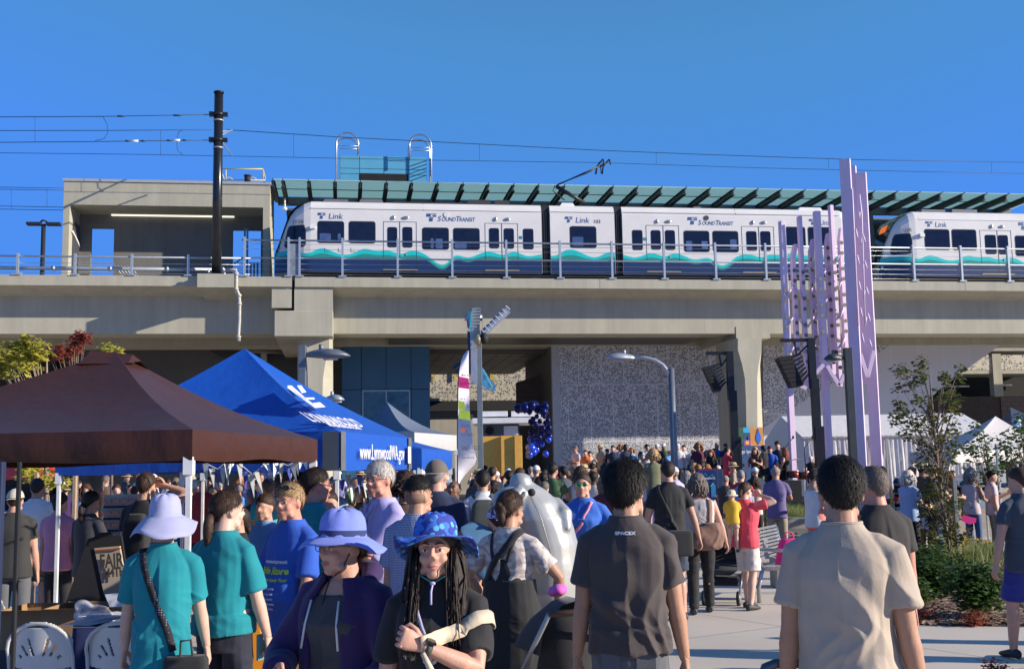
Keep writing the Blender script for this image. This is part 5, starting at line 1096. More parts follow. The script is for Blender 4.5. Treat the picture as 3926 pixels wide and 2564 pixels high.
def person(label,px,Y,H=1.75,rot=0,skin='fair',top=('tee','black'),bottom=('pants','jeans'),hair=('short','dark'),arms=('down','down'),w=1.0,belly=0,head=(0,0),vox=.009,z0=0,cat='person',
           curl=(.45,.45),face=True,sleeve=.62,group=None,seed=1,step=.0,hw=None,fam=1.35,xoff=0,hem=.82,fur=0,thumb=(None,None),pos=None,child=False,gl=None,chest=0):
    s=H/1.737; root=thing('person',label,cat,(0,0,0),group); SK=skinm(skin); rs=random.Random(seed*13+5)
    hs=1.0 if not child else 1.32
    # skeleton
    xs=.160*(.8+.2*w)*(1.03 if chest==0 else .97); sh=[Vector((-xs,-.014,1.400)),Vector((xs,-.014,1.400))]; A=[]
    for k,sd in((0,-1),(1,1)):
        a=arms[k]; a=ARMS[a] if isinstance(a,str) else a; Wt=Vector((a[0][0]*sd,a[0][1],a[0][2])); 
        if a[0][2]<.9: Wt.x+=sd*.03*(w-1)*6*.2
        pl=Vector((a[1][0]*sd,a[1][1],a[1][2])); E,Wt=ik(sh[k],Wt,.295,.255,pl); A.append((sh[k],E,Wt))
    hip=[Vector((-.084*w**.5,0,.90)),Vector((.084*w**.5,0,.90))]; ft=[Vector((-.11,step,.075)),Vector((.11,-step,.075))]; KN=[]
    for k in(0,1): m_=hip[k].lerp(ft[k],.5); m_.y+=.025+abs(step)*.15; m_.z=.485; KN.append(m_)
    hp,hy=head[1],head[0]; NB=Vector((0,-.025,1.47)); HC=Vector((0,.018+.05*math.sin(R(hp)),1.613)); HM=Matrix.Translation(HC)@Matrix.Rotation(R(hy),4,'Z')@Matrix.Rotation(R(-hp),4,'X')
    hw_=hw or 1.0
    def hp_(x,y,z): return HM@Vector((x*hs*hw_,y*hs,z*hs))
    b=MB(); b.smooth=True
    prof=[(.86,.13,.10),(.93,.160,.112),(1.02,.150,.105),(1.10,.136,.098),(1.20,.150,.108),(1.30,.165,.112),(1.38,.165,.10),(1.43,.12,.082),(1.475,.062,.062)]
    bel=lambda z:belly*math.exp(-((z-1.05)/.13)**2); cf=lambda z:chest*math.exp(-((z-1.28)/.07)**2)
    b.loft([ellring((0,-.012+bel(z)*.5,z),x*w,y*w**.7+bel(z)*.5) for z,x,y in prof])
    for k in(0,1):
        h_,kn,f=hip[k],KN[k],ft[k]; q=w**.6
        b.tube([h_+Vector((0,0,.04)),h_.lerp(kn,.3),h_.lerp(kn,.7),kn,kn.lerp(f,.3)+Vector((0,-.012,0)),kn.lerp(f,.7),f],[.078*q,.078*q,.064*q,.052*q,.056*q,.042*q,.034*q],14)
        S,E,Wt=A[k]; q=(w**.5)
        b.tube([S+Vector((0,0,.0)),S.lerp(E,.35),S.lerp(E,.75),E,E.lerp(Wt,.25),E.lerp(Wt,.6),Wt],[.050*q,.048*q,.043*q,.037*q,.040*q,.033*q,.0235*q],12)
    b.tube([NB+Vector((0,.0,-.03)),NB.lerp(HC,.4),HC+Vector((0,-.012,-.03))],[.066*w**.4,.056*w**.4,.054],14)
    b.ell(hp_(0,-.008,.022),(.074*hs*hw_,.094*hs,.095*hs),20,14,HM.to_3x3()); b.ell(hp_(0,.018,-.038),(.060*hs*hw_,.072*hs,.078*hs),16,12,HM.to_3x3())
    if face:
        R3=HM.to_3x3()
        b.ell(hp_(0,.062,-.095),(.030*hs*hw_,.024*hs,.020*hs),12,8,R3); b.ell(hp_(0,.080,.030),(.050*hs,.014*hs,.011*hs),12,8,R3)
        for sd in(-1,1):
            b.ell(hp_(.036*sd,.060,-.030),(.024*hs,.024*hs,.024*hs),10,8,R3); b.ell(hp_(.048*sd,.035,-.078),(.020*hs,.028*hs,.020*hs),10,8,R3)
            b.ell(hp_(.075*sd,-.008,-.006),(.009*hs,.020*hs,.033*hs),10,8,R3)
        b.tube([hp_(0,.086,.018),hp_(0,.098,-.004),hp_(0,.108,-.024)],[.008*hs,.010*hs,.013*hs],8); b.ell(hp_(.011,.094,-.028),(.009*hs,.010*hs,.007*hs),8,6,R3); b.ell(hp_(-.011,.094,-.028),(.009*hs,.010*hs,.007*hs),8,6,R3)
        b.ell(hp_(0,.080,-.062),(.024*hs,.014*hs,.013*hs),10,8,R3)
    hands=MB()
    for k,sd in((0,-1),(1,1)):
        S,E,Wt=A[k]; hb=hand(Wt,(Wt-E),-sd if arms[k]!='x' else sd,curl[k],thumb[k] or ((0,1,0) if (Wt-E).normalized().z<-.5 else (0,0,1)),1.0 if not child else .8); o=len(hands.v); hands.v+=hb.v; hands.f+=[tuple(i+o for i in f) for f in hb.f]; hands.mi+=hb.mi; hands.sm+=hb.sm
    body=remesh(b,vox,4,'body',SK,root,scale=s,extra=hands)
    # face details
    if face and vox<.012:
        ew=mat('eye_white',(.6,.57,.54),.3,var=0); ei=mat('eye_dark',(.02,.012,.008),.15,var=0); lipm=mat('lip_'+skin,tuple(c*f for c,f in zip((.50,.22,.18) if skin!='brown' else (.16,.06,.05),(1,.8,.8))),.45,var=.05)
        def pt(nm,mb,m_): mb.v=[v*s for v in mb.v]; return mb.build(nm,m_,root)
        for sd in(-1,1):
            e=MB(); e.smooth=True; e.ell(hp_(.031*sd,.079,.004),(.0135*hs,.0085*hs,.006*hs),10,8,HM.to_3x3()); eo=pt('eye',e,ew)
            e=MB(); e.smooth=True; e.ell(hp_(.031*sd,.0845,.004),(.0062*hs,.004*hs,.0058*hs),8,6,HM.to_3x3()); e.v=[v*s for v in e.v]; e.build('iris',ei,eo)
            e=MB(); e.smooth=True; e.tube([hp_(.014*sd,.0855,.012),hp_(.031*sd,.089,.0135),hp_(.048*sd,.079,.008)],[.0028,.0034,.002],6); pt('eyelid',e,SK)
            e=MB(); e.smooth=True; e.tube([hp_(.013*sd,.093,.027),hp_(.032*sd,.0935,.034),hp_(.052*sd,.079,.028)],[.003,.0042,.002],6); pt('eyebrow',e,hairm(hair[1]))
        e=MB(); e.smooth=True; e.tube([hp_(-.024,.084,-.061),hp_(-.010,.094,-.057),hp_(0,.0945,-.059),hp_(.010,.094,-.057),hp_(.024,.084,-.061)],[.002,.0045,.004,.0045,.002],6); pt('upper_lip',e,lipm)
        e=MB(); e.smooth=True; e.tube([hp_(-.021,.084,-.064),hp_(0,.094,-.069),hp_(.021,.084,-.064)],[.002,.0062,.002],6); pt('lower_lip',e,lipm)
    # clothes
    tp=top[0]; tm=top[1] if not isinstance(top[1],str) else cloth(top[1],CL[top[1]]); D=cloth_disp(seed,.017 if vox<.0075 else .012 if vox<.012 else .0)
    ez=.022; b=MB(); b.smooth=True; zt0=hem
    pr2=[(zt0,.172,.134),(zt0+.10,.166,.128),(1.02,.154,.118),(1.12,.151,.112),(1.22,.158,.116),(1.30,.162,.120),(1.37,.162,.108),(1.415,.140,.094),(1.448,.112,.082),(1.478,.080,.074),(1.500,.069,.066)]
    if tp in('tank','overall'): pr2=pr2[:-3]+[(1.40,.12,.09),(1.43,.09,.07)]
    if chest: pr2=[(z,x*(.93 if 1.0<z<1.2 else 1),y) for z,x,y in pr2]
    b.loft([ellring((0,-.014+bel(z)*.62+cf(z)*.5,z),(x+.004)*w,(y+.004)*w**.7+bel(z)*.62+cf(z)*.5) for z,x,y in pr2])
    sl={'tee':sleeve,'shirt':1.72,'jacket':1.8,'tank':0,'overall':0,'long':1.75}[tp]
    for k in(0,1):
        S,E,Wt=A[k]; q=w**.55
        if sl:
            if sl<=1: 
                C=S.lerp(E,sl); sg_=1 if k==0 else -1; b.tube([S+Vector((.11*sg_,0,.040)),S+Vector((.05*sg_,0,.018)),S+(E-S)*.05,S.lerp(E,sl*.45),C],[.035,.048*q,.055*q,.058*q,.064*q],18)
            else:
                C=E.lerp(Wt,sl-1); sg_=1 if k==0 else -1; b.tube([S+Vector((.11*sg_,0,.040)),S+Vector((.05*sg_,0,.018)),S+(E-S)*.05,S.lerp(E,.5),E,E.lerp(Wt,.4),C],[.035,.052*q,.062*q,.064*q,.056*q,.052*q,.042*q],16)
    tops=remesh(b,vox,2 if vox<.012 else 3,{'tee':'t_shirt','shirt':'shirt','jacket':'jacket','tank':'vest_top','overall':'top','long':'long_sleeved_top'}[tp],tm,root,disp=D,scale=s)
    if tp in('tee','long') and vox<.012:
        b=MB(); b.smooth=True; b.tube([p+Vector((0,0,.006*math.sin(j)*0)) for j,p in enumerate(ellring((0,-.016,1.500),.072,.067,24)+ellring((0,-.016,1.500),.072,.067,24)[:1])],.0065,6,caps=False); b.v=[v*s for v in b.v]; b.build('collar',tm,tops)
    bt_,bmt=bottom[0],bottom[1]; bmt=bmt if not isinstance(bmt,str) else cloth(bmt,CL[bmt]); b=MB(); b.smooth=True
    b.loft([ellring((0,-.008,z),x*w,y*w**.7) for z,x,y in((.80,.14,.112),(.86,.156,.118),(.93,.158,.112),(.985,.146,.100))])
    if bt_=='skirt': b.loft([ellring((0,-.005,z),x*w,y*w**.7) for z,x,y in((.42,.25,.20),(.6,.22,.18),(.8,.185,.145),(.9,.17,.125))])
    else:
        for k in(0,1):
            h_,kn,f=hip[k],KN[k],ft[k]; q=w**.6
            if bt_=='pants': b.tube([h_+Vector((0,0,.03)),h_.lerp(kn,.4),kn,kn.lerp(f,.5),f+Vector((0,-.005,.0))],[.084*q,.084*q,.068*q,.061*q,.061],14)
            else: b.tube([h_+Vector((0,0,.03)),h_.lerp(kn,.4),h_.lerp(kn,.88 if bt_=='shorts' else .5)],[.086*q,.094*q,.100*q],14)
    remesh(b,vox,3,{'pants':'trousers','shorts':'shorts','skirt':'skirt','short_shorts':'shorts'}[bt_],bmt,root,disp=(lambda co,no:(.006*(1-2*np.abs(vnoise(co*np.array([10,10,14])+seed))))[:,None]*no) if vox<.012 else None,scale=s)
    for k in(0,1):
        f=ft[k]; b=MB(); b.smooth=True
        b.loft([[Vector((f.x+xx*math.cos(2*PI*j/12),f.y+yc_,zz_+hh*math.sin(2*PI*j/12))) for j in range(12)] for yc_,xx,zz_,hh in((-.075,.02,.045,.03),(-.06,.038,.045,.042),(0,.042,.052,.05),(.06,.045,.04,.038),(.13,.048,.03,.028),(.18,.03,.024,.02),(.19,.01,.022,.012))])
        b.v=[v*s for v in b.v]; b.build('shoe',mat('shoe_dark',(.03,.03,.035),.6,var=.3),root)
    # hair
    hst,hk=hair
    if hst!='none':
        hm=hairm(hk); front,sid,back,th={'short':(.42,.04,-.84,.009),'messy':(.40,-.02,-.93,.021),'crop':(.50,.06,-.78,.004),'fade':(.48,.30,.25,.016),'long':(.46,-.3,-.9,.016),'pony':(.50,-.0,-.75,.010),'bun':(.50,-.0,-.75,.010),'curly':(.38,-.35,-.85,.022),'bald':(2,-.0,-.55,.007),'bob':(.42,-.5,-.95,.022),'side':(.36,.02,-.8,.010)}[hst]
        rx,ry,rz=.078*hw_,.098,.099; N_,M_=44,18
        def dome(ofs=0,nz=1.0):
            b=MB(); b.smooth=True; V=[]
            for i in range(M_+1):
                for j in range(N_):
                    az=2*PI*j/N_; fr=math.cos(az); c_=(front if fr>0 else back); lim=sid+(c_-sid)*abs(fr)**(1.6 if fr>0 else 1.2)
                    if hst in('fade',) : lim=lim
                    lim=min(lim,.98); t0=math.acos(max(-1,min(1,lim))); t=t0*i/M_
                    if hst=='bald': t=math.acos(min(.99,.42))+(t0-math.acos(.42))*i/M_ if fr<.3 else t0
                    d_=Vector((math.sin(az)*math.sin(t),fr*math.sin(t),math.cos(t))); e=(1-(i/M_)**5)
                    q=d_*6+Vector((seed,seed*2,0)); nn=noise.noise(q*1.4)*.5+noise.noise(q*3.5)*.35
                    rr=th*(1+nz*nn*.9)*e*(1.15 if d_.z>.3 else 1)+.003+ofs
                    V.append(hp_(0,-.008,.022)*1+ (HM.to_3x3()@Vector((d_.x*(rx+rr),d_.y*(ry+rr),d_.z*(rz+rr))))*hs)
            F=[(i*N_+j,(i+1)*N_+j,(i+1)*N_+(j+1)%N_,i*N_+(j+1)%N_) for i in range(M_) for j in range(N_)]; b.add(V,F,True); return b
        b=dome()
        R3=HM.to_3x3()
        def strands(n,f0,length,rr0,spread=.02,az_rng=(PI*.45,PI*1.55),curlk=0):
            for q in range(n):
                az=rs.uniform(*az_rng); t=rs.uniform(.9,1.7); d_=Vector((math.sin(az)*math.sin(t),math.cos(az)*math.sin(t),math.cos(t))); p=hp_(d_.x*(rx+.01),d_.y*(ry+.01)-.008,d_.z*(rz+.01)+.022); L=length*rs.uniform(.75,1.05); P=[p]; out=(R3@Vector((d_.x,d_.y,0)))
                for i in range(1,8):
                    f=i/7; pp=p+Vector((0,0,-L*f))+out*(.012+.03*math.sin(PI*min(1,f*1.2)))+Vector((rs.uniform(-1,1),rs.uniform(-1,1),0))*spread*f*.5
                    if curlk: pp+=Vector((math.sin(i*1.9+q),math.cos(i*1.9+q*2),0))*curlk
                    # lie on the shoulders and back
                    if pp.z<1.46: pp.y=min(pp.y,-.10) if pp.y<.02 else max(pp.y,.10)
                    P.append(pp)
                b.tube(P,[rr0]+[rr0*1.15]*4+[rr0*.8,rr0*.5,rr0*.15],6)
        if hst=='long': strands(90 if vox>.01 else 260,0,fam if isinstance(fam,float) and fam<1 else .42,.0095 if vox>.01 else .0048)
        if hst=='bob': strands(90,0,.20,.010,az_rng=(PI*.3,PI*1.7),curlk=.008)
        if hst=='curly': strands(90,0,.12,.009,az_rng=(PI*.25,PI*1.75),curlk=.02)
        if hst=='pony':
            c=hp_(0,-.105,-.01); P=[c]; 
            for i in range(1,8): P.append(c+Vector((.004*math.sin(i),-.02-.012*math.sin(i*.6),-.036*i)))
            b.tube(P,[.022,.030,.032,.030,.027,.022,.014,.004],12); b.ell(c,(.022,.02,.022))
        if hst=='bun':
            c=hp_(0,-.105,.0); b.ell(c,(.042,.035,.05),12,8); b.ell(c+Vector((.01,-.02,-.045)),(.03,.025,.045),10,8); b.ell(c+Vector((-.012,-.012,.03)),(.03,.02,.03),10,8)
        if fur:
            base=b; V0=list(b.v); f_ok=[f for f in b.f if len(f)==4]; crown=hp_(0,-.03,.12)
            for q in range(fur):
                f=rs.choice(f_ok); a_,b2_=rs.random(),rs.random(); p=(V0[f[0]].lerp(V0[f[1]],a_)).lerp(V0[f[3]].lerp(V0[f[2]],a_),b2_)
                cdir=(p-hp_(0,-.008,.022)).normalized(); tn=(p-crown); tn=tn-cdir*tn.dot(cdir); 
                if tn.length<.001: tn=Vector((1,0,0))
                tn.normalize(); tn=(tn+Vector((rs.gauss(0,.16),rs.gauss(0,.16),rs.gauss(0,.12)))).normalized(); L=th*1.2*rs.uniform(.6,1.5)+.016; sdv=cdir.cross(tn).normalized()*.0011
                m1=p+tn*L*.5+cdir*(.003+th*.10); e1=p+tn*L+cdir*(.001+th*.25*(rs.random()-.5))
                b.add([p-sdv,p+sdv,m1+sdv,e1,m1-sdv],[(0,1,2,4),(4,2,3)],False)
        b.v=[v*s for v in b.v]; b.build('hair',hm,root)
    info=dict(root=root,s=s,A=A,HM=HM,HC=HC,top=tops,hp=hp_,hs=hs,body=body)
    if gl: 
        gm_=mat('glasses_'+gl[0],{'black':(.01,.01,.012),'clear':(.15,.16,.17),'green':(.08,.5,.05)}[gl[0]],.2,var=0)
        g_=MB(); g_.smooth=True
        for sd in(-1,1): g_.tube([hp_(sd*.031+.022*math.cos(a),.100,.006+.016*math.sin(a)) for a in[2*PI*i/12 for i in range(13)]],.0022,5,caps=False); g_.tube([hp_(sd*.053,.098,.01),hp_(sd*.076,.02,.012),hp_(sd*.078,-.02,.0)],.002,5)
        g_.tube([hp_(-.01,.101,.01),hp_(.01,.101,.01)],.002,5); g_.v=[v*s for v in g_.v]; go=g_.build('glasses',gm_,root)
        g_=MB(); 
        for sd in(-1,1): g_.sheet([hp_(sd*.031+.021*math.cos(a),.1005,.006+.0155*math.sin(a)) for a in[2*PI*i/12 for i in range(12)]])
        g_.v=[v*s for v in g_.v]
        if gl[0]!='clear': g_.build('lens',mat('lens_'+gl[0],(.01,.01,.012) if gl[0]=='black' else (.01,.06,.02),.08,var=0,spec=.8),go)
    g_=pos or groundpt(px,Y); root.matrix_basis=Matrix.Translation((g_.x,g_.y,z0))@Matrix.Rotation(R(rot),4,'Z')
    for c in root.children: c.matrix_parent_inverse=Matrix.Identity(4)
    return info
def fitparts(info): 
    for c in info['root'].children: c.matrix_parent_inverse=Matrix.Identity(4)
def add(info,name,mb,m,parent=None,disp=None,vox=None,it=2,unit=True):
    """extra part built in the person's own frame (metres at 1.75 m scale)"""
    s=info['s']; p=parent or info['root']
    if vox: o=remesh(mb,vox,it,name,m,None,disp=disp,scale=s)
    else: mb.v=[v*s for v in mb.v]; o=mb.build(name,m,None)
    o.parent=p; return o
def sunhat(info,m,r=.17,droop=.05,crown=.105,band=None,wave=.012,back=0,name='sun_hat',under=None,tilt=0,flap=0):
    HM=info['HM']@Matrix.Translation((0,-.008,.045))@Matrix.Rotation(R(tilt),4,'X'); b=MB(); b.smooth=True; k=40; rows=[]; hs=info['hs']
    for rr,zz_ in((.0,crown),(.045,crown-.002),(.072,crown-.014),(.088,crown-.04),(.094,crown*.45),(.099,0)):
        rows.append([HM@(Vector((rr*.92*math.cos(2*PI*j/k),rr*1.1*math.sin(2*PI*j/k),zz_+.004*math.sin(j*1.3)))*hs) for j in range(k)])
    for i in range(1,7):
        f=i/6; row=[]
        for j in range(k):
            a=2*PI*j/k; rr=.099+(r-.099)*f*(1+back*max(0,-math.sin(a))); z=-droop*f**1.3*(1+flap*max(0,-math.sin(a)))+wave*math.sin(a*3+1)*f*f+wave*.6*math.sin(a*5)*f*f
            row.append(HM@(Vector((rr*.95*math.cos(a),rr*1.08*math.sin(a),z))*hs))
        rows.append(row)
    b.loft(rows,caps=False); o=add(info,name,b,m)
    md=o.modifiers.new('thick','SOLIDIFY'); md.thickness=.004*info['s']; md.offset=-1
    if band:
        b=MB(); b.smooth=True; rows=[[HM@(Vector((.101*.93*math.cos(2*PI*j/k),.101*1.1*math.sin(2*PI*j/k),z))*hs) for j in range(k)] for z in(.006,.032)]; b.loft(rows,caps=False); add(info,'hat_band',b,band,parent=o)
    return o
def cap(info,m,name='cap',brim=True,back=False):
    HM=info['HM']@Matrix.Translation((0,-.008,.035)); b=MB(); b.smooth=True; k=24; hs=info['hs']
    rows=[[HM@(Vector((.088*math.sin(t)*math.cos(2*PI*j/k),.108*math.sin(t)*math.sin(2*PI*j/k),.098*math.cos(t)))*hs) for j in range(k)] for t in[PI/2*i/7 for i in range(8)]]; b.loft(rows,caps=False)
    sg=-1 if back else 1
    if brim: b.loft([[HM@(Vector((.062*x,sg*(.09+y*(1-x*x*.5)),-.002-.01*x*x-y*.15))*hs) for x in(-1,-.5,0,.5,1)] for y in(0,.03,.07)],caps=False,close=False)
    return add(info,name,b,m)
def strap(info,pts,wd,m,name='strap',off=.012,up=None):
    """band laid over the clothes: points in the person's frame are pressed on to the garment"""
    s=info['s']; me=info['top'].data; bv=BVHTree.FromPolygons([v.co.copy() for v in me.vertices],[tuple(p.vertices) for p in me.polygons])
    P=[]; N=[]
    pts=[Vector(p) for p in pts]; D=[]
    for i in range(len(pts)-1):
        for q in range(8): D.append(pts[i].lerp(pts[i+1],q/8))
    D.append(pts[-1])
    for p in D:
        hit=bv.find_nearest(p*s); n=hit[1]; c=hit[0]
        if (p*s-c).length>.07*s: P.append(p*s); N.append(n)
        else: P.append(c+n*off*s); N.append(n)
    b=MB(); rows=[]
    for i,p in enumerate(P):
        d=(P[min(i+1,len(P)-1)]-P[max(0,i-1)]).normalized(); x=d.cross(N[i]).normalized()*wd*s/2; nn=N[i]*.004*s; rows.append([p-x,p+x,p+x-nn,p-x-nn])
    b.loft(rows); o=b.build(name,m,None); o.parent=info['root']; return o
def printon(info,name,s_,m,x,z,h,front=False,sx=1,off=0,shear=0,align='CENTER'):
    """writing pressed on to the shirt; x,z in real metres in the person's frame"""
    me=info['top'].data; bv=BVHTree.FromPolygons([v.co.copy() for v in me.vertices],[tuple(p.vertices) for p in me.polygons])
    o=text(name,s_,m,None,Matrix.Identity(4),size=h/.7,sx=sx,off=off,shear=shear,align=align); 
    for v in o.data.vertices:
        X=x+v.co.x*(-1 if front else 1); Zc=z+v.co.y; y0=1 if front else -1
        hit=bv.ray_cast(Vector((X,y0,Zc)),Vector((0,-y0,0))); y=hit[0].y if hit[0] else y0*.15
        v.co=Vector((X,y+y0*(.004+ (.001 if v.co.z>0 else 0)),Zc))
    o.parent=info['root']; return o
CL={'black':(.012,.012,.014),'jeans':(.018,.022,.04),'charcoal':(.058,.046,.045),'greyjean':(.10,.105,.12),'teal':(.0,.20,.24),'blue':(.015,.08,.42),'beige':(.46,.37,.28),'white':(.62,.62,.64),'navy':(.012,.02,.06),'khaki':(.28,.17,.05),
 'lilac':(.42,.38,.62),'pinkred':(.72,.07,.10),'cream':(.62,.55,.46),'slate':(.045,.06,.085),'bluedk':(.02,.03,.22),'purple':(.030,.010,.075),'polo':(.13,.10,.24),'tan':(.30,.25,.18),'pink':(.62,.24,.34),'red':(.40,.03,.04),'green':(.06,.12,.05),
 'orange':(.65,.16,.03),'sky':(.14,.32,.62),'aqua':(.04,.36,.40),'grey':(.20,.20,.21),'yellow':(.65,.42,.03),'maroon':(.10,.012,.03),'brownc':(.10,.06,.04),'denim':(.05,.10,.22),'olivec':(.12,.13,.07),'olive':(.16,.17,.10),'lightblue':(.28,.40,.62)}
# ---------------------------------------------------------------- patterned cloth
def pattern(name,kind,c1_,c2_,scale=20,rough=.85,c3_=None):
    m=bpy.data.materials.new(name); m.use_nodes=True; n=m.node_tree.nodes; l=m.node_tree.links; b=n['Principled BSDF']; b.inputs['Roughness'].default_value=rough
    tc=n.new('ShaderNodeTexCoord'); mx=n.new('ShaderNodeMix'); mx.data_type='RGBA'; mx.inputs[6].default_value=c1_+(1,); mx.inputs[7].default_value=c2_+(1,)
    if kind in('stripes','gingham'):
        def wv(d):
            w_=n.new('ShaderNodeTexWave'); w_.bands_direction=d; w_.inputs['Scale'].default_value=scale; l.new(tc.outputs['Object'],w_.inputs[0]); g=n.new('ShaderNodeMath'); g.operation='GREATER_THAN'; g.inputs[1].default_value=.62 if kind=='stripes' else .5; l.new(w_.outputs['Fac'],g.inputs[0]); return g.outputs[0]
        if kind=='stripes': l.new(wv('Z'),mx.inputs[0])
        else:
            a=n.new('ShaderNodeMath'); a.operation='ADD'; l.new(wv('Z'),a.inputs[0]); l.new(wv('X'),a.inputs[1]); h=n.new('ShaderNodeMath'); h.operation='MULTIPLY'; h.inputs[1].default_value=.5; l.new(a.outputs[0],h.inputs[0]); l.new(h.outputs[0],mx.inputs[0])
        out=mx.outputs[2]
    else:
        no=n.new('ShaderNodeTexNoise' if kind=='camo' else 'ShaderNodeTexVoronoi'); no.inputs['Scale'].default_value=scale; l.new(tc.outputs['Object'],no.inputs[0])
        if kind=='camo': mp=n.new('ShaderNodeMapping'); mp.inputs['Scale'].default_value=(1,1,2); l.new(tc.outputs['Object'],mp.inputs[0]); l.new(mp.outputs[0],no.inputs[0])
        g=n.new('ShaderNodeMath'); g.operation='GREATER_THAN' if kind=='camo' else 'LESS_THAN'; g.inputs[1].default_value=.52 if kind=='camo' else .34; l.new(no.outputs[0],g.inputs[0]); l.new(g.outputs[0],mx.inputs[0]); out=mx.outputs[2]
        if c3_:
            v=n.new('ShaderNodeTexVoronoi'); v.inputs['Scale'].default_value=scale*1.4; l.new(tc.outputs['Object'],v.inputs[0]); s3=n.new('ShaderNodeSeparateXYZ'); l.new(v.outputs['Color'],s3.inputs[0]); g3=n.new('ShaderNodeMath'); g3.operation='GREATER_THAN'; g3.inputs[1].default_value=.66; l.new(s3.outputs[0],g3.inputs[0])
            m3=n.new('ShaderNodeMix'); m3.data_type='RGBA'; l.new(g3.outputs[0],m3.inputs[0]); l.new(out,m3.inputs[6]); m3.inputs[7].default_value=c3_+(1,); out=m3.outputs[2]
    l.new(out,b.inputs['Base Color']); return m
def tube_(pts,r,k=8): b=MB(); b.smooth=True; b.tube(pts,r,k); return b
# ================================================================ NEAR PEOPLE
# man in charcoal tee, centre right
P=person('man seen from behind in charcoal tee with a small white aerospace wordmark',2395,5.4,1.80,-9,'tan',('tee','charcoal'),('pants','greyjean'),('messy','black'),(((.245,.03,.84),(.05,-1,0)),((.245,.03,.84),(.05,-1,0))),w=1.06,vox=.007,seed=3,fur=6500,curl=(.6,.6),sleeve=.70,hem=.90,head=(-14,0))
printon(P,'shirt_lettering','SPACEX',wtx,-.0,1.475,.014,sx=1.35,off=.0008)
b=MB(); b.box(-.012,.012,-.136,-.128,.955,.972); add(P,'belt_label',b,mat('leather_brown',(.08,.05,.03),.6))
for sx in(-1,1):
    b=MB(); b.sheet([Vector((sx*.035,-.137,.90)),Vector((sx*.12,-.128,.905)),Vector((sx*.12,-.134,.80)),Vector((sx*.078,-.138,.78)),Vector((sx*.035,-.14,.80))]); add(P,'back_pocket',b,cloth('greyjean',CL['greyjean']))
# man in beige tee
P=person('man with short black hair in plain beige tee, nearest person at right',3218,4.45,1.805,-24,'tan',('tee',cloth('sand',(.40,.33,.26))),('pants','black'),('short','black'),(((.245,.03,.84),(.05,-1,0)),((.25,.03,.84),(.05,-1,0))),w=1.05,vox=.006,seed=8,fur=7000,curl=(.6,.6),sleeve=.70,hem=.80,head=(15,0))
# man with cropped grey hair beside him
P=person('man with cropped grey hair in dark brown tee, half hidden behind the beige tee',3350,7.1,1.755,12,'ruddy',('tee',cloth('brownblack',(.022,.018,.018))),('pants','jeans'),('crop','greybrown'),('down','down'),w=1.12,vox=.009,seed=5,fur=1500,belly=.03,head=(10,0))
P_=P; b=MB(); 
# girl with butterfly hat
hatp=pattern('butterfly_hat','spots',(.03,.05,.30),(.10,.40,.60),30,c3_=(.05,.16,.60)); aq=cloth('aqua',CL['aqua'])
P=person('girl with long dark hair, blue butterfly sun hat and black tee, facing the camera',1668,4.35,1.60,176,'fair',('tee','black'),('pants','black'),('long','dark'),(((-.02,.27,1.27),(.9,-.1,-1)),((.25,.03,.85),(.3,-1,0))),w=1.02,vox=.006,seed=11,fam=.46,sleeve=.78,curl=(1.2,.4),head=(0,-3),thumb=((0,0,1),None),chest=.03)
sunhat(P,hatp,r=.185,droop=.022,wave=.02,back=.15,flap=2.2,tilt=9); HM=P['HM']; G=P
b=tube_([G['hp'](.07,.02,-.03),G['hp'](.05,.06,-.10),G['hp'](0,.07,-.128),G['hp'](-.05,.06,-.10),G['hp'](-.07,.02,-.03)],.003,6); add(G,'chin_cord',b,aq)
b=tube_([G['hp'](0,.075,-.125),G['hp'](.004,.10,-.16),G['hp'](.002,.115,-.21)],.0045,6); b.ell(G['hp'](0,.08,-.128),(.012,.008,.008)); add(G,'cord_toggle',b,cloth('lilac',CL['lilac']))
# front locks of hair over both shoulders
for sd in(-1,1):
    b=MB(); b.smooth=True; b.loft([ellring((sd*(.066+.022*f),(.0+.085*f),G['hp'](0,0,.03).z-.46*f),.026+.026*math.sin(PI*min(1,f*1.05)),.022+.016*math.sin(PI*f),18) for f in(0,.12,.3,.5,.7,.85,1)]); add(G,'hair_mass',b,hairm('dark'),vox=.008,disp=lambda co,no:(.006*vnoise(co*np.array([70,70,3]))+.004*vnoise(co*np.array([150,150,5])))[:,None]*no)
for sd in(-1,1):
    b=MB(); b.smooth=True; rr_=random.Random(4+sd)
    for q in range(70):
        x0=sd*rr_.uniform(.052,.092); P0=G['hp'](x0,rr_.uniform(-.02,.035),.01); pts=[P0]
        for i in range(1,8): f=i/7; pts.append(P0+Vector((-sd*(-.03-.01*rr_.random())*f*(1 if q%2 else .3),.02+.09*f+rr_.uniform(-.018,.018),-(.40+.06*rr_.random())*f)))
        b.tube(pts,[.002,.0028,.003,.003,.0028,.0024,.0018,.0005],6)
    add(G,'hair_lock',b,hairm('dark'))
canvas=cloth('canvas',(.60,.50,.36))
E=G['A'][0]; W_=E[2]
strap(G,[W_+Vector((.0,.03,.01)),(-.12,.13,1.31),(-.19,.06,1.33),(-.235,-.02,1.32)],.06,canvas,'bag_handle',off=.018)
b=MB(); b.smooth=True; b.tube([W_+Vector((-.01,.05,-.02)),W_+Vector((-.05,.05,-.10)),W_+Vector((-.08,.02,-.16))],[.010,.014,.014],8); add(G,'bag_handle',b,canvas)
bag=MB(); bag.smooth=True; bag.loft([ellring((-.15-.012*k,.23-.005*k,1.15-.085*k),.03+.035*min(k,3),.025+.012*min(k,3),16) for k in range(6)]); add(G,'tote_bag',bag,canvas,vox=.008,disp=cloth_disp(2,.01,.8))
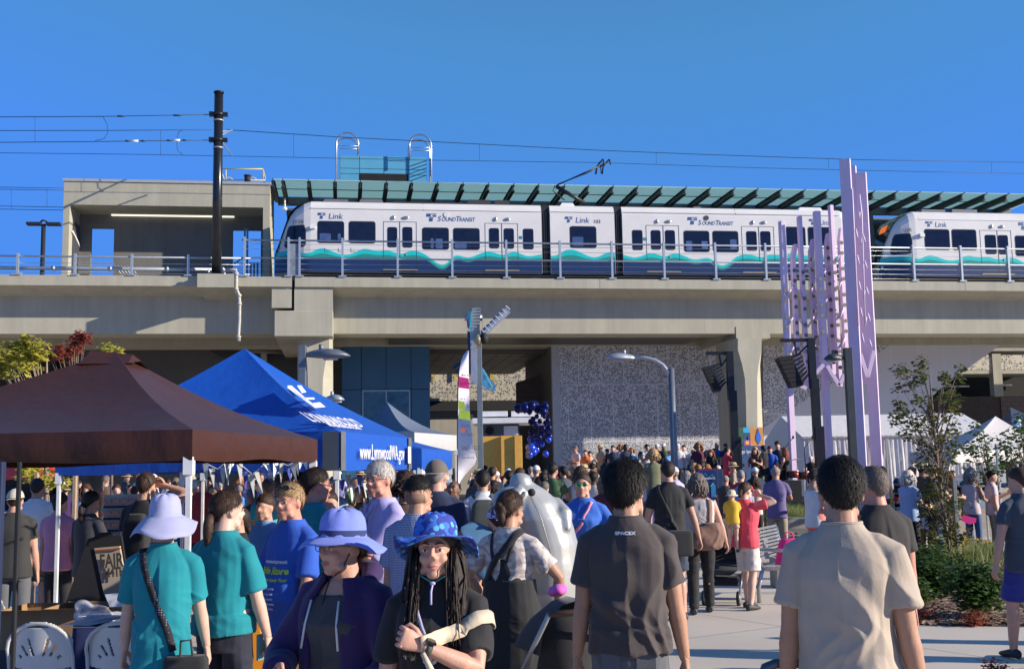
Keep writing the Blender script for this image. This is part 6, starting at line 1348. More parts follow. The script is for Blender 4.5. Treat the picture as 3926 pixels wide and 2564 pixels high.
d=(E[2]-E[1]).normalized(); c=E[2]-d*.025; b=MB(); b.smooth=True; b.tube([c-d*.011,c+d*.011],.030,16); add(G,'watch_strap',b,mat('watch_olive',(.06,.07,.05),.6)); b=MB(); up_=Vector((0,.4,1)); up_=(up_-d*up_.dot(d)).normalized(); sd_=d.cross(up_); cc=c+up_*.028+Vector((0,.012,0)); b.add([cc+d*a*.019+sd_*q*.016+up_*h for h in(0,.01) for a,q in((-1,-1),(1,-1),(1,1),(-1,1))],[(0,1,2,3),(7,6,5,4),(0,4,5,1),(1,5,6,2),(2,6,7,3),(3,7,4,0)]); add(G,'watch_face',b,mat('watch_black',(.01,.01,.012),.15))
strap(G,[(.10,.10,1.46),(.03,.15,1.30),(-.02,.16,1.10),(-.10,.15,.92)],.014,cloth('lavender_strap',(.40,.38,.50)),'bag_strap')
# food motifs on the tee
me=G['top'].data; bv=BVHTree.FromPolygons([v.co.copy() for v in me.vertices],[tuple(p.vertices) for p in me.polygons]); sg=G['s']
def motif(x,z,kind):
    cols={'salmon':(.65,.18,.07),'rice':(.60,.58,.55),'nori':(.02,.035,.02),'green':(.25,.35,.10)}
    def blob(dx,dz,rx_,rz_,c,e):
        pts=[]
        for i in range(16):
            a=2*PI*i/16; X=x+dx+rx_*math.cos(a); Z_=z+dz+rz_*math.sin(a); h=bv.ray_cast(Vector((X,1,Z_)),Vector((0,-1,0))); y=h[0].y if h[0] else .15; pts.append(Vector((X,y+e,Z_)))
        b=MB(); b.sheet(pts); o=b.build('printed_motif',mat('motif_'+c,cols[c],.7),None); o.parent=G['root']
    blob(0,-.008,.026,.015,'rice',.005)
    blob(0,.004,.027,.011,'salmon' if kind!=1 else 'nori',.007)
    if kind==1: blob(0,-.002,.012,.010,'green',.009)
for i,(x,z) in enumerate([(.02,1.265),(.09,1.21),(.01,1.195),(-.075,1.20),(.085,1.125),(.01,1.115),(-.08,1.12),(.0,1.05)]): motif(x*sg/ .95,z*sg,i%3)
# woman with periwinkle hat
peri=cloth('periwinkle',(.17,.22,.62),bs=120); per2=cloth('periwinkle_dark',(.02,.035,.12))
P=person('woman in periwinkle wide brimmed hat and dark purple hoodie over grey top',1318,4.6,1.60,150,'fair',('tank',cloth('charcoal_top',(.05,.045,.048))),('pants','black'),('bun','brown'),(((.20,.22,.98),(.7,-.3,-.6)),((.10,.32,1.12),(.8,-.2,-.8))),w=1.10,vox=.0065,seed=21,head=(-15,0),curl=(.9,.8),gl=('clear',),chest=.05,belly=.03)
P['root'].matrix_basis=P['root'].matrix_basis
pur=cloth('purple',CL['purple'],bs=60); b=MB(); b.smooth=True
# open hoodie: back and side panels with a front gap
def arcring(z,rx,ry,a0=-62,a1=242,th=.02,k=26,cy=-.01):
    o=[];i_=[]
    for j in range(k+1):
        a=R(a0+(a1-a0)*j/k); a=PI/2+PI+ (R(a0+(a1-a0)*j/k)-R(90)) if 0 else a
        o.append(Vector((rx*math.cos(a-PI/1+PI),cy-ry*math.sin(a),z)))
    return o
rows=[]
for z,rx,ry in((.84,.20,.165),(.95,.195,.16),(1.05,.185,.155),(1.15,.182,.152),(1.25,.188,.155),(1.33,.192,.15),(1.40,.175,.13),(1.45,.13,.105),(1.49,.10,.09)):
    outer=arcring(z,rx*1.14,ry*1.12); inner=arcring(z,rx*1.14-.02,ry*1.12-.02)[::-1]; rows.append(outer+inner)
b.loft(rows)
for k in(0,1):
    S,E_,Wt=P['A'][k]; b.tube([S+Vector((.05*(1 if k==0 else -1),0,.01)),S,S.lerp(E_,.5),E_,E_.lerp(Wt,.5),E_.lerp(Wt,.92)],[.078,.085,.078,.068,.060,.052],16)
b.tube([Vector((-.12,-.02,1.47)),Vector((-.09,-.09,1.50)),Vector((0,-.13,1.50)),Vector((.09,-.09,1.50)),Vector((.12,-.02,1.47)),Vector((.10,.06,1.40))],[.035,.05,.06,.05,.035,.02],12)
add(P,'hoodie',b,pur,vox=.008,disp=cloth_disp(9,.014,1.0))
for sd in(-1,1):
    b=tube_([Vector((sd*.075,.128,1.40)),Vector((sd*.085,.158,1.30)),Vector((sd*.10,.165,1.20))],.005,6); add(P,'drawstring',b,cloth('white',CL['white']))
sunhat(P,peri,r=.182,droop=.035,crown=.12,band=per2,wave=.014,back=.1,flap=1.2,tilt=2)
b=tube_([P['hp'](.074,.01,-.02),P['hp'](.06,.04,-.09),P['hp'](.0,.06,-.13),P['hp'](-.06,.04,-.09),P['hp'](-.074,.01,-.02)],.0028,6); b.tube([P['hp'](0,.06,-.13),P['hp'](0,.09,-.2),P['hp'](0,.11,-.28)],.0035,6); add(P,'chin_cord',b,matte_black)
b=MB(); b.smooth=True; b.ell(P['A'][1][2]+Vector((.02,.0,-.1)),(.05,.03,.09)); add(P,'bag_strap',b,canvas)
# person in lavender hat
lav=cloth('lavender_hat',(.33,.34,.52),bs=100)
P=person('person in drooping lavender sun hat and teal tee with a dotted black bag strap',635,6.3,1.635,4,'pale',('tee','teal'),('pants','jeans'),('crop','blond'),(((.25,.12,.86),(.2,-1,0)),((.23,.14,.86),(.2,-1,0))),w=1.0,vox=.007,seed=14,sleeve=.80,hem=.78,curl=(.6,.6))
sunhat(P,lav,r=.195,droop=.075,crown=.125,wave=.02,back=.2,flap=.6,name='sun_hat'); 
b=tube_([P['hp'](0,-.125,.03),P['hp'](.012,-.15,-.01),P['hp'](.006,-.16,-.05),P['hp'](-.01,-.155,-.02),P['hp'](0,-.13,.03)],.0028,6); b.ell(P['hp'](.006,-.162,-.055),(.012,.008,.008)); add(P,'hat_cord',b,matte_black)
dot=pattern('dotted_strap','spots',(.012,.012,.016),(.35,.42,.75),75); 
for nn in dot.node_tree.nodes:
    if nn.type=='MATH': nn.inputs[1].default_value=.16
    if nn.type=='TEX_VORONOI': nn.inputs['Randomness'].default_value=0
strap(P,[(-.115,.02,1.47),(-.10,-.10,1.43),(-.02,-.14,1.20),(.06,-.15,1.02),(.10,-.15,.90)],.042,dot,'bag_strap',off=.010)
bb=MB(); bb.smooth=True; bb.loft([ellring((.17,-.15,z),x,y,16,n=5) for z,x,y in((.62,.12,.05),(.64,.13,.06),(.85,.125,.055),(.875,.11,.045))]); add(P,'shoulder_bag',bb,cloth('bag_black',(.018,.018,.02)),vox=.008)
bb=MB(); bb.smooth=True; bb.tube([(.14,-.17,.86),(.145,-.18,.96),(.20,-.18,.965),(.21,-.17,.87)],.013,8,flat=.5); add(P,'bag_handle',bb,cloth('bag_black',(0,0,0)))
# woman with ponytail
P=person('woman with low ponytail in teal tee holding a phone, back turned',868,6.65,1.685,-24,'pale',('tee','teal'),('pants',cloth('navy_jean',(.012,.014,.03))),('pony','brown'),(((.27,.14,.90),(.3,-1,0)),((.26,.10,.80),(.2,-1,0))),w=1.10,vox=.0075,seed=17,sleeve=.86,hem=.90,head=(-26,0),belly=.02,fur=1800,curl=(.6,1.0),chest=.04)
Wt=P['A'][1][2]; b=MB(); b.box(Wt.x-.06,Wt.x-.045,Wt.y-.03,Wt.y+.05,Wt.z-.13,Wt.z+.02); add(P,'phone',b,mat('phone_teal',(.12,.30,.30),.3)); b=MB(); b.box(Wt.x-.064,Wt.x-.061,Wt.y-.02,Wt.y+.04,Wt.z-.10,Wt.z-.02); add(P,'phone_sticker',b,wtx)
# man with blue tee
P=person('fair haired man in royal blue tee with printed tour dates and khaki trousers',1118,7.3,1.715,142,'ruddy',('tee','blue'),('pants','khaki'),('short','blond'),(((.26,.16,.86),(.8,-.5,0)),((.30,.08,.83),(.8,-.6,0))),w=1.12,vox=.0085,seed=25,sleeve=.90,hem=.78,belly=.07,head=(10,0),fur=1500)
b=MB(); b.smooth=True
for sd in(-1,1): b.ell(P['hp'](sd*.032,.07,.098),(.028,.012,.018),12,8)
b.tube([P['hp'](-.01,.08,.10),P['hp'](.01,.08,.10)],.003,5); 
for sd in(-1,1): b.tube([P['hp'](sd*.06,.06,.10),P['hp'](sd*.082,-.04,.06)],.003,5)
add(P,'sunglasses_on_head',b,mat('lens_black',(.01,.01,.012),.08))
s_=P['s']; 
printon(P,'shirt_lettering','communitytransit',wtx,.0,1.235*s_,.022,front=True,sx=.92,off=.0006)
gy=mat('print_lime',(.50,.62,.04),.6); printon(P,'shirt_lettering','Ride Store',gy,.0,1.17*s_,.040,front=True,sx=1.0,off=.002); printon(P,'shirt_lettering','Snohomish County Tour',gy,.0,1.125*s_,.018,front=True,sx=.95,off=.001)
for k,tx in enumerate(['City of Lynnwood - Jul 2023','City of Everett - Aug 2023','Arlington - 07/2023-08/2023','Marysville - 09/2023-08/2024','Mill Creek - 09/2024']): printon(P,'shirt_lettering',tx,wtx,.02,(1.075-.032*k)*s_,.011,front=True,sx=.85)
printon(P,'shirt_lettering','ct',wtx,.03,.885*s_,.022,front=True,sx=1)
# man with glasses behind
P=person('dark haired man with glasses in teal tee, standing in front of the blue tent corner',1205,8.2,1.81,-42,'ruddy',('tee','teal'),('pants','jeans'),('short','dark'),('down','down'),w=1.05,vox=.009,seed=27,head=(-22,0),gl=('clear',),fur=1500)
# white haired man
pocket=cloth('lilac_shirt',(.36,.33,.60))
P=person('white haired man in pale lilac shirt with folded arms and glasses',1462,8.0,1.85,132,'ruddy',('shirt',pocket),('pants','tan'),('side','white'),('cross',((-.10,.24,1.16),(.8,.1,-.8))),w=1.10,vox=.0085,seed=29,head=(12,0),gl=('clear',),belly=.04,fur=2200)
for sd in(-1,1):
    b=MB(); b.add([Vector((sd*.01,.115,1.435)),Vector((sd*.075,.075,1.50)),Vector((sd*.085,.085,1.47)),Vector((sd*.05,.125,1.40))],[(0,1,2,3)]); add(P,'shirt_collar',b,pocket)
b=tube_([(.07,.07,1.50),(.05,.135,1.38),(.03,.15,1.22)],.003,5); b.tube([(-.07,.07,1.50),(-.04,.135,1.38),(-.01,.15,1.22)],.003,5); add(P,'lanyard',b,matte_black)
# man with faded haircut, gingham
ging=pattern('gingham_blue','gingham',(.03,.06,.20),(.45,.50,.62),30)
P=person('man with faded black haircut in blue gingham shirt, back turned',1600,7.4,1.735,-20,'tan',('tee',ging),('pants','jeans'),('fade','black'),('down','down'),w=1.12,vox=.0085,seed=31,fur=1500,head=(-20,0),sleeve=.8)
b=MB(); b.smooth=True; hpf=P['hp']; b.ell(hpf(0,-.020,.0),(.0765,.086,.062),18,10,P['HM'].to_3x3()); add(P,'shaved_sides',b,mat('shaved',(.20,.115,.08),.7,var=.2,scale=200))
# woman in black overalls
camo=pattern('camo_pale','camo',(.52,.47,.44),(.34,.29,.28),16)
P=person('woman in black dungaree dress over pale camouflage tee with black crossbody strap',1950,7.2,1.64,-28,'tan',('tee',camo),('skirt','black'),('bun','brown'),(((.26,.16,.98),(.8,-.5,0)),((.24,.22,1.00),(.9,-.4,0))),w=1.0,vox=.0075,seed=33,fur=1800,head=(-8,0),sleeve=.72,chest=.03)
blk=cloth('black',CL['black']); b=MB(); b.smooth=True; b.loft([ellring((0,-.01,z),x,y) for z,x,y in((.35,.27,.22),(.6,.25,.20),(.8,.225,.175),(.95,.205,.16),(1.05,.188,.145),(1.13,.18,.138),(1.16,.178,.136))]); add(P,'dungaree_dress',b,blk,vox=.008,disp=cloth_disp(4,.01,.9))
b=MB(); b.smooth=True; b.loft([ellring((0,-.075,z),x,.065) for z,x in((1.14,.14),(1.2,.11),(1.26,.075),(1.30,.055))]); add(P,'dungaree_bib',b,blk,vox=.008)
strap(P,[(-.045,-.12,1.28),(-.08,-.08,1.44),(-.10,.02,1.46)],.022,blk,'shoulder_strap'); strap(P,[(.045,-.12,1.28),(.09,-.08,1.44),(.10,.02,1.46)],.022,blk,'shoulder_strap'); strap(P,[(.09,.0,1.47),(.06,-.12,1.40),(-.08,-.14,1.22),(-.17,-.06,1.08)],.05,blk,'crossbody_strap',off=.016)
# second row
P=person('woman with auburn bun, green sunglasses and blue tee with a pink strap',2232,10.8,1.72,158,'fair',('tee',cloth('cobalt',(.03,.13,.50))),('pants','jeans'),('bun','brown'),(((.20,.24,1.06),(.9,-.3,-.4)),((.06,.28,1.08),(.9,-.3,-.4))),w=1.30,vox=.0095,seed=41,head=(14,-6),gl=('green',),chest=.08,belly=.05,sleeve=.8)
strap(P,[(-.10,.05,1.46),(-.06,.16,1.30),(.05,.2,1.15),(.15,.14,1.02)],.03,cloth('pink',CL['pink']),'crossbody_strap')
P=person('dark haired man in black tee with black messenger bag, back turned',2560,13.3,1.83,2,'fair',('tee','black'),('shorts',cloth('shorts_navy',(.03,.04,.07))),('crop','dark'),(((.30,.03,.82),(.6,-.8,0)),((.36,.06,.80),(.8,-.6,0))),w=1.04,vox=.010,seed=43,fur=500,step=.08)
bb=MB(); bb.smooth=True; bb.loft([ellring((.08,-.19,z),x,y,16,n=5) for z,x,y in((.70,.13,.045),(.72,.14,.05),(.96,.14,.05),(.98,.13,.04))]); add(P,'messenger_bag',bb,cloth('bag_black',(0,0,0)),vox=.012); strap(P,[(-.12,.0,1.47),(-.08,-.12,1.3),(.0,-.15,1.1),(.06,-.17,.98)],.04,cloth('bag_black',(0,0,0)),'bag_strap')
strp=pattern('striped_vest','stripes',(.62,.58,.55),(.30,.26,.26),38)
P=person('woman with wavy grey brown hair in striped vest carrying a large brown slouch bag',2672,13.8,1.66,-4,'fair',('tank',strp),('pants','black'),('bob','greybrown'),(((.26,.18,1.0),(.8,-.5,0)),((.34,.04,.84),(.8,-.6,0))),w=1.24,vox=.010,seed=45,step=-.12,chest=.03)
brn=cloth('slouch_brown',(.22,.125,.09)); bb=MB(); bb.smooth=True; bb.loft([ellring((.08+dx,-.17,z),x,y,18) for z,x,y,dx in((.80,.10,.05,0),(.84,.19,.09,0),(.95,.21,.10,.0),(1.05,.17,.08,.02),(1.13,.10,.05,.06))]); add(P,'slouch_bag',bb,brn,vox=.012,disp=cloth_disp(6,.012,.95)); strap(P,[(.10,.0,1.46),(.13,-.13,1.38),(.14,-.17,1.1)],.06,brn,'bag_strap')
# woman in pink with baby
P=person('woman in coral pink tee and white shorts with sunglasses, carrying a baby',2850,14.1,1.55,-52,'pale',('tee','pinkred'),('shorts',cloth('linen_white',(.60,.55,.50))),('bun','brown'),(((.16,.30,1.05),(.7,-.4,-.6)),((.12,.20,1.55),(1,0,-.3))),w=1.16,vox=.010,seed=47,gl=('black',),chest=.05,step=.10,hem=.85,curl=(.8,.5))
B=person('baby in yellow top and yellow striped sun hat carried on a hip',2800,14.0,.74,-20,'pale',('tee','yellow'),('short_shorts',pattern('baby_print','camo',(.5,.45,.38),(.35,.18,.05),40)),('none','blond'),('bent','front'),w=1.25,vox=.022,face=False,seed=48,child=True,z0=.70)
sunhat(B,pattern('baby_hat','stripes',(.62,.60,.52),(.60,.42,.06),60),r=.15,droop=.03,crown=.10,wave=.006)
P=person('man in slate tee, royal blue shorts and black trainers, walking at right edge',3905,10.3,1.70,14,'fair',('tee','slate'),('shorts','bluedk'),('short','brown'),(((.30,.02,.84),(.8,-.6,0)),((.30,.10,.84),(.8,-.5,0))),w=1.12,vox=.0095,seed=51,step=.10,head=(20,0),hem=.80)
P=person('man in purple polo and khaki trousers, back turned, hand raised, by the grass planter',2972,20,1.72,-20,'tan',('tee','polo'),('pants','tan'),('bald','grey'),('down','phone'),w=1.05,vox=.014,seed=53)
P=person('woman in coral dungarees and white vest holding a drink beside the grass planter',3118,17.5,1.66,-70,'fair',('tank','white'),('pants',cloth('coral',(.65,.22,.18))),('bun','dark'),('bent','bent'),w=1.12,vox=.013,seed=55)
b=MB(); b.smooth=True; b.loft([ellring((0,0,z),x,y) for z,x,y in((.8,.19,.15),(.95,.19,.145),(1.1,.178,.135),(1.28,.16,.13),(1.34,.12,.12))]); add(P,'dungaree_bib',b,cloth('coral',(0,0,0)),vox=.014)
P=person('woman with long pale blond hair in green top behind the coral dungarees',3140,19.5,1.68,-20,'fair',('tee','green'),('pants','jeans'),('long','blond'),('bent','down'),vox=.015,seed=56)
P=person('white haired woman in pale blue blouse and black trousers near the hat racks',3478,19.2,1.60,-60,'pale',('tee','lightblue'),('pants','black'),('bob','white'),('fwd','bent'),w=1.08,vox=.013,seed=57)
P=person('person in black tee and black shorts leaning beside the young tree',3570,19.6,1.70,-75,'fair',('tee','black'),('shorts','black'),('short','dark'),('fwd','fwd'),vox=.014,seed=58,step=.1)
P=person('young man in white tee with grey green backpack, back turned, below the banner',1850,12.8,1.76,4,'tan',('tee','white'),('pants','black'),('short','black'),('down','down'),w=1.0,vox=.010,seed=59,fur=400)
bb=MB(); bb.smooth=True; bb.loft([ellring((0,-.2,z),x,y,18,n=4) for z,x,y in((.92,.10,.05),(.96,.15,.085),(1.2,.155,.09),(1.36,.13,.07),(1.42,.08,.04))]); add(P,'backpack',bb,cloth('pack_grey',(.045,.055,.05)),vox=.012)
for sd in(-1,1): strap(P,[(sd*.09,-.10,1.44),(sd*.10,.0,1.465),(sd*.11,.08,1.40)],.05,cloth('pack_grey',(0,0,0)),'shoulder_strap')
P=person('bald black man in pale pink shirt looking down, right of the blue tents',1740,12.8,1.66,150,'brown',('shirt',cloth('palepink',(.52,.42,.50))),('pants','jeans'),('none','black'),('front','front'),w=1.0,vox=.011,seed=61,head=(10,-14))
P=person('large man in navy tee with grey cap standing behind the gingham shirt',1672,9.2,1.86,-15,'fair',('tee','navy'),('pants','jeans'),('crop','grey'),('down','down'),w=1.2,vox=.010,seed=62); cap(P,cloth('cap_grey',(.12,.10,.08)),back=True)
P=person('woman with curly auburn hair between the white haired man and the navy tee',1555,9.0,1.76,0,'fair',('tee','brownc'),('pants','jeans'),('curly','brown'),('down','down'),vox=.010,seed=63)
P=person('woman with grey streaked curls behind the periwinkle hat',1330,8.8,1.50,0,'fair',('tee','black'),('pants','jeans'),('curly','greybrown'),('down','down'),vox=.012,seed=64)
P=person('man in pale blue tee with glasses leaning by the dark suited person',1020,9.6,1.60,160,'fair',('tee','sky'),('pants','jeans'),('short','brown'),('down','down'),vox=.012,seed=65)
P=person('dark clothed person leaning behind the white haired man, near the tent leg',1260,9.6,1.62,200,'fair',('tee','navy'),('pants','navy'),('short','dark'),('down','front'),w=1.1,vox=.012,seed=66)
# inflatable costume
sil=mat('silver_inflatable',(.44,.44,.42),.36,.35,var=.06,scale=3,bump=.15,bscale=7,stretch=(1,1,.35))
g_=groundpt(2010,8.9); t=thing('inflatable_costume','shiny silver inflatable costume towering beside the black dungaree dress','costume',g_)
b=MB(); b.smooth=True
b.loft([ellring((dx,0,z),x,y,22,n=2) for z,x,y,dx in((.5,.10,.12,.20),(.58,.17,.2,.20),(.8,.20,.24,.20),(1.0,.23,.27,.19),(1.2,.25,.28,.16),(1.4,.25,.28,.10),(1.52,.22,.25,.05),(1.62,.15,.2,-.0),(1.69,.07,.1,-.02))])
b.ell((-.10,-.10,1.50),(.17,.17,.15)); b.ell((-.03,-.08,1.68),(.09,.09,.07)); b.tube([(-.02,-.2,1.62),(-.14,-.28,1.52),(-.18,-.26,1.44)],[.05,.06,.03],10); b.tube([(.24,0,1.52),(.30,-.15,1.42),(.32,-.2,1.30)],[.05,.07,.03],10)
b.tube([(.1,-.2,1.15),(.0,-.34,1.12),(-.1,-.36,1.0),(-.08,-.3,.92)],[.06,.055,.05,.03],10); b.tube([(.1,0,.55),(.1,0,.1)],[.13,.08],12); b.tube([(.24,0,.55),(.26,0,.1)],[.13,.08],12)
def puck(co,no):
    r_=1-2*np.abs(vnoise(co*np.array([3,3,9]))); return (.016*r_*np.clip(1.3-co[:,2],.2,1)+.004*vnoise(co*9))[:,None]*no
o=remesh(b,.014,4,'inflated_suit',sil,None,disp=puck); o.parent=t
b=MB(); b.smooth=True; b.tube([(.02,-.27,1.62),(.12,-.30,1.4),(.2,-.28,1.1),(.24,-.24,.8)],.004,6); o=b.build('suit_seam',mat('seam_silver',(.25,.25,.25),.4,.4),None); o.parent=t
for x,z in((-.13,1.58),(.05,1.6)): b=MB(); b.ell((x,-.27,z),(.03,.02,.03)); o=b.build('eye_patch',matte_black,None); o.parent=t
fb=mat('blue_fin',(.04,.25,.55),.3,var=.1)
P=person('boy with pale lavender cap and pink cheeks behind the dungaree dress',1905,8.4,1.50,30,'fair',('tee','navy'),('pants','jeans'),('short','dark'),('down','fwd'),vox=.012,seed=71); cap(P,cloth('cap_lavender',(.45,.42,.66)),back=True)
t=thing('plush_fin','blue grey inflatable fin poking out beside the butterfly hat','inflatable fin',groundpt(1800,8.3)); b=MB(); b.smooth=True; b.loft([[Vector((-.02+a_*.33+.16*f*0+x*math.cos(2*PI*j/12),y*math.sin(2*PI*j/12),1.18+z_+x*math.sin(2*PI*j/12)*2.0)) for j in range(12)] for f,a_,x,y,z_ in((0,-.12,.01,.02,.17),(.3,.05,.06,.06,.1),(.6,.25,.09,.08,.03),(1,.5,.10,.09,-.03))]); o=b.build('fin',mat('fin_grey',(.06,.14,.24),.35),None); o.parent=t
for pxx,pyy in((1958,1890),(2175,1880)): pass
# ================================================================ CROWD
TOPC=['black','white','navy','cream','sky','lightblue','charcoal','slate','grey','maroon','white','brownc','denim','blue','red','teal','green','olive','tan','sky','purple','polo','lilac','palep','cream','aqua','orange']
CL['palep']=(.50,.40,.42); CL['cream2']=CL['cream']
def CM_(n): return cloth(n,CL[n])
PROTO=[]
SPEC=[('short','dark','tee','pants',('down','down'),1.0,0),('crop','brown','tee','shorts',('down','down'),1.1,0),('short','black','tee','pants',('phone','down'),1.05,0),('long','dark','tee','pants',('down','down'),.95,.02),
 ('bob','brown','tank','pants',('down','bent'),1.0,.02),('pony','brown','tee','shorts',('down','down'),1.0,.02),('bun','dark','tee','skirt',('bent','bent'),1.05,.02),('bald','grey','tee','shorts',('cross','cross'),1.15,0),('curly','ginger','tee','pants',('down','down'),.95,0),('messy','black','tee','pants',('up','phone'),1.0,0)]
for i,(hs_,hc_,tp_,bt_,ar,w_,ch) in enumerate(SPEC):
    I=person('proto',0,10,1.7,0,'tan',(tp_,'black'),(bt_,'black'),(hs_,hc_),ar,w=w_,vox=.019,seed=100+i,face=True,chest=ch,pos=Vector((0,0,0)))
    if i==1 or i==7: cap(I,CM_('navy')) if i==1 else None
    PROTO.append(I['root'])
HATP=[]
I=person('proto',0,10,1.7,0,'tan',('tee','black'),('pants','black'),('crop','brown'),('down','down'),w=1.05,vox=.019,seed=131,pos=Vector((0,0,0))); sunhat(I,cloth('straw',(.45,.33,.17)),r=.16,droop=.02,crown=.10,band=CM_('black'),wave=.004); PROTO.append(I['root'])
I=person('proto',0,10,1.7,0,'tan',('tee','black'),('shorts','black'),('crop','grey'),('down','bent'),w=1.1,vox=.019,seed=132,pos=Vector((0,0,0))); cap(I,CM_('white')); PROTO.append(I['root'])
HN=['person, short dark hair','person, dark baseball cap','person, raised phone','person, long dark hair','person, wavy bob','person, ponytail','person, hair bun','balding person','person, curly ginger hair','person, raised arms','person, straw hat','person, white cap']
rc=random.Random(42); USED=set(); 
def crowd(k,px,Y,H,rot,row,z0=0,grp='people in the concert crowd',top_=None,place='',ordn=0):
    P=PROTO[k]
    first=k not in USED; USED.add(k)
    if first: r=P; chs=list(P.children)
    else:
        r=P.copy(); COL.objects.link(r); chs=[]
        for c in P.children:
            d=c.copy(); COL.objects.link(d); d.parent=r; chs.append(d)
            for e in c.children: f=e.copy(); COL.objects.link(f); f.parent=d
    tn=top_ or rc.choice(TOPC); bn=rc.choice(['black','jeans','navy','khaki','denim','greyjean','tan']); sk=rc.choice(['fair','tan','pale','olive','ruddy','brown','fair']); hk=rc.choice(['black','dark','brown','dark','blond','greybrown','brown','ginger','grey'])
    for c in chs:
        nm=c.name.split('.')[0]; m_=None
        if nm in('t_shirt','vest_top','shirt'): m_=CM_(tn)
        elif nm in('trousers','shorts','skirt'): m_=CM_(bn)
        elif nm in('body',): m_=skinm(sk)
        elif nm=='hair' and k in(3,4,5,6,1): m_=hairm(hk)
        if m_: c.material_slots[0].link='OBJECT'; c.material_slots[0].material=m_
    g=groundpt(px,Y); s=H/1.7; r.matrix_basis=Matrix.Translation((g.x,g.y,z0))@Matrix.Rotation(R(rot),4,'Z')@Matrix.Scale(s,4)
    cn={'palep':'pale pink','polo':'purple','brownc':'brown','denim':'denim blue','slate':'slate grey','sky':'light blue','tan':'tan','olive':'olive'}.get(tn,tn)
    nth=['first','second','third','fourth','fifth','sixth','seventh','eighth','ninth','tenth','eleventh','twelfth','thirteenth','fourteenth','fifteenth','sixteenth','seventeenth','eighteenth','nineteenth','twentieth','twenty-first','twenty-second','twenty-third','twenty-fourth','twenty-fifth','twenty-sixth'][min(ordn,25)]
    r['label']='%s, %s top, %s from left %s'%(HN[k],cn,nth,row.replace('in the ','in ').replace(' the tents',' tents').replace('under the ','under ').replace('beyond the','beyond').replace('along the terrace under the perforated wall','on the terrace').replace('the farthest crowd row by the yellow hut','farthest row')); r['category']='person'; r['group']=grp; return r
def rowof(x0,x1,Y,n,name,face=0.12,avoid=(),z0=0,base=-12,Hs=(1.52,1.84),grp='people in the concert crowd'):
    for i in range(n):
        px=x0+(x1-x0)*(i+.5)/n+rc.uniform(-.35,.35)*(x1-x0)/n; y=Y+rc.uniform(-.6,.6)
        if any(a<px<b for a,b in avoid): continue
        rot=rc.gauss(base+(1963-px)*.0,22) if rc.random()>face else 180+rc.gauss(0,40)
        crowd(rc.randrange(len(PROTO)),px,y,rc.uniform(*Hs),rot,name,z0,grp,None,'',i)
rowof(2010,2240,15.0,2,'in the nearest crowd row',avoid=((2050,2190),))
rowof(1790,2560,18.0,7,'in the second crowd row',avoid=((2130,2190),))
rowof(1790,2640,20.5,11,'in the third crowd row'); rowof(1790,2660,23,14,'in the fourth crowd row'); rowof(1800,2700,26,16,'in the fifth crowd row'); rowof(1820,2760,29,18,'in the sixth crowd row')
rowof(1830,2820,32.5,22,'in the seventh crowd row'); rowof(1840,2840,36,26,'in the eighth crowd row'); rowof(1850,2820,40,26,'in the farthest crowd row')
rowof(2760,2930,23,3,'in front of the stage',base=-5,Hs=(1.4,1.75)); rowof(2760,2940,27,3,'close to the stage edge',Hs=(1.4,1.7))
rowof(2200,2800,44,22,'along the terrace under the perforated wall',z0=.75,face=1.0); 
rowof(560,1700,16,12,'under the blue tent, near row',base=30,face=.4,grp='visitors among the tents'); rowof(300,1750,20,16,'under the blue tent, middle row',base=10,face=.4,grp='visitors among the tents'); rowof(200,1750,26,18,'under the blue tent, rear row',face=.4,grp='visitors among the tents'); rowof(100,1780,33,20,'beyond the tents, far row',face=.4,grp='visitors among the tents')
rowof(3440,3926,21.5,6,'by the hat racks',base=-70,face=.3,grp='shoppers by the hat racks',Hs=(1.5,1.72)); rowof(3100,3420,30,5,'behind the sculpture feet',base=0)
# raised child
I=person('small child with blond curls in olive top sitting on shoulders in the crowd',2505,15.6,1.05,10,'fair',('tee','olivec'),('short_shorts','olivec'),('curly','blond'),('bent','bent'),vox=.018,seed=160,child=True,z0=.92,face=False)
for i,(X_,Y_,H_) in enumerate(((5.6,8.2,1.75),(6.6,8.9,1.7),(6.0,9.8,1.8),(7.4,10.6,1.7),(5.4,7.2,1.68))):
    r=crowd((0,3,1,5,7)[i],1963,10,H_,-60+20*i,'off right',0,'passers by beyond the right edge',None,'',i); r.matrix_basis=Matrix.Translation((X_,Y_,0))@Matrix.Rotation(R(-60+25*i),4,'Z')@Matrix.Scale(H_/1.7,4)
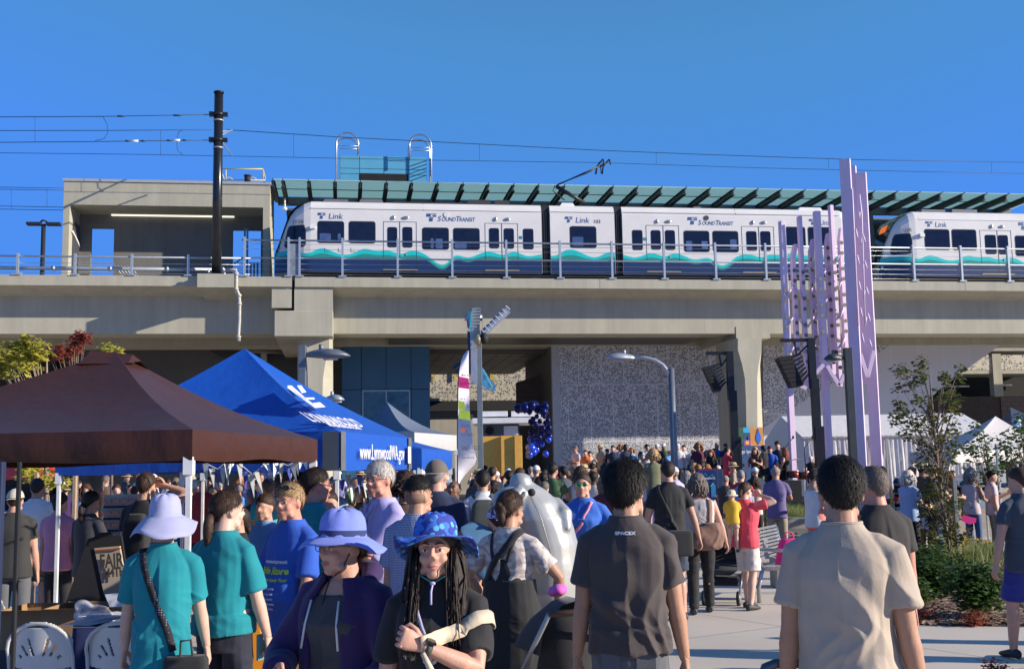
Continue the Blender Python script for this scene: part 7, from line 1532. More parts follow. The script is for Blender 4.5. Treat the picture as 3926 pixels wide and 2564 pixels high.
# stage and band
ST=thing('stage','low black concert stage beside the second pier','stage',groundpt(2950,36)); b=MB(); x0,x1=at(2790,1787,34).x,at(3240,1787,34).x; b.box(x0,x1,33.4,39,0,.6); b.build('deck',matte_black,ST)
for i,(lab,px,hk,tp,bt,arm,rot,hs_,H) in enumerate([('singer with long blond hair in brown top on the stage',2898,'blond','brownc','black',('phone','bent'),150,'long',1.65),('guitarist with black hair, black top and olive trousers on the stage',2930,'black','black','olive',('front','bent'),20,'short',1.7),
  ('musician in maroon cap and blue top on the stage',2955,'dark','blue','jeans',('bent','bent'),160,'short',1.68),('tall musician with messy dark hair and patterned shirt on the stage',2985,'dark','navy','black',('bent','bent'),160,'messy',1.82),
  ('guitarist with long red hair and bare shoulders on the stage',3010,'red','black','black',('bent','fwd'),60,'long',1.62),('drummer in white cap behind the drum kit',3110,'dark','black','black',('fwd','fwd'),160,'crop',1.35),
  ('keyboard player in bright pink top at the left of the stage',2790,'dark','pinkred','black',('fwd','fwd'),-60,'crop',1.68),('woman with pink hair beside the keyboard',2728,'red','black','jeans',('down','down'),150,'long',1.6),('person with curly ginger hair in dark plum shirt facing the camera by the stage',2680,'ginger','maroon','black',('down','down'),180,'curly',1.72)]):
    I=person(lab,px,34.5+(.8 if i==3 else 0)+(1.5 if i==5 else 0),H,rot,'fair',('tank' if i==4 else 'tee',tp),('pants',bt),(hs_,hk),arm,vox=.018,seed=170+i,z0=.6 if i<8 else .7)
    if i==2: cap(I,CM_('maroon'))
    if i==5: cap(I,CM_('white'))
I=person('person in red top and bright turquoise vest, back turned, before the stage',2838,21,1.66,0,'fair',('tee','red'),('pants','red'),('crop','grey'),('down','down'),w=1.2,vox=.016,seed=190)
b=MB(); b.smooth=True; b.loft([ellring((0,-.02,z),x*1.2,y*1.12) for z,x,y in((1.0,.15,.125),(1.2,.172,.135),(1.35,.17,.125),(1.42,.12,.10))]); add(I,'vest',b,CM_('sky'),vox=.016)
# drum kit
t=thing('drum_kit','drum kit with red shells, green bass drum and bronze cymbal on the stage','drum kit',groundpt(3060,34.2)); cym=mat('cymbal',(.35,.25,.10),.3,.8); drg=mat('drum_green',(.01,.16,.06),.3); drr=mat('drum_red',(.20,.03,.02),.3); g=groundpt(3050,34.2)
def drum(dx,dz,r,h,m_,ax=(0,0,1)): b=MB(); c=g+Vector((dx,0,dz)); a=Vector(ax); b.smooth=True; b.tube([c,c+a*h],r,18); b.build('drum',m_,t); b=MB(); b.tube([c+a*h,c+a*(h+.02)],r*1.04,18); b.build('drum_rim',steel,t)
drum(-.25,.95,.30,.4,drg,(0,-1,0)); drum(.25,1.25,.17,.22,drr); drum(.55,1.15,.2,.25,drr); drum(.9,.75,.22,.35,drr); drum(-.05,1.3,.16,.2,drr)
for dx,dz,r in((.05,1.85,.30),(.75,1.65,.24),(-.55,1.55,.22)):
    c=g+Vector((dx,0,dz)); b=MB(); b.smooth=True; b.loft([[c+Vector((rr*math.cos(a*PI/10),rr*math.sin(a*PI/10),.03*(1-rr/r)+.10*(rr*math.cos(a*PI/10)))) for a in range(20)] for rr in(.01,r*.3,r)],caps=False); b.build('cymbal',cym,t); b=MB(); b.tube([c,(c.x,c.y,.6)],.012,6); b.tube([(c.x-.2,c.y-.2,.6),(c.x,c.y,1.0),(c.x+.2,c.y-.15,.6)],.01,5); b.build('stand',steel,t)
for px,lab in((3088,'slim microphone stand left of the drummer'),(3013,'microphone boom stand beside the red haired guitarist'),(2838,'microphone stand in front of the singer')):
    t=thing('microphone_stand',lab,'microphone stand',groundpt(px,33.8)); c=groundpt(px,33.8); b=MB(); b.tube([c+Vector((0,0,.6)),c+Vector((0,0,2.2)),c+Vector((.25,0,2.5))],.015,6); b.build('stand_pole',black,t); b=MB(); b.ell(c+Vector((.26,0,2.52)),(.035,.035,.05)); b.build('microphone',black,t)
for px,Y in((2705,33.2),(3020,33.0),(2745,32.6)): 
    c=groundpt(px,Y); t=thing('stage_monitor','black stage monitor wedge %s'%{2705:'at the far left of the stage',3020:'under the red haired guitarist',2745:'left of the second pier'}[px],'loudspeaker',c); b=MB(); b.prism([(c.x-.3,.6),(c.x+.3,.6),(c.x+.3,1.25),(c.x-.2,1.25)],'y',Y-.3,Y+.3); b.build('cabinet',matte_black,t)
# left side visitors
def lp(*a,**k): k.setdefault('vox',.013); return person(*a,**k)
blk=CM_('black')
P=lp('man in black tee with small black backpack and wristband behind the lavender hat',560,10.6,1.80,-12,'fair',('tee','black'),('pants','black'),('short','brown'),('down','brow'),w=1.05,seed=201,fur=300)
bb=MB(); bb.smooth=True; bb.loft([ellring((.03,-.19,z),x,y,16,n=4) for z,x,y in((1.0,.08,.05),(1.04,.12,.07),(1.3,.12,.07),(1.38,.07,.04))]); add(P,'backpack',bb,cloth('pack_black',(.02,.02,.022)),vox=.013)
P=lp('woman in pink tee seen from behind under the brown tent',232,12.5,1.60,-8,'fair',('tee','pink'),('pants','black'),('bun','dark'),('down','down'),seed=202)
P=lp('man in white tee and camouflage shorts under the brown tent',145,13.6,1.76,8,'tan',('tee','white'),('shorts',pattern('camo_green','camo',(.10,.12,.06),(.04,.05,.03),14)),('crop','dark'),('down','down'),w=1.1,seed=203)
P=lp('man in black shirt, grey trousers and cream cap at the left edge',62,11.4,1.66,10,'fair',('tee',cloth('greyblack',(.03,.03,.03))),('pants',CM_('greyjean')),('crop','brown'),('down','down'),w=1.15,seed=204); cap(P,cloth('cap_cream',(.5,.45,.36)),back=True)
P=lp('woman with wavy dark ponytail in charcoal blazer under the brown tent',348,11.6,1.62,-30,'tan',('jacket',cloth('blazer',(.03,.03,.04))),('pants','black'),('pony','dark'),('down','front'),seed=205)
P=lp('man in turquoise polo with a dark shoulder bag, back turned, behind the blue tee',1030,14.2,1.70,28,'tan',('tee','aqua'),('shorts',CM_('grey')),('short','greybrown'),('down','bent'),w=1.1,seed=206)
bb=MB(); bb.smooth=True; bb.loft([ellring((.05,-.17,z),x,y,16,n=4) for z,x,y in((.95,.10,.04),(.97,.13,.05),(1.10,.13,.05),(1.12,.11,.04))]); add(P,'sling_bag',bb,cloth('pack_black',(0,0,0)),vox=.013); strap(P,[(.12,0,1.46),(.13,-.12,1.3),(.08,-.16,1.1)],.03,cloth('pack_black',(0,0,0)),'bag_strap')
P=lp('person in orange top with a white cap behind the white tent leg',742,17.5,1.72,30,'tan',('tee','orange'),('pants','denim'),('crop','white'),('down','bent'),seed=207,vox=.016)
P=lp('woman in wide cream straw hat by the display stand',462,15.5,1.50,150,'pale',('tee','white'),('pants','black'),('bob','blond'),('up','down'),seed=208,vox=.016); sunhat(P,cloth('straw_cream',(.60,.52,.36)),r=.2,droop=.03)
P=lp('dark haired woman sitting low behind the ponytailed woman',910,9.0,1.52,120,'fair',('tee','black'),('pants','black'),('bun','dark'),('front','front'),seed=209,head=(10,-20),vox=.011)
P=lp('person in dark navy suit and black hair close behind the periwinkle hat',1180,7.0,1.35,-100,'tan',('jacket','navy'),('pants','navy'),('short','dark'),('down','down'),seed=210,vox=.012) if 0 else None
# ================================================================ FURNITURE
wpl=mat('white_plastic',(.62,.60,.56),.45,var=.05,scale=8); chrome=mat('frame_white',(.55,.54,.52),.35,var=.05)
def folding_chair(lab,px,Y,rot,seat=True):
    c=groundpt(px,Y); t=thing('folding_chair',lab,'folding chair',c,'white folding chairs at the tables'); M=Matrix.Translation(c)@Matrix.Rotation(R(rot),4,'Z')
    # backrest: fan slotted plate, slightly bowed, built as a grid with the slots left out
    b=MB(M); nx,nz=72,44; W2=.222; 
    def P(i,j):
        x=-W2+2*W2*i/nx; z=.50+.335*j/nz; y=-.02+.045*(x/W2)**2-.09*(z-.5); return Vector((x,y+.20*0,z))
    def inside(x,z):
        zt_=.835-.12*(abs(x)/W2)**2.6-.0; zb_=.545-.03*math.cos(x/W2*PI/2)+.0
        if not(zb_<z<zt_): return False
        if abs(x)<.075 and z>.80+.0*x and z<.823-.3*x*x: return False    # grab hole
        for k in(-3.,-2.,-1.,1.,2.,3.):   # fan slots
            a=k*.30; d0,d1=.10+.02*abs(k),.245-.006*abs(k)*abs(k); ox,oz=0,.50
            dx,dz=x-ox,z-oz; u=dx*math.sin(a)+dz*math.cos(a); v=dx*math.cos(a)-dz*math.sin(a)
            if d0<u<d1 and abs(v)<.0085: return False
        return True
    V=[];F=[];idx={}
    for i in range(nx+1):
        for j in range(nz+1): V.append(P(i,j))
    for i in range(nx):
        for j in range(nz):
            m_=(P(i,j)+P(i+1,j+1))/2
            if inside(m_.x,m_.z): F.append((i*(nz+1)+j,(i+1)*(nz+1)+j,(i+1)*(nz+1)+j+1,i*(nz+1)+j+1))
    b.add(V,F,True); o=b.build('backrest',wpl,t); md=o.modifiers.new('thick','SOLIDIFY'); md.thickness=.012
    b=MB(M); b.smooth=True
    arch=[(-.225,.10,.03),(-.228,.02,.45),(-.228,0,.60)]+[(-.228*math.cos(a*PI/10),-.02-.02*math.sin(a*PI/10),.66+.165*math.sin(a*PI/10)) for a in range(11)]+[(.228,0,.60),(.228,.02,.45),(.225,.10,.03)]
    b.tube(arch,.0125,8); b.build('frame',chrome,t)
    for sx in(-1,1): b=MB(M); b.tube([(sx*.20,.42,.0),(sx*.21,.10,.42)],.0115,8); b.build('leg',chrome,t); b=MB(M); b.tube([(sx*.215,.0,.0),(sx*.215,.30,.46)],.0115,8); b.build('leg',chrome,t)
    b=MB(M); b.smooth=False; b.add([(-.20,.02,.44),(.20,.02,.44),(.205,.42,.455),(-.205,.42,.455),(-.20,.02,.465),(.20,.02,.465),(.205,.42,.48),(-.205,.42,.48)],[(3,2,1,0),(4,5,6,7),(0,1,5,4),(1,2,6,5),(2,3,7,6),(3,0,4,7)]); b.build('seat',wpl,t,bevel=.008); return t
folding_chair('white folding chair with fan slotted back, bottom left corner',178,7.6,-8); folding_chair('white folding chair partly hidden by the lavender hatted person',478,7.55,-6); folding_chair('white folding chair in half shade at the left edge, turned sideways',20,9.6,-60)
navc=cloth('table_navy',(.015,.025,.10),bs=60)
def table(lab,pts,h,top_items=None):
    c=sum((Vector((*p,0)) for p in pts),Vector())/len(pts); t=thing('covered_table',lab,'table',c); b=MB(); b.smooth=True
    n=len(pts); per=[]
    for i in range(n):
        for k in range(16): per.append(Vector((*pts[i],0)).lerp(Vector((*pts[(i+1)%n],0)),k/16))
    rows=[]
    for f in(0,.08,.4,.75,1):
        row=[]
        for i,p in enumerate(per): o=(p-c).normalized()*(.01+.055*f*math.sin(i*.85)+.05*f); row.append(Vector((p.x+o.x,p.y+o.y,h-(h-.03)*f)))
        rows.append(row)
    b.loft(rows,caps=False); b.add([Vector((p.x,p.y,h+.001))+(p-c).normalized()*.012 for p in per],[tuple(range(len(per)))],False); b.build('tablecloth',navc,t)
    for p in pts: b=MB(); q=Vector((*p,0)).lerp(c,.12); b.tube([(q.x,q.y,0),(q.x,q.y,h-.02)],.015,6); b.build('leg',steel,t)
    return t
def gp(px,Y): g=groundpt(px,Y); return(g.x,g.y)
table('table under navy cloth holding papers, behind the white folding chairs',[gp(300,7.9),gp(620,7.9),gp(620,8.7),gp(325,8.7)],.75)
table('second table under navy cloth between the ponytailed woman and the blue tee',[gp(925,9.4),gp(1075,9.4),gp(1062,11.2),gp(940,11.2)],.75)
table('table with dark cloth full of sunglasses displays under the brown tent',[gp(380,13.2),gp(620,13.2),gp(620,14.4),gp(390,14.4)],.85)
# papers and plastic bag
g=at(430,1787,8.2); t=thing('paper_stack','stack of fanned white leaflets on the navy tablecloth','papers',(g.x,g.y,.755))
for k in range(14): b=MB(Matrix.Translation((g.x+.012*k-.1,g.y-.1,.756+.004*k))@Matrix.Rotation(R(-20+5*k),4,'Z')); b.box(-.11,.11,-.14,.14,0,.0025); b.build('leaflet',mat('paper_white',(.68,.70,.74),.6,var=.05),t)
g=at(385,1787,8.1); b=MB(); b.smooth=True; b.ell((g.x-.02,g.y,.81),(.13,.10,.05),24,16); b.ell((g.x-.10,g.y,.86),(.05,.04,.04),14,10); tag(remesh(b,.012,2,'plastic_bag',mat('clear_plastic',(.45,.48,.58),.12,var=.25,scale=9,bump=.8,bscale=14,spec=1,alpha=.55),None,disp=lambda co,no:(.022*(1-2*np.abs(vnoise(co*13))))[:,None]*no),'crumpled clear plastic bag on the navy table','plastic bag')
card=mat('cardboard',(.30,.18,.09),.8,var=.1); 
for px,Y,lab,w_,h_ in((215,9.2,'open cardboard box low behind the folding chairs',.42,.30),(300,9.0,'smaller cardboard box beside the white tent leg',.25,.33)):
    c=groundpt(px,Y); t=thing('cardboard_box',lab,'box',c); b=MB()
    z=.42
    for bx0,bx1,by0,by1 in((-w_,w_,-.01,.0),(-w_,w_,.5,.51),(-w_,-w_+.01,0,.5),(w_-.01,w_,0,.5)): b.box(c.x+bx0,c.x+bx1,c.y+by0,c.y+by1,z-h_*0,z+h_)
    b.box(c.x-w_,c.x+w_,c.y,c.y+.5,z-.01,z); b.build('carton',card,t); b=MB(); b.add([(c.x-w_,c.y-.01,z+h_),(c.x+w_,c.y-.01,z+h_),(c.x+w_+.03,c.y-.18,z+h_+.02),(c.x-w_-.03,c.y-.18,z+h_+.02)],[(0,1,2,3)]); b.build('flap',card,t)
    b=MB(); b.box(c.x-w_,c.x+w_,c.y,c.y+.5,0,z-.011); b.build('crate_below',mat('crate_dark',(.05,.05,.06),.7),t)
# A-frame FAIR ON 44TH
YA=9.6; t=thing('a_frame_sign','black sandwich board with a cream poster reading FAIR ON 44TH','sign',groundpt(420,YA))
cA=lambda x,y:(x/1.904,1750+y/1.904)
def quad(nm,pts,Y,m_,par,dY=0,cf=cA): 
    P=[at(*cf(x,y),Y+ (dY*(y-600)/400)) for x,y in pts]; D=Vector((0,.03,0)); b=MB(); b.add(P+[p+D for p in P],[tuple(range(len(P)))[::-1],tuple(range(len(P),2*len(P)))]+[(i,(i+1)%len(P),(i+1)%len(P)+len(P),i+len(P)) for i in range(len(P))]); return b.build(nm,m_,par,fix=True)
quad('board',[(640,600),(700,580),(720,555),(800,550),(830,575),(885,580),(1045,1640),(860,1640)],YA,matte_black,t); quad('rear_board',[(640,602),(700,590),(800,1500),(330,1500)],YA+.2,mat('board_side',(.02,.02,.022),.7),t)
pst=mat('poster_cream',(.42,.36,.27),.7,var=.06); quad('poster',[(688,668),(872,652),(928,985),(760,1010)],YA-.04,pst,t); quad('poster_band',[(692,690),(876,674),(874,664),(688,680)],YA-.06,mat('poster_rust',(.35,.09,.02),.6),t)
ink=mat('poster_ink',(.05,.04,.035),.6); Rm=Matrix.Rotation(PI/2,4,'X')@Matrix.Rotation(R(4),4,'Z')
for tx,x,y,h,sx in(('FAIR',728,812,95,.62),('44TH',775,878,62,.66),('ON',742,880,30,.6)): p=at(*cA(x,y),YA-.08); text('lettering',tx,ink,t,Matrix.Translation(p)@Rm,size=h/1.904/FP*YA/.7,sx=sx,off=.004)
for k in range(3): p=at(*cA(765,925+26*k),YA-.08); text('lettering',['arts - music - food','every saturday in may','free family fun'][k],ink,t,Matrix.Translation(p)@Rm,size=.03,sx=.8) if 0 else None
quad('white_card',[(765,1005),(905,990),(925,1095),(800,1095)],8.4,mat('paper_white',(0,0,0)),thing('leaflet_holder','white printed card holder at the end of the navy table','card holder',groundpt(440,8.4)))
# orange A-frame
t=thing('a_frame_sign','bright orange folding floor sign beside the second navy table','sign',groundpt(960,6.9)); orm=mat('sign_orange',(.75,.28,.02),.5)
b=MB(); p=at(945,2350,6.9); b.add([(p.x-.06,6.9,p.z),(p.x+.06,6.9,p.z),(p.x+.30,6.75,0),(p.x-.12,6.75,0),(p.x-.06,6.93,p.z),(p.x+.06,6.93,p.z),(p.x+.30,6.78,0),(p.x-.12,6.78,0)],[(3,2,1,0),(4,5,6,7),(0,1,5,4),(1,2,6,5),(3,0,4,7)]); b.build('front_panel',orm,t); b=MB(); b.add([(p.x-.06,6.95,p.z),(p.x+.06,6.95,p.z),(p.x+.30,7.2,0),(p.x-.12,7.2,0)],[(0,1,2,3)]); b.build('rear_panel',orm,t)
# sunglasses stand sparkle and display posts
t=thing('display_rack','tall rack of sunglasses on the dark table under the brown tent','display rack',(at(470,1787,13.6).x,13.6,.85)); rr_=random.Random(8)
for k in range(4):
    x=at(420+k*32,1787,13.6).x; b=MB(); b.box(x-.05,x+.05,13.58,13.62,.85,1.55); b.build('panel',mat('rack_pale',(.35,.30,.28),.5),t)
    for j in range(9): b=MB(); b.box(x-.045,x+.045,13.55,13.575,.90+j*.07,.925+j*.07); b.build('sunglasses',matte_black if j%2 else mat('rack_orange',(.45,.18,.10),.4),t)
# dark tent post and stakes
t=thing('tent_pole','thick black tent pole at the left edge','pole',groundpt(75,6.3)); vpost('pole',75,1770,6.3,.024,matte_black,t); t=thing('tent_pole','dark navy rolled tent side hanging at the left edge','tent side',groundpt(8,6.0)); vpost('pole',0,1770,6.0,.05,mat('navy_fabric',(.01,.02,.06),.7),t)
wood=mat('stake_wood',(.36,.25,.17),.8,var=.15,scale=8)
for px,lab in((140,'left wooden tree stake under the brown tent'),(288,'right wooden tree stake under the brown tent')): t=thing('tree_stake',lab,'stake',groundpt(px,15.2)); vpost('stake',px,1812,15.2,.05,wood,t)
# bench
t=thing('bench','silver slatted metal bench with a pink bag on it beside the coral pink tee','bench',groundpt(2960,14.6)); g=groundpt(2965,14.6); M=Matrix.Translation(g)@Matrix.Rotation(R(62),4,'Z'); sv_=mat('bench_silver',(.42,.43,.45),.35,.7)
for x in(0,1.2):
    b=MB(M); b.smooth=True; b.tube([(x,-.30,0),(x,-.30,.35),(x,-.22,.43),(x,.0,.44),(x,.2,.44),(x,.26,.60),(x,.34,.95)],[.03,.028,.026,.024,.024,.024,.018],8,flat=.6); b.tube([(x,.2,.44),(x,.26,.2),(x,.26,0)],.028,8); b.build('end_frame',sv_,t); b=MB(M); b.tube([(x,-.26,.66),(x,.28,.68)],.022,8); b.build('armrest',sv_,t)
for k in range(9): y=-.24+k*.052; b=MB(M); b.box(-.02,1.22,y,y+.035,.45,.462); b.build('seat_slat',sv_,t)
for k in range(9): z=.54+k*.045; b=MB(M); b.box(-.02,1.22,.24+k*.011,.25+k*.011,z,z+.03); b.build('back_slat',sv_,t)
c=M@Vector((.45,-.03,.62)); b=MB(); b.smooth=True; b.loft([ellring((c.x,c.y,c.z-.16+k*.08),.17-.012*k,.10-.01*k,18) for k in range(5)]); t=thing('pink_bag','bright pink soft bag lying on the silver bench','bag',(c.x,c.y,.46)); o=remesh(b,.012,2,'bag_body',cloth('hotpink',(.65,.02,.22)),t,disp=cloth_disp(3,.02,.6)); b=MB(); b.tube([c+Vector((-.08,0,.13)),c+Vector((-.03,0,.25)),c+Vector((.05,0,.25)),c+Vector((.09,0,.13))],.01,6); b.build('bag_handle',cloth('hotpink',(0,0,0)),t)
# curved rail at the bottom edge
t=thing('bike_rack','curved dark steel hoop rising at the bottom edge left of the beige tee','bike rack',groundpt(2990,4.9)); b=MB(); b.smooth=True; b.tube([at(x,y,4.6) for x,y in((2915,2700),(2918,2600),(2935,2558),(2975,2542),(3050,2540),(3130,2552),(3180,2600),(3190,2700))],.02,10); b.build('hoop',mat('hoop_dark',(.10,.11,.13),.3,.7),t)
# strollers
def stroller(lab,px,Y,rot,col):
    c=groundpt(px,Y); t=thing('stroller',lab,'stroller',c); M=Matrix.Translation(c)@Matrix.Rotation(R(rot),4,'Z'); al=mat('stroller_alu',(.35,.37,.40),.35,.7); bk_=cloth('stroller_black',(.015,.015,.018))
    for x,y,r in((-.27,-.35,.15),(.27,-.35,.15),(-.22,.38,.09),(.22,.38,.09)):
        b=MB(M); b.tube([(x-.02,y,r),(x+.02,y,r)],r,20); b.build('wheel',mat('tyre',(.02,.02,.02),.7),t); b=MB(M); b.tube([(x-.024,y,r),(x+.024,y,r)],r*.7,14); b.build('wheel_hub',al,t)
    for x in(-.25,.25): b=MB(M); b.tube([(x,-.35,.15),(x,.05,.6),(x,.0,.62),(x,-.48,1.02)],.014,8); b.tube([(x*.9,.38,.09),(x,-.1,.62)],.014,8); b.build('frame_tube',al,t)
    b=MB(M); b.tube([(-.25,-.48,1.02),(.25,-.48,1.02)],.018,8); b.build('handle',mat('handle_brown',(.10,.05,.03),.6),t)
    b=MB(M); b.smooth=True; b.loft([[Vector((x,y+.0,z)) for x,y,z in((-.2,yy,zz),(-.12,yy+.02,zz-.05),(.12,yy+.02,zz-.05),(.2,yy,zz),(.2,yy-.04,zz+.02),(-.2,yy-.04,zz+.02))] for yy,zz in((.32,.42),(.12,.46),(-.06,.50),(-.18,.75),(-.22,.95))]); b.build('seat',bk_,t)
    b=MB(M); b.smooth=True; b.loft([[Vector((.23*math.cos(a*PI/8),-.18+.33*math.sin(f)*1.0,.72+.30*math.cos(f)*math.sin(a*PI/8)*1.0+.05)) for a in range(9)] for f in(-.3,.2,.7,1.1,1.4)],caps=False,close=False); b.build('hood',col,t)
    b=MB(M); b.box(-.2,.2,-.3,.2,.22,.34); b.build('basket',bk_,t,bevel=.02); return t
stroller('dark stroller with grey hood between the striped vest and the coral pink tee',2765,14.9,160,cloth('hood_grey',(.08,.10,.11)))
stroller('black stroller with brown handle and pink blanket in front of the dungaree dress',2130,6.6,20,cloth('stroller_hood',(.02,.02,.022)))
c=at(2140,2260,6.6); b=MB(); b.smooth=True; b.ell(c,(.06,.09,.04)); tag(remesh(b,.01,2,'pink_blanket',cloth('blanket_pink',(.70,.12,.45)),None,disp=lambda co,no:(.012*vnoise(co*16))[:,None]*no),'bright pink blanket bundled in the black stroller','blanket')
# hat racks
t=thing('hat_rack','grey wire rack of baseball caps behind the white haired woman','rack',groundpt(3500,23)); rk_=random.Random(2)
for x in(3428,3505,3582): vpost('upright',x,1848,23,.03,galv,t)
for y in(1850,1885,1918,1955): b=MB(); b.bar(at(3428,y,23),at(3582,y,23),.03,.25); b.build('shelf',galv,t)
t2=thing('hat_rack','grey wire rack of baseball caps behind the young tree','rack',groundpt(3700,23)); 
for x in(3640,3720,3775): vpost('upright',x,1848,23,.03,galv,t2)
for y in(1857,1890,1925): b=MB(); b.bar(at(3640,y,23),at(3775,y,23),.03,.25); b.build('shelf',galv,t2)
capc=[('navy',(.01,.02,.08)),('black',(.01,.01,.012)),('red',(.30,.02,.02)),('purple',(.05,.02,.12)),('teal',(.03,.22,.22)),('brown',(.09,.04,.03))]; n_=0
def shelfcap(x,y,ci,row,k):
    c=at(x,y-4,22.9); b=MB(); b.smooth=True; b.loft([[c+Vector((.10*math.sin(t_)*math.cos(2*PI*j/12),.10*math.sin(t_)*math.sin(2*PI*j/12),.11*math.cos(t_)-.03)) for j in range(12)] for t_ in(.01,.4,.8,1.2,1.57)],caps=False); b.add([c+Vector(v) for v in((-.06,-.08,-.03),(.06,-.08,-.03),(.05,-.17,-.045),(-.05,-.17,-.045))],[(0,1,2,3)]); o=b.build('baseball_cap',mat('cap_'+capc[ci][0],capc[ci][1],.7))
    tag(o,'%s baseball cap, number %s from left on the %s'%(capc[ci][0],['one','two','three','four','five','six'][k],row),'cap','caps on the racks')
for r_,y in enumerate((1850,1885,1918)):
    for k in range(4): shelfcap(3442+k*34,y,rk_.randrange(6),['top shelf of the left rack','middle shelf of the left rack','lower shelf of the left rack'][r_],k)
for r_,y in enumerate((1857,1890,1925)):
    for k in range(3): shelfcap(3660+k*40,y,rk_.randrange(6),['top shelf of the right rack','middle shelf of the right rack','lower shelf of the right rack'][r_],k)
c=at(3720,2010,21); t=thing('white_crate','white crate with a bright pink towel hung over it, under the young tree','crate',groundpt(3720,21)); bxp(3560,3640,1985,2030,21,.5,mat('crate_white',(.6,.6,.62),.5),'crate_body',t); b=MB(); b.add([at(*cD(x,y),20.9) for x,y in((1500,540),(1560,560),(1605,570),(1600,600),(1560,610),(1510,590))],[tuple(range(6))]); o=b.build('towel',cloth('hotpink',(0,0,0)),t); 
# ================================================================ PLANTS
def leafmat(name,c,c2): 
    m=mat(name,c,.55,var=.3,scale=3,c2=c2,spec=.3); n=m.node_tree.nodes; l=m.node_tree.links; b=n['Principled BSDF']; tr=n.new('ShaderNodeBsdfTranslucent'); ms=n.new('ShaderNodeMixShader'); ms.inputs[0].default_value=.25; tr.inputs[0].default_value=tuple(min(1,x*1.6) for x in c)+(1,)
    l.new(b.outputs[0],ms.inputs[1]); l.new(tr.outputs[0],ms.inputs[2]); l.new(ms.outputs[0],n['Material Output'].inputs[0]); return m
def leaves(b,c,r,n,size,rnd,droop=.5,shape=2.2):
    for _ in range(n):
        d=Vector((rnd.gauss(0,1),rnd.gauss(0,1),rnd.gauss(0,1))).normalized()*r*rnd.random()**.45; p=c+d; a=rnd.uniform(0,2*PI); u=Vector((math.cos(a),math.sin(a),-droop*rnd.uniform(.2,1.6))).normalized(); w_=u.cross(Vector((rnd.gauss(0,.4),rnd.gauss(0,.4),1))).normalized(); s=size*rnd.uniform(.6,1.25); n_=u.cross(w_)*s*.12
        b.add([p,p+u*s*.45+w_*s/shape+n_,p+u*s,p+u*s*.45-w_*s/shape+n_],[(0,1,2),(0,2,3)],False)
bark=mat('bark_grey',(.16,.12,.09),.85,var=.3,scale=15)
def tree(lab,px,Y,clumps,lm,size,per,cr,trunk_top,seed,grp='young trees on the plaza',tr=.035,z0=0,trunkm=None):
    g=groundpt(px,Y); t=thing('young_tree',lab,'tree',g,grp); rn=random.Random(seed); b=MB(); b.smooth=True; top=at(*trunk_top,Y); mid=(g+top)/2+Vector((rn.uniform(-.05,.05),0,0)); b.tube([g,g.lerp(mid,.5),mid,mid.lerp(top,.6),top],[tr,tr*.9,tr*.75,tr*.5,tr*.15],8)
    L=MB()
    for (x,y) in clumps:
        c=at(x,y,Y+rn.uniform(-.5,.5)); zc=c.z; s0=max(.05,min(.95,(zc-g.z-.5)/(top.z-g.z))); P=g.lerp(top,s0*.85); b.tube([P,P.lerp(c,.5)+Vector((0,0,-.05)),c],[tr*.35,tr*.2,tr*.08],5); leaves(L,c,cr*rn.uniform(.75,1.15),per,size,rn)
    b.build('trunk',trunkm or bark,t); L.build('crown',lm,t); return t
gl_=leafmat('leaf_dogwood',(.085,.12,.03),(.12,.065,.03)); yl_=leafmat('leaf_yellow',(.42,.36,.05),(.26,.28,.05)); rl_=leafmat('leaf_red',(.32,.075,.035),(.16,.03,.025)); gg_=leafmat('leaf_green',(.065,.12,.028),(.03,.06,.015))
C1=[(1300,180),(1320,215),(1140,240),(1170,260),(1150,380),(1230,330),(1290,310),(1320,270),(1500,300),(1480,290),(1620,220),(1600,320),(1450,420),(1560,400),(1300,480),(1340,470),(1130,510),(1150,540),(1560,520),(1500,470),(1590,470),(1090,620),(1120,640),(1210,650),(1210,590),(1300,620),(1400,640),(1370,590),(1480,620),(1550,560),(1570,610),(1180,740),(1260,740),(1300,690),(1380,740),(1450,760),(1530,720),(1590,740),(1300,820),(1340,840),(1420,840),(1480,800),(1560,820),(1590,860),(1300,930),(1330,990),(1430,920),(1470,960),(1540,930),(1400,1050),(1440,1020),(1500,1040),(1420,1130),(1460,1100),(1380,1200),(1350,1220),(1500,1180),(1430,1230),(1350,1330),(1400,1350),(1450,1380),(1540,1300),(1600,1270),(1650,1330),(1560,1360),(1400,1480),(1340,1460),(1480,1440),(1550,1460),(1650,1520),(1520,1530),(1430,1540),(1600,1590),(1480,1600),(1390,1570)]
tree('slender dogwood with dark green and bronze leaves between grey stakes, right side',3623,18.6,[cB(x,y) for x,y in C1],gl_,.08,30,.15,(3560,1400),1)
C2=[(1750,680),(1730,700),(1790,760),(1680,860),(1700,840),(1830,800),(1750,890),(1770,830),(1850,960),(1900,900),(1830,900),(1800,1050),(1850,1020),(1880,1090),(1790,1130),(1900,1180),(1960,1040),(1930,1000),(1690,1000),(1720,900)]
tree('second young dogwood beside the white lamp pole, right of the first',3800,21.5,[cB(x,y) for x,y in C2],gg_,.09,20,.17,(3770,1650),2)
C3=[(2080,620),(2040,690),(2120,650),(1990,780),(2050,760),(2100,740),(1940,790),(2010,850),(2080,850),(2120,800),(2040,930),(2110,940),(2000,900),(1960,870),(2090,1000),(1980,960),(2150,700),(2180,800),(2170,900),(2160,620)]
tree('third young dogwood cut off by the right edge',3925,20.5,[cB(x,y) for x,y in C3],gg_,.09,20,.17,(3925,1590),3)
cC=lambda x,y:(x/1.828,1200+y/1.828)
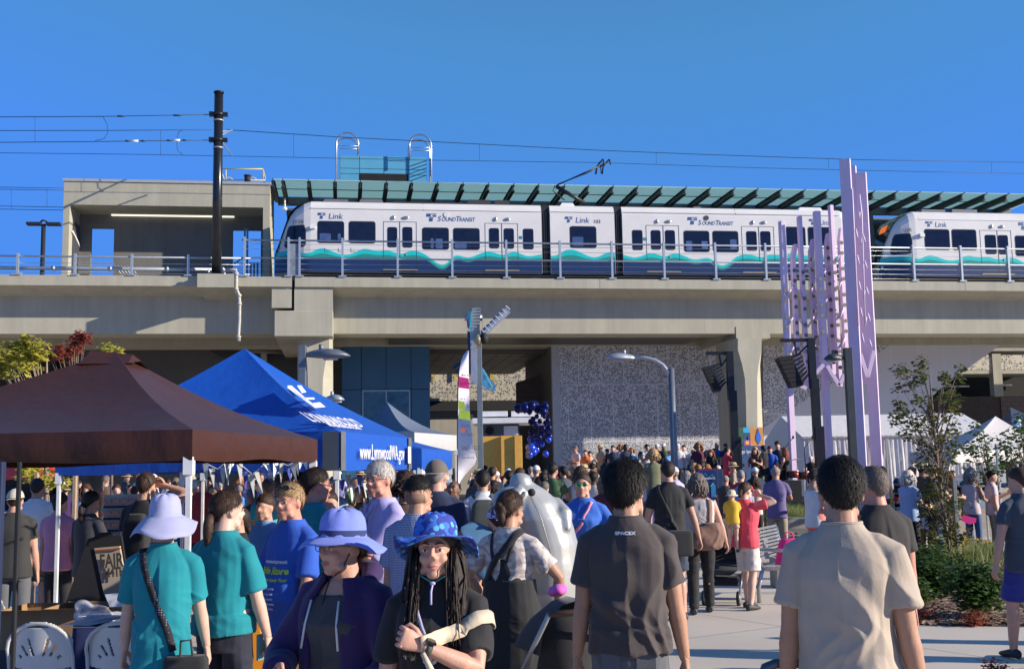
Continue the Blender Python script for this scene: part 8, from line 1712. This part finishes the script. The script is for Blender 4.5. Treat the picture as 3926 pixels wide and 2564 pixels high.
CY_=[(30,300),(20,340),(60,330),(110,290),(120,240),(150,260),(180,200),(200,230),(230,240),(270,250),(210,290),(250,300),(160,310),(100,350),(60,380),(10,400),(130,360),(230,350),(-40,330),(-20,390),(90,240)]
tree('young maple with bright yellow leaves rising behind the brown tent peak, left',205,16,[cC(x,y) for x,y in CY_]+[(110,1800),(125,1790),(95,1810),(190,1830),(240,1825),(140,1815)],yl_,.10,48,.17,(180,1340),4,tr=.05,trunkm=mat('bark_tan',(.26,.19,.14),.8,var=.2,scale=9))
tree('young maple with yellow leaves peeking right of the brown tent peak',440,21,[cC(x,y) for x,y in((740,260),(780,250),(820,270),(760,280),(830,290),(800,300))],yl_,.10,50,.16,(420,1345),5)
tree('young maple with red autumn leaves behind the brown tent peak',300,19,[cC(x,y) for x,y in((330,270),(360,290),(400,280),(420,240),(440,290),(480,270),(500,240),(520,200),(540,170),(560,150),(590,160),(600,180),(500,280),(540,250),(550,220))],rl_,.09,38,.12,(290,1300),6)
# stakes by the dogwoods, white lamp pole
for x,y,lab in((3656,1830,'tall grey tree stake right of the dogwood trunk'),(3602,2010,'short grey tree stake left of the dogwood trunk')): t=thing('tree_stake',lab,'stake',groundpt(x,18.4)); vpost('stake',x,y,18.4,.06,mat('stake_grey',(.20,.22,.20),.6),t)
t=thing('tent_pole','pale lit tent pole standing among the second dogwood leaves','pole',groundpt(3820,22)); vpost('pole',3820,1700,22,.05,mat('pole_white',(.55,.56,.60),.4),t)
# planting beds
def bed(name,pts,z,m_): b=MB(); P=[Vector((*p,z)) for p in pts]; b.sheet(P); struct(b.build(name,m_))
def G2(x,y): g=gnd(x,y); return (g.x,g.y)
mul=mat('mulch',(.16,.10,.07),.95,var=.5,scale=38,bump=.9,bscale=60,c2=(.05,.03,.022),detail=8)
bed('planting_bed',[G2(3050,2300),G2(3470,2392),G2(3926,2403),G2(4300,2410),G2(4300,2105),G2(3926,2103),G2(3420,2103),G2(3000,2110)],.006,mul)
chips=MB(); rn=random.Random(12)
for _ in range(4200):
    x=rn.uniform(3300,4100); y=rn.uniform(2108,2398) if rn.random()<.5 else 2400-abs(rn.gauss(0,80)); 
    if y<2108: continue
    g=gnd(x,y); a=rn.uniform(0,PI); s=rn.uniform(.02,.055); u=Vector((math.cos(a),math.sin(a),rn.uniform(-.3,.3)))*s; v=Vector((-math.sin(a),math.cos(a),rn.uniform(-.3,.3)))*s*.35; c=Vector((g.x,g.y,.018+rn.random()*.02)); chips.add([c-u-v,c+u-v,c+u+v,c-u+v],[(0,1,2,3)],False)
tag(chips.build('wood_chips',mat('chip',(.30,.20,.14),.9,var=.6,scale=20)),'brown bark chips covering the planting bed at right','wood chips',kind='stuff')
def shrub(lab,px,py,w_,h_,lm,size,n,seed,grp='shrubs in the planting bed',name='shrub',cat='shrub',droop=.3,extra=None):
    g=gnd(px,py); rn=random.Random(seed); t=thing(name,lab,cat,g,grp); L=MB()
    for k in range(9): a=rn.uniform(0,2*PI); r=rn.uniform(.2,.8); leaves(L,g+Vector((math.cos(a)*w_*r*.6,math.sin(a)*w_*r*.45,h_*rn.uniform(.3,.75))),w_*.42,n//9,size,rn,droop)
    L.v=[Vector((v.x,v.y,max(v.z,.01))) for v in L.v]; L.build('foliage',lm,t); b=MB()
    for k in range(5): a=rn.uniform(0,2*PI); b.tube([g,g+Vector((math.cos(a)*w_*.4,math.sin(a)*w_*.3,h_*.7))],[.012,.004],5)
    b.build('stem',bark,t); return t
shrub('broad dark green shrub in front, beside the blue shorts',3745,2375,.62,.60,gg_,.07,2600,21); shrub('rounded green shrub behind the beige tee sleeve',3590,2290,.52,.55,gg_,.06,2400,22); shrub('mid green shrub left of the dogwood stakes',3540,2200,.5,.45,gg_,.06,1800,23)
shrub('low light green shrub half hidden by the beige sleeve',3510,2320,.35,.3,leafmat('leaf_lime',(.09,.14,.03),(.04,.08,.02)),.05,900,24); shrub('small rust red ground plant at the bed edge, left',3545,2380,.30,.14,rl_,.035,500,25); shrub('small rust red ground plant at the bed edge, centre',3745,2398,.25,.16,rl_,.035,420,26); shrub('small reddish plant in the paving at the bottom right',3822,2590,.22,.12,rl_,.03,300,27)
shrub('bronze green shrub under the bench back',3010,2160,.45,.5,gl_,.06,1200,28); shrub('low shrub behind the coral dungarees',3080,2080,.45,.35,gg_,.06,900,29)
def grass(lab,px,py,w_,h_,n,seed,lm,flow=0):
    g=gnd(px,py); rn=random.Random(seed); t=thing('ornamental_grass' if not flow else 'daylily',lab,'grass' if not flow else 'flower',g,'grass clumps and lilies'); b=MB()
    for _ in range(n):
        a=rn.uniform(0,2*PI); r=abs(rn.gauss(0,.45))*w_; p=g+Vector((r*math.cos(a),r*math.sin(a)*.7,0)); q=p+Vector((rn.gauss(0,.3)*h_,rn.gauss(0,.3)*h_,h_*rn.uniform(.6,1.1))); m_=p.lerp(q,.6)+Vector((0,0,h_*.1)); s=Vector((.006,.002,0)) ; b.add([p-s,p+s,m_+s,q,m_-s],[(0,1,2,4),(4,2,3)],False)
    b.build('blades',lm,t)
    if flow:
        for k in range(flow):
            c=g+Vector((rn.uniform(-1,1)*w_*.7,rn.uniform(-1,1)*w_*.4,h_*rn.uniform(.8,1.15))); b=MB()
            for j in range(6): a=j*PI/3; u=Vector((math.cos(a),math.sin(a)*.8,.5)); s=Vector((-math.sin(a),math.cos(a),0))*.018; b.add([c,c+u*.035+s,c+u*.075,c+u*.035-s],[(0,1,2,3)],False)
            b.build('blossom',mat('lily_yellow',(.75,.42,.02),.5),t)
gr1=leafmat('grass_green',(.10,.15,.035),(.16,.17,.05)); gr2=leafmat('grass_straw',(.26,.28,.07),(.16,.20,.05))
for k,(x,y) in enumerate([(3000,2062),(3040,2055),(3075,2062),(3020,2040),(2985,2030),(3058,2030),(3095,2040)]): grass('tall ornamental grass clump in the planter by the purple polo, %s of seven'%['front left','front middle','front right','middle','rear left','rear middle','rear right'][k],x,y,.45,.75,420,40+k,gr1)
for k,(x,y) in enumerate([(3400,1960),(3425,1975),(3450,1950)]): grass('yellow green grass clump left of the cap racks, %s'%['nearest','middle','farthest'][k],x,y,.7,.9,300,50+k,gr2)
for k,(x,y) in enumerate([(3720,2190),(3780,2165),(3700,2150),(3640,2170)]): grass('yellow daylily clump in the planting bed, %s'%['nearest the blue shorts','right rear','middle rear','beside the grey stake'][k],x,y,.40,.42,380,60+k,gr1,flow=5)
# planter kerb and steps
t=thing('planter_wall','low pale concrete planter wall behind the ornamental grasses','planter wall',groundpt(3020,22)); b=MB(); p,q=gnd(2940,2050),gnd(3150,2050); b.box(at(2935,1787,21.5).x,at(3125,1787,21.5).x,21.3,21.6,0,.75); b.build('wall_block',concrete,t,bevel=.02)
t=thing('planter_wall','low concrete ledge behind the bench','planter wall',groundpt(2960,16.4)); b=MB(); b.box(at(2950,1787,16.4).x,at(3080,1787,16.4).x,16.3,16.7,0,.42); b.build('wall_block',concrete,t,bevel=.02)
t=thing('stair_flight','sunlit concrete stair flight between the cap racks and the dogwoods','stairs',groundpt(3800,27))
for k in range(6): b=MB(); b.box(at(3640,1787,26+k*.35).x,at(3990,1787,26+k*.35).x,26+k*.35,28.2,.16*k,.16*(k+1)); b.build('step',mat('step_stone',(.42,.35,.27),.8,var=.1),t)
t=thing('terrace','raised concrete terrace below the perforated wall','terrace',groundpt(2500,44)); b=MB(); b.box(at(2180,1787,43).x,at(2820,1787,43).x,43,47,0,.75); b.build('terrace_slab',concrete,t)
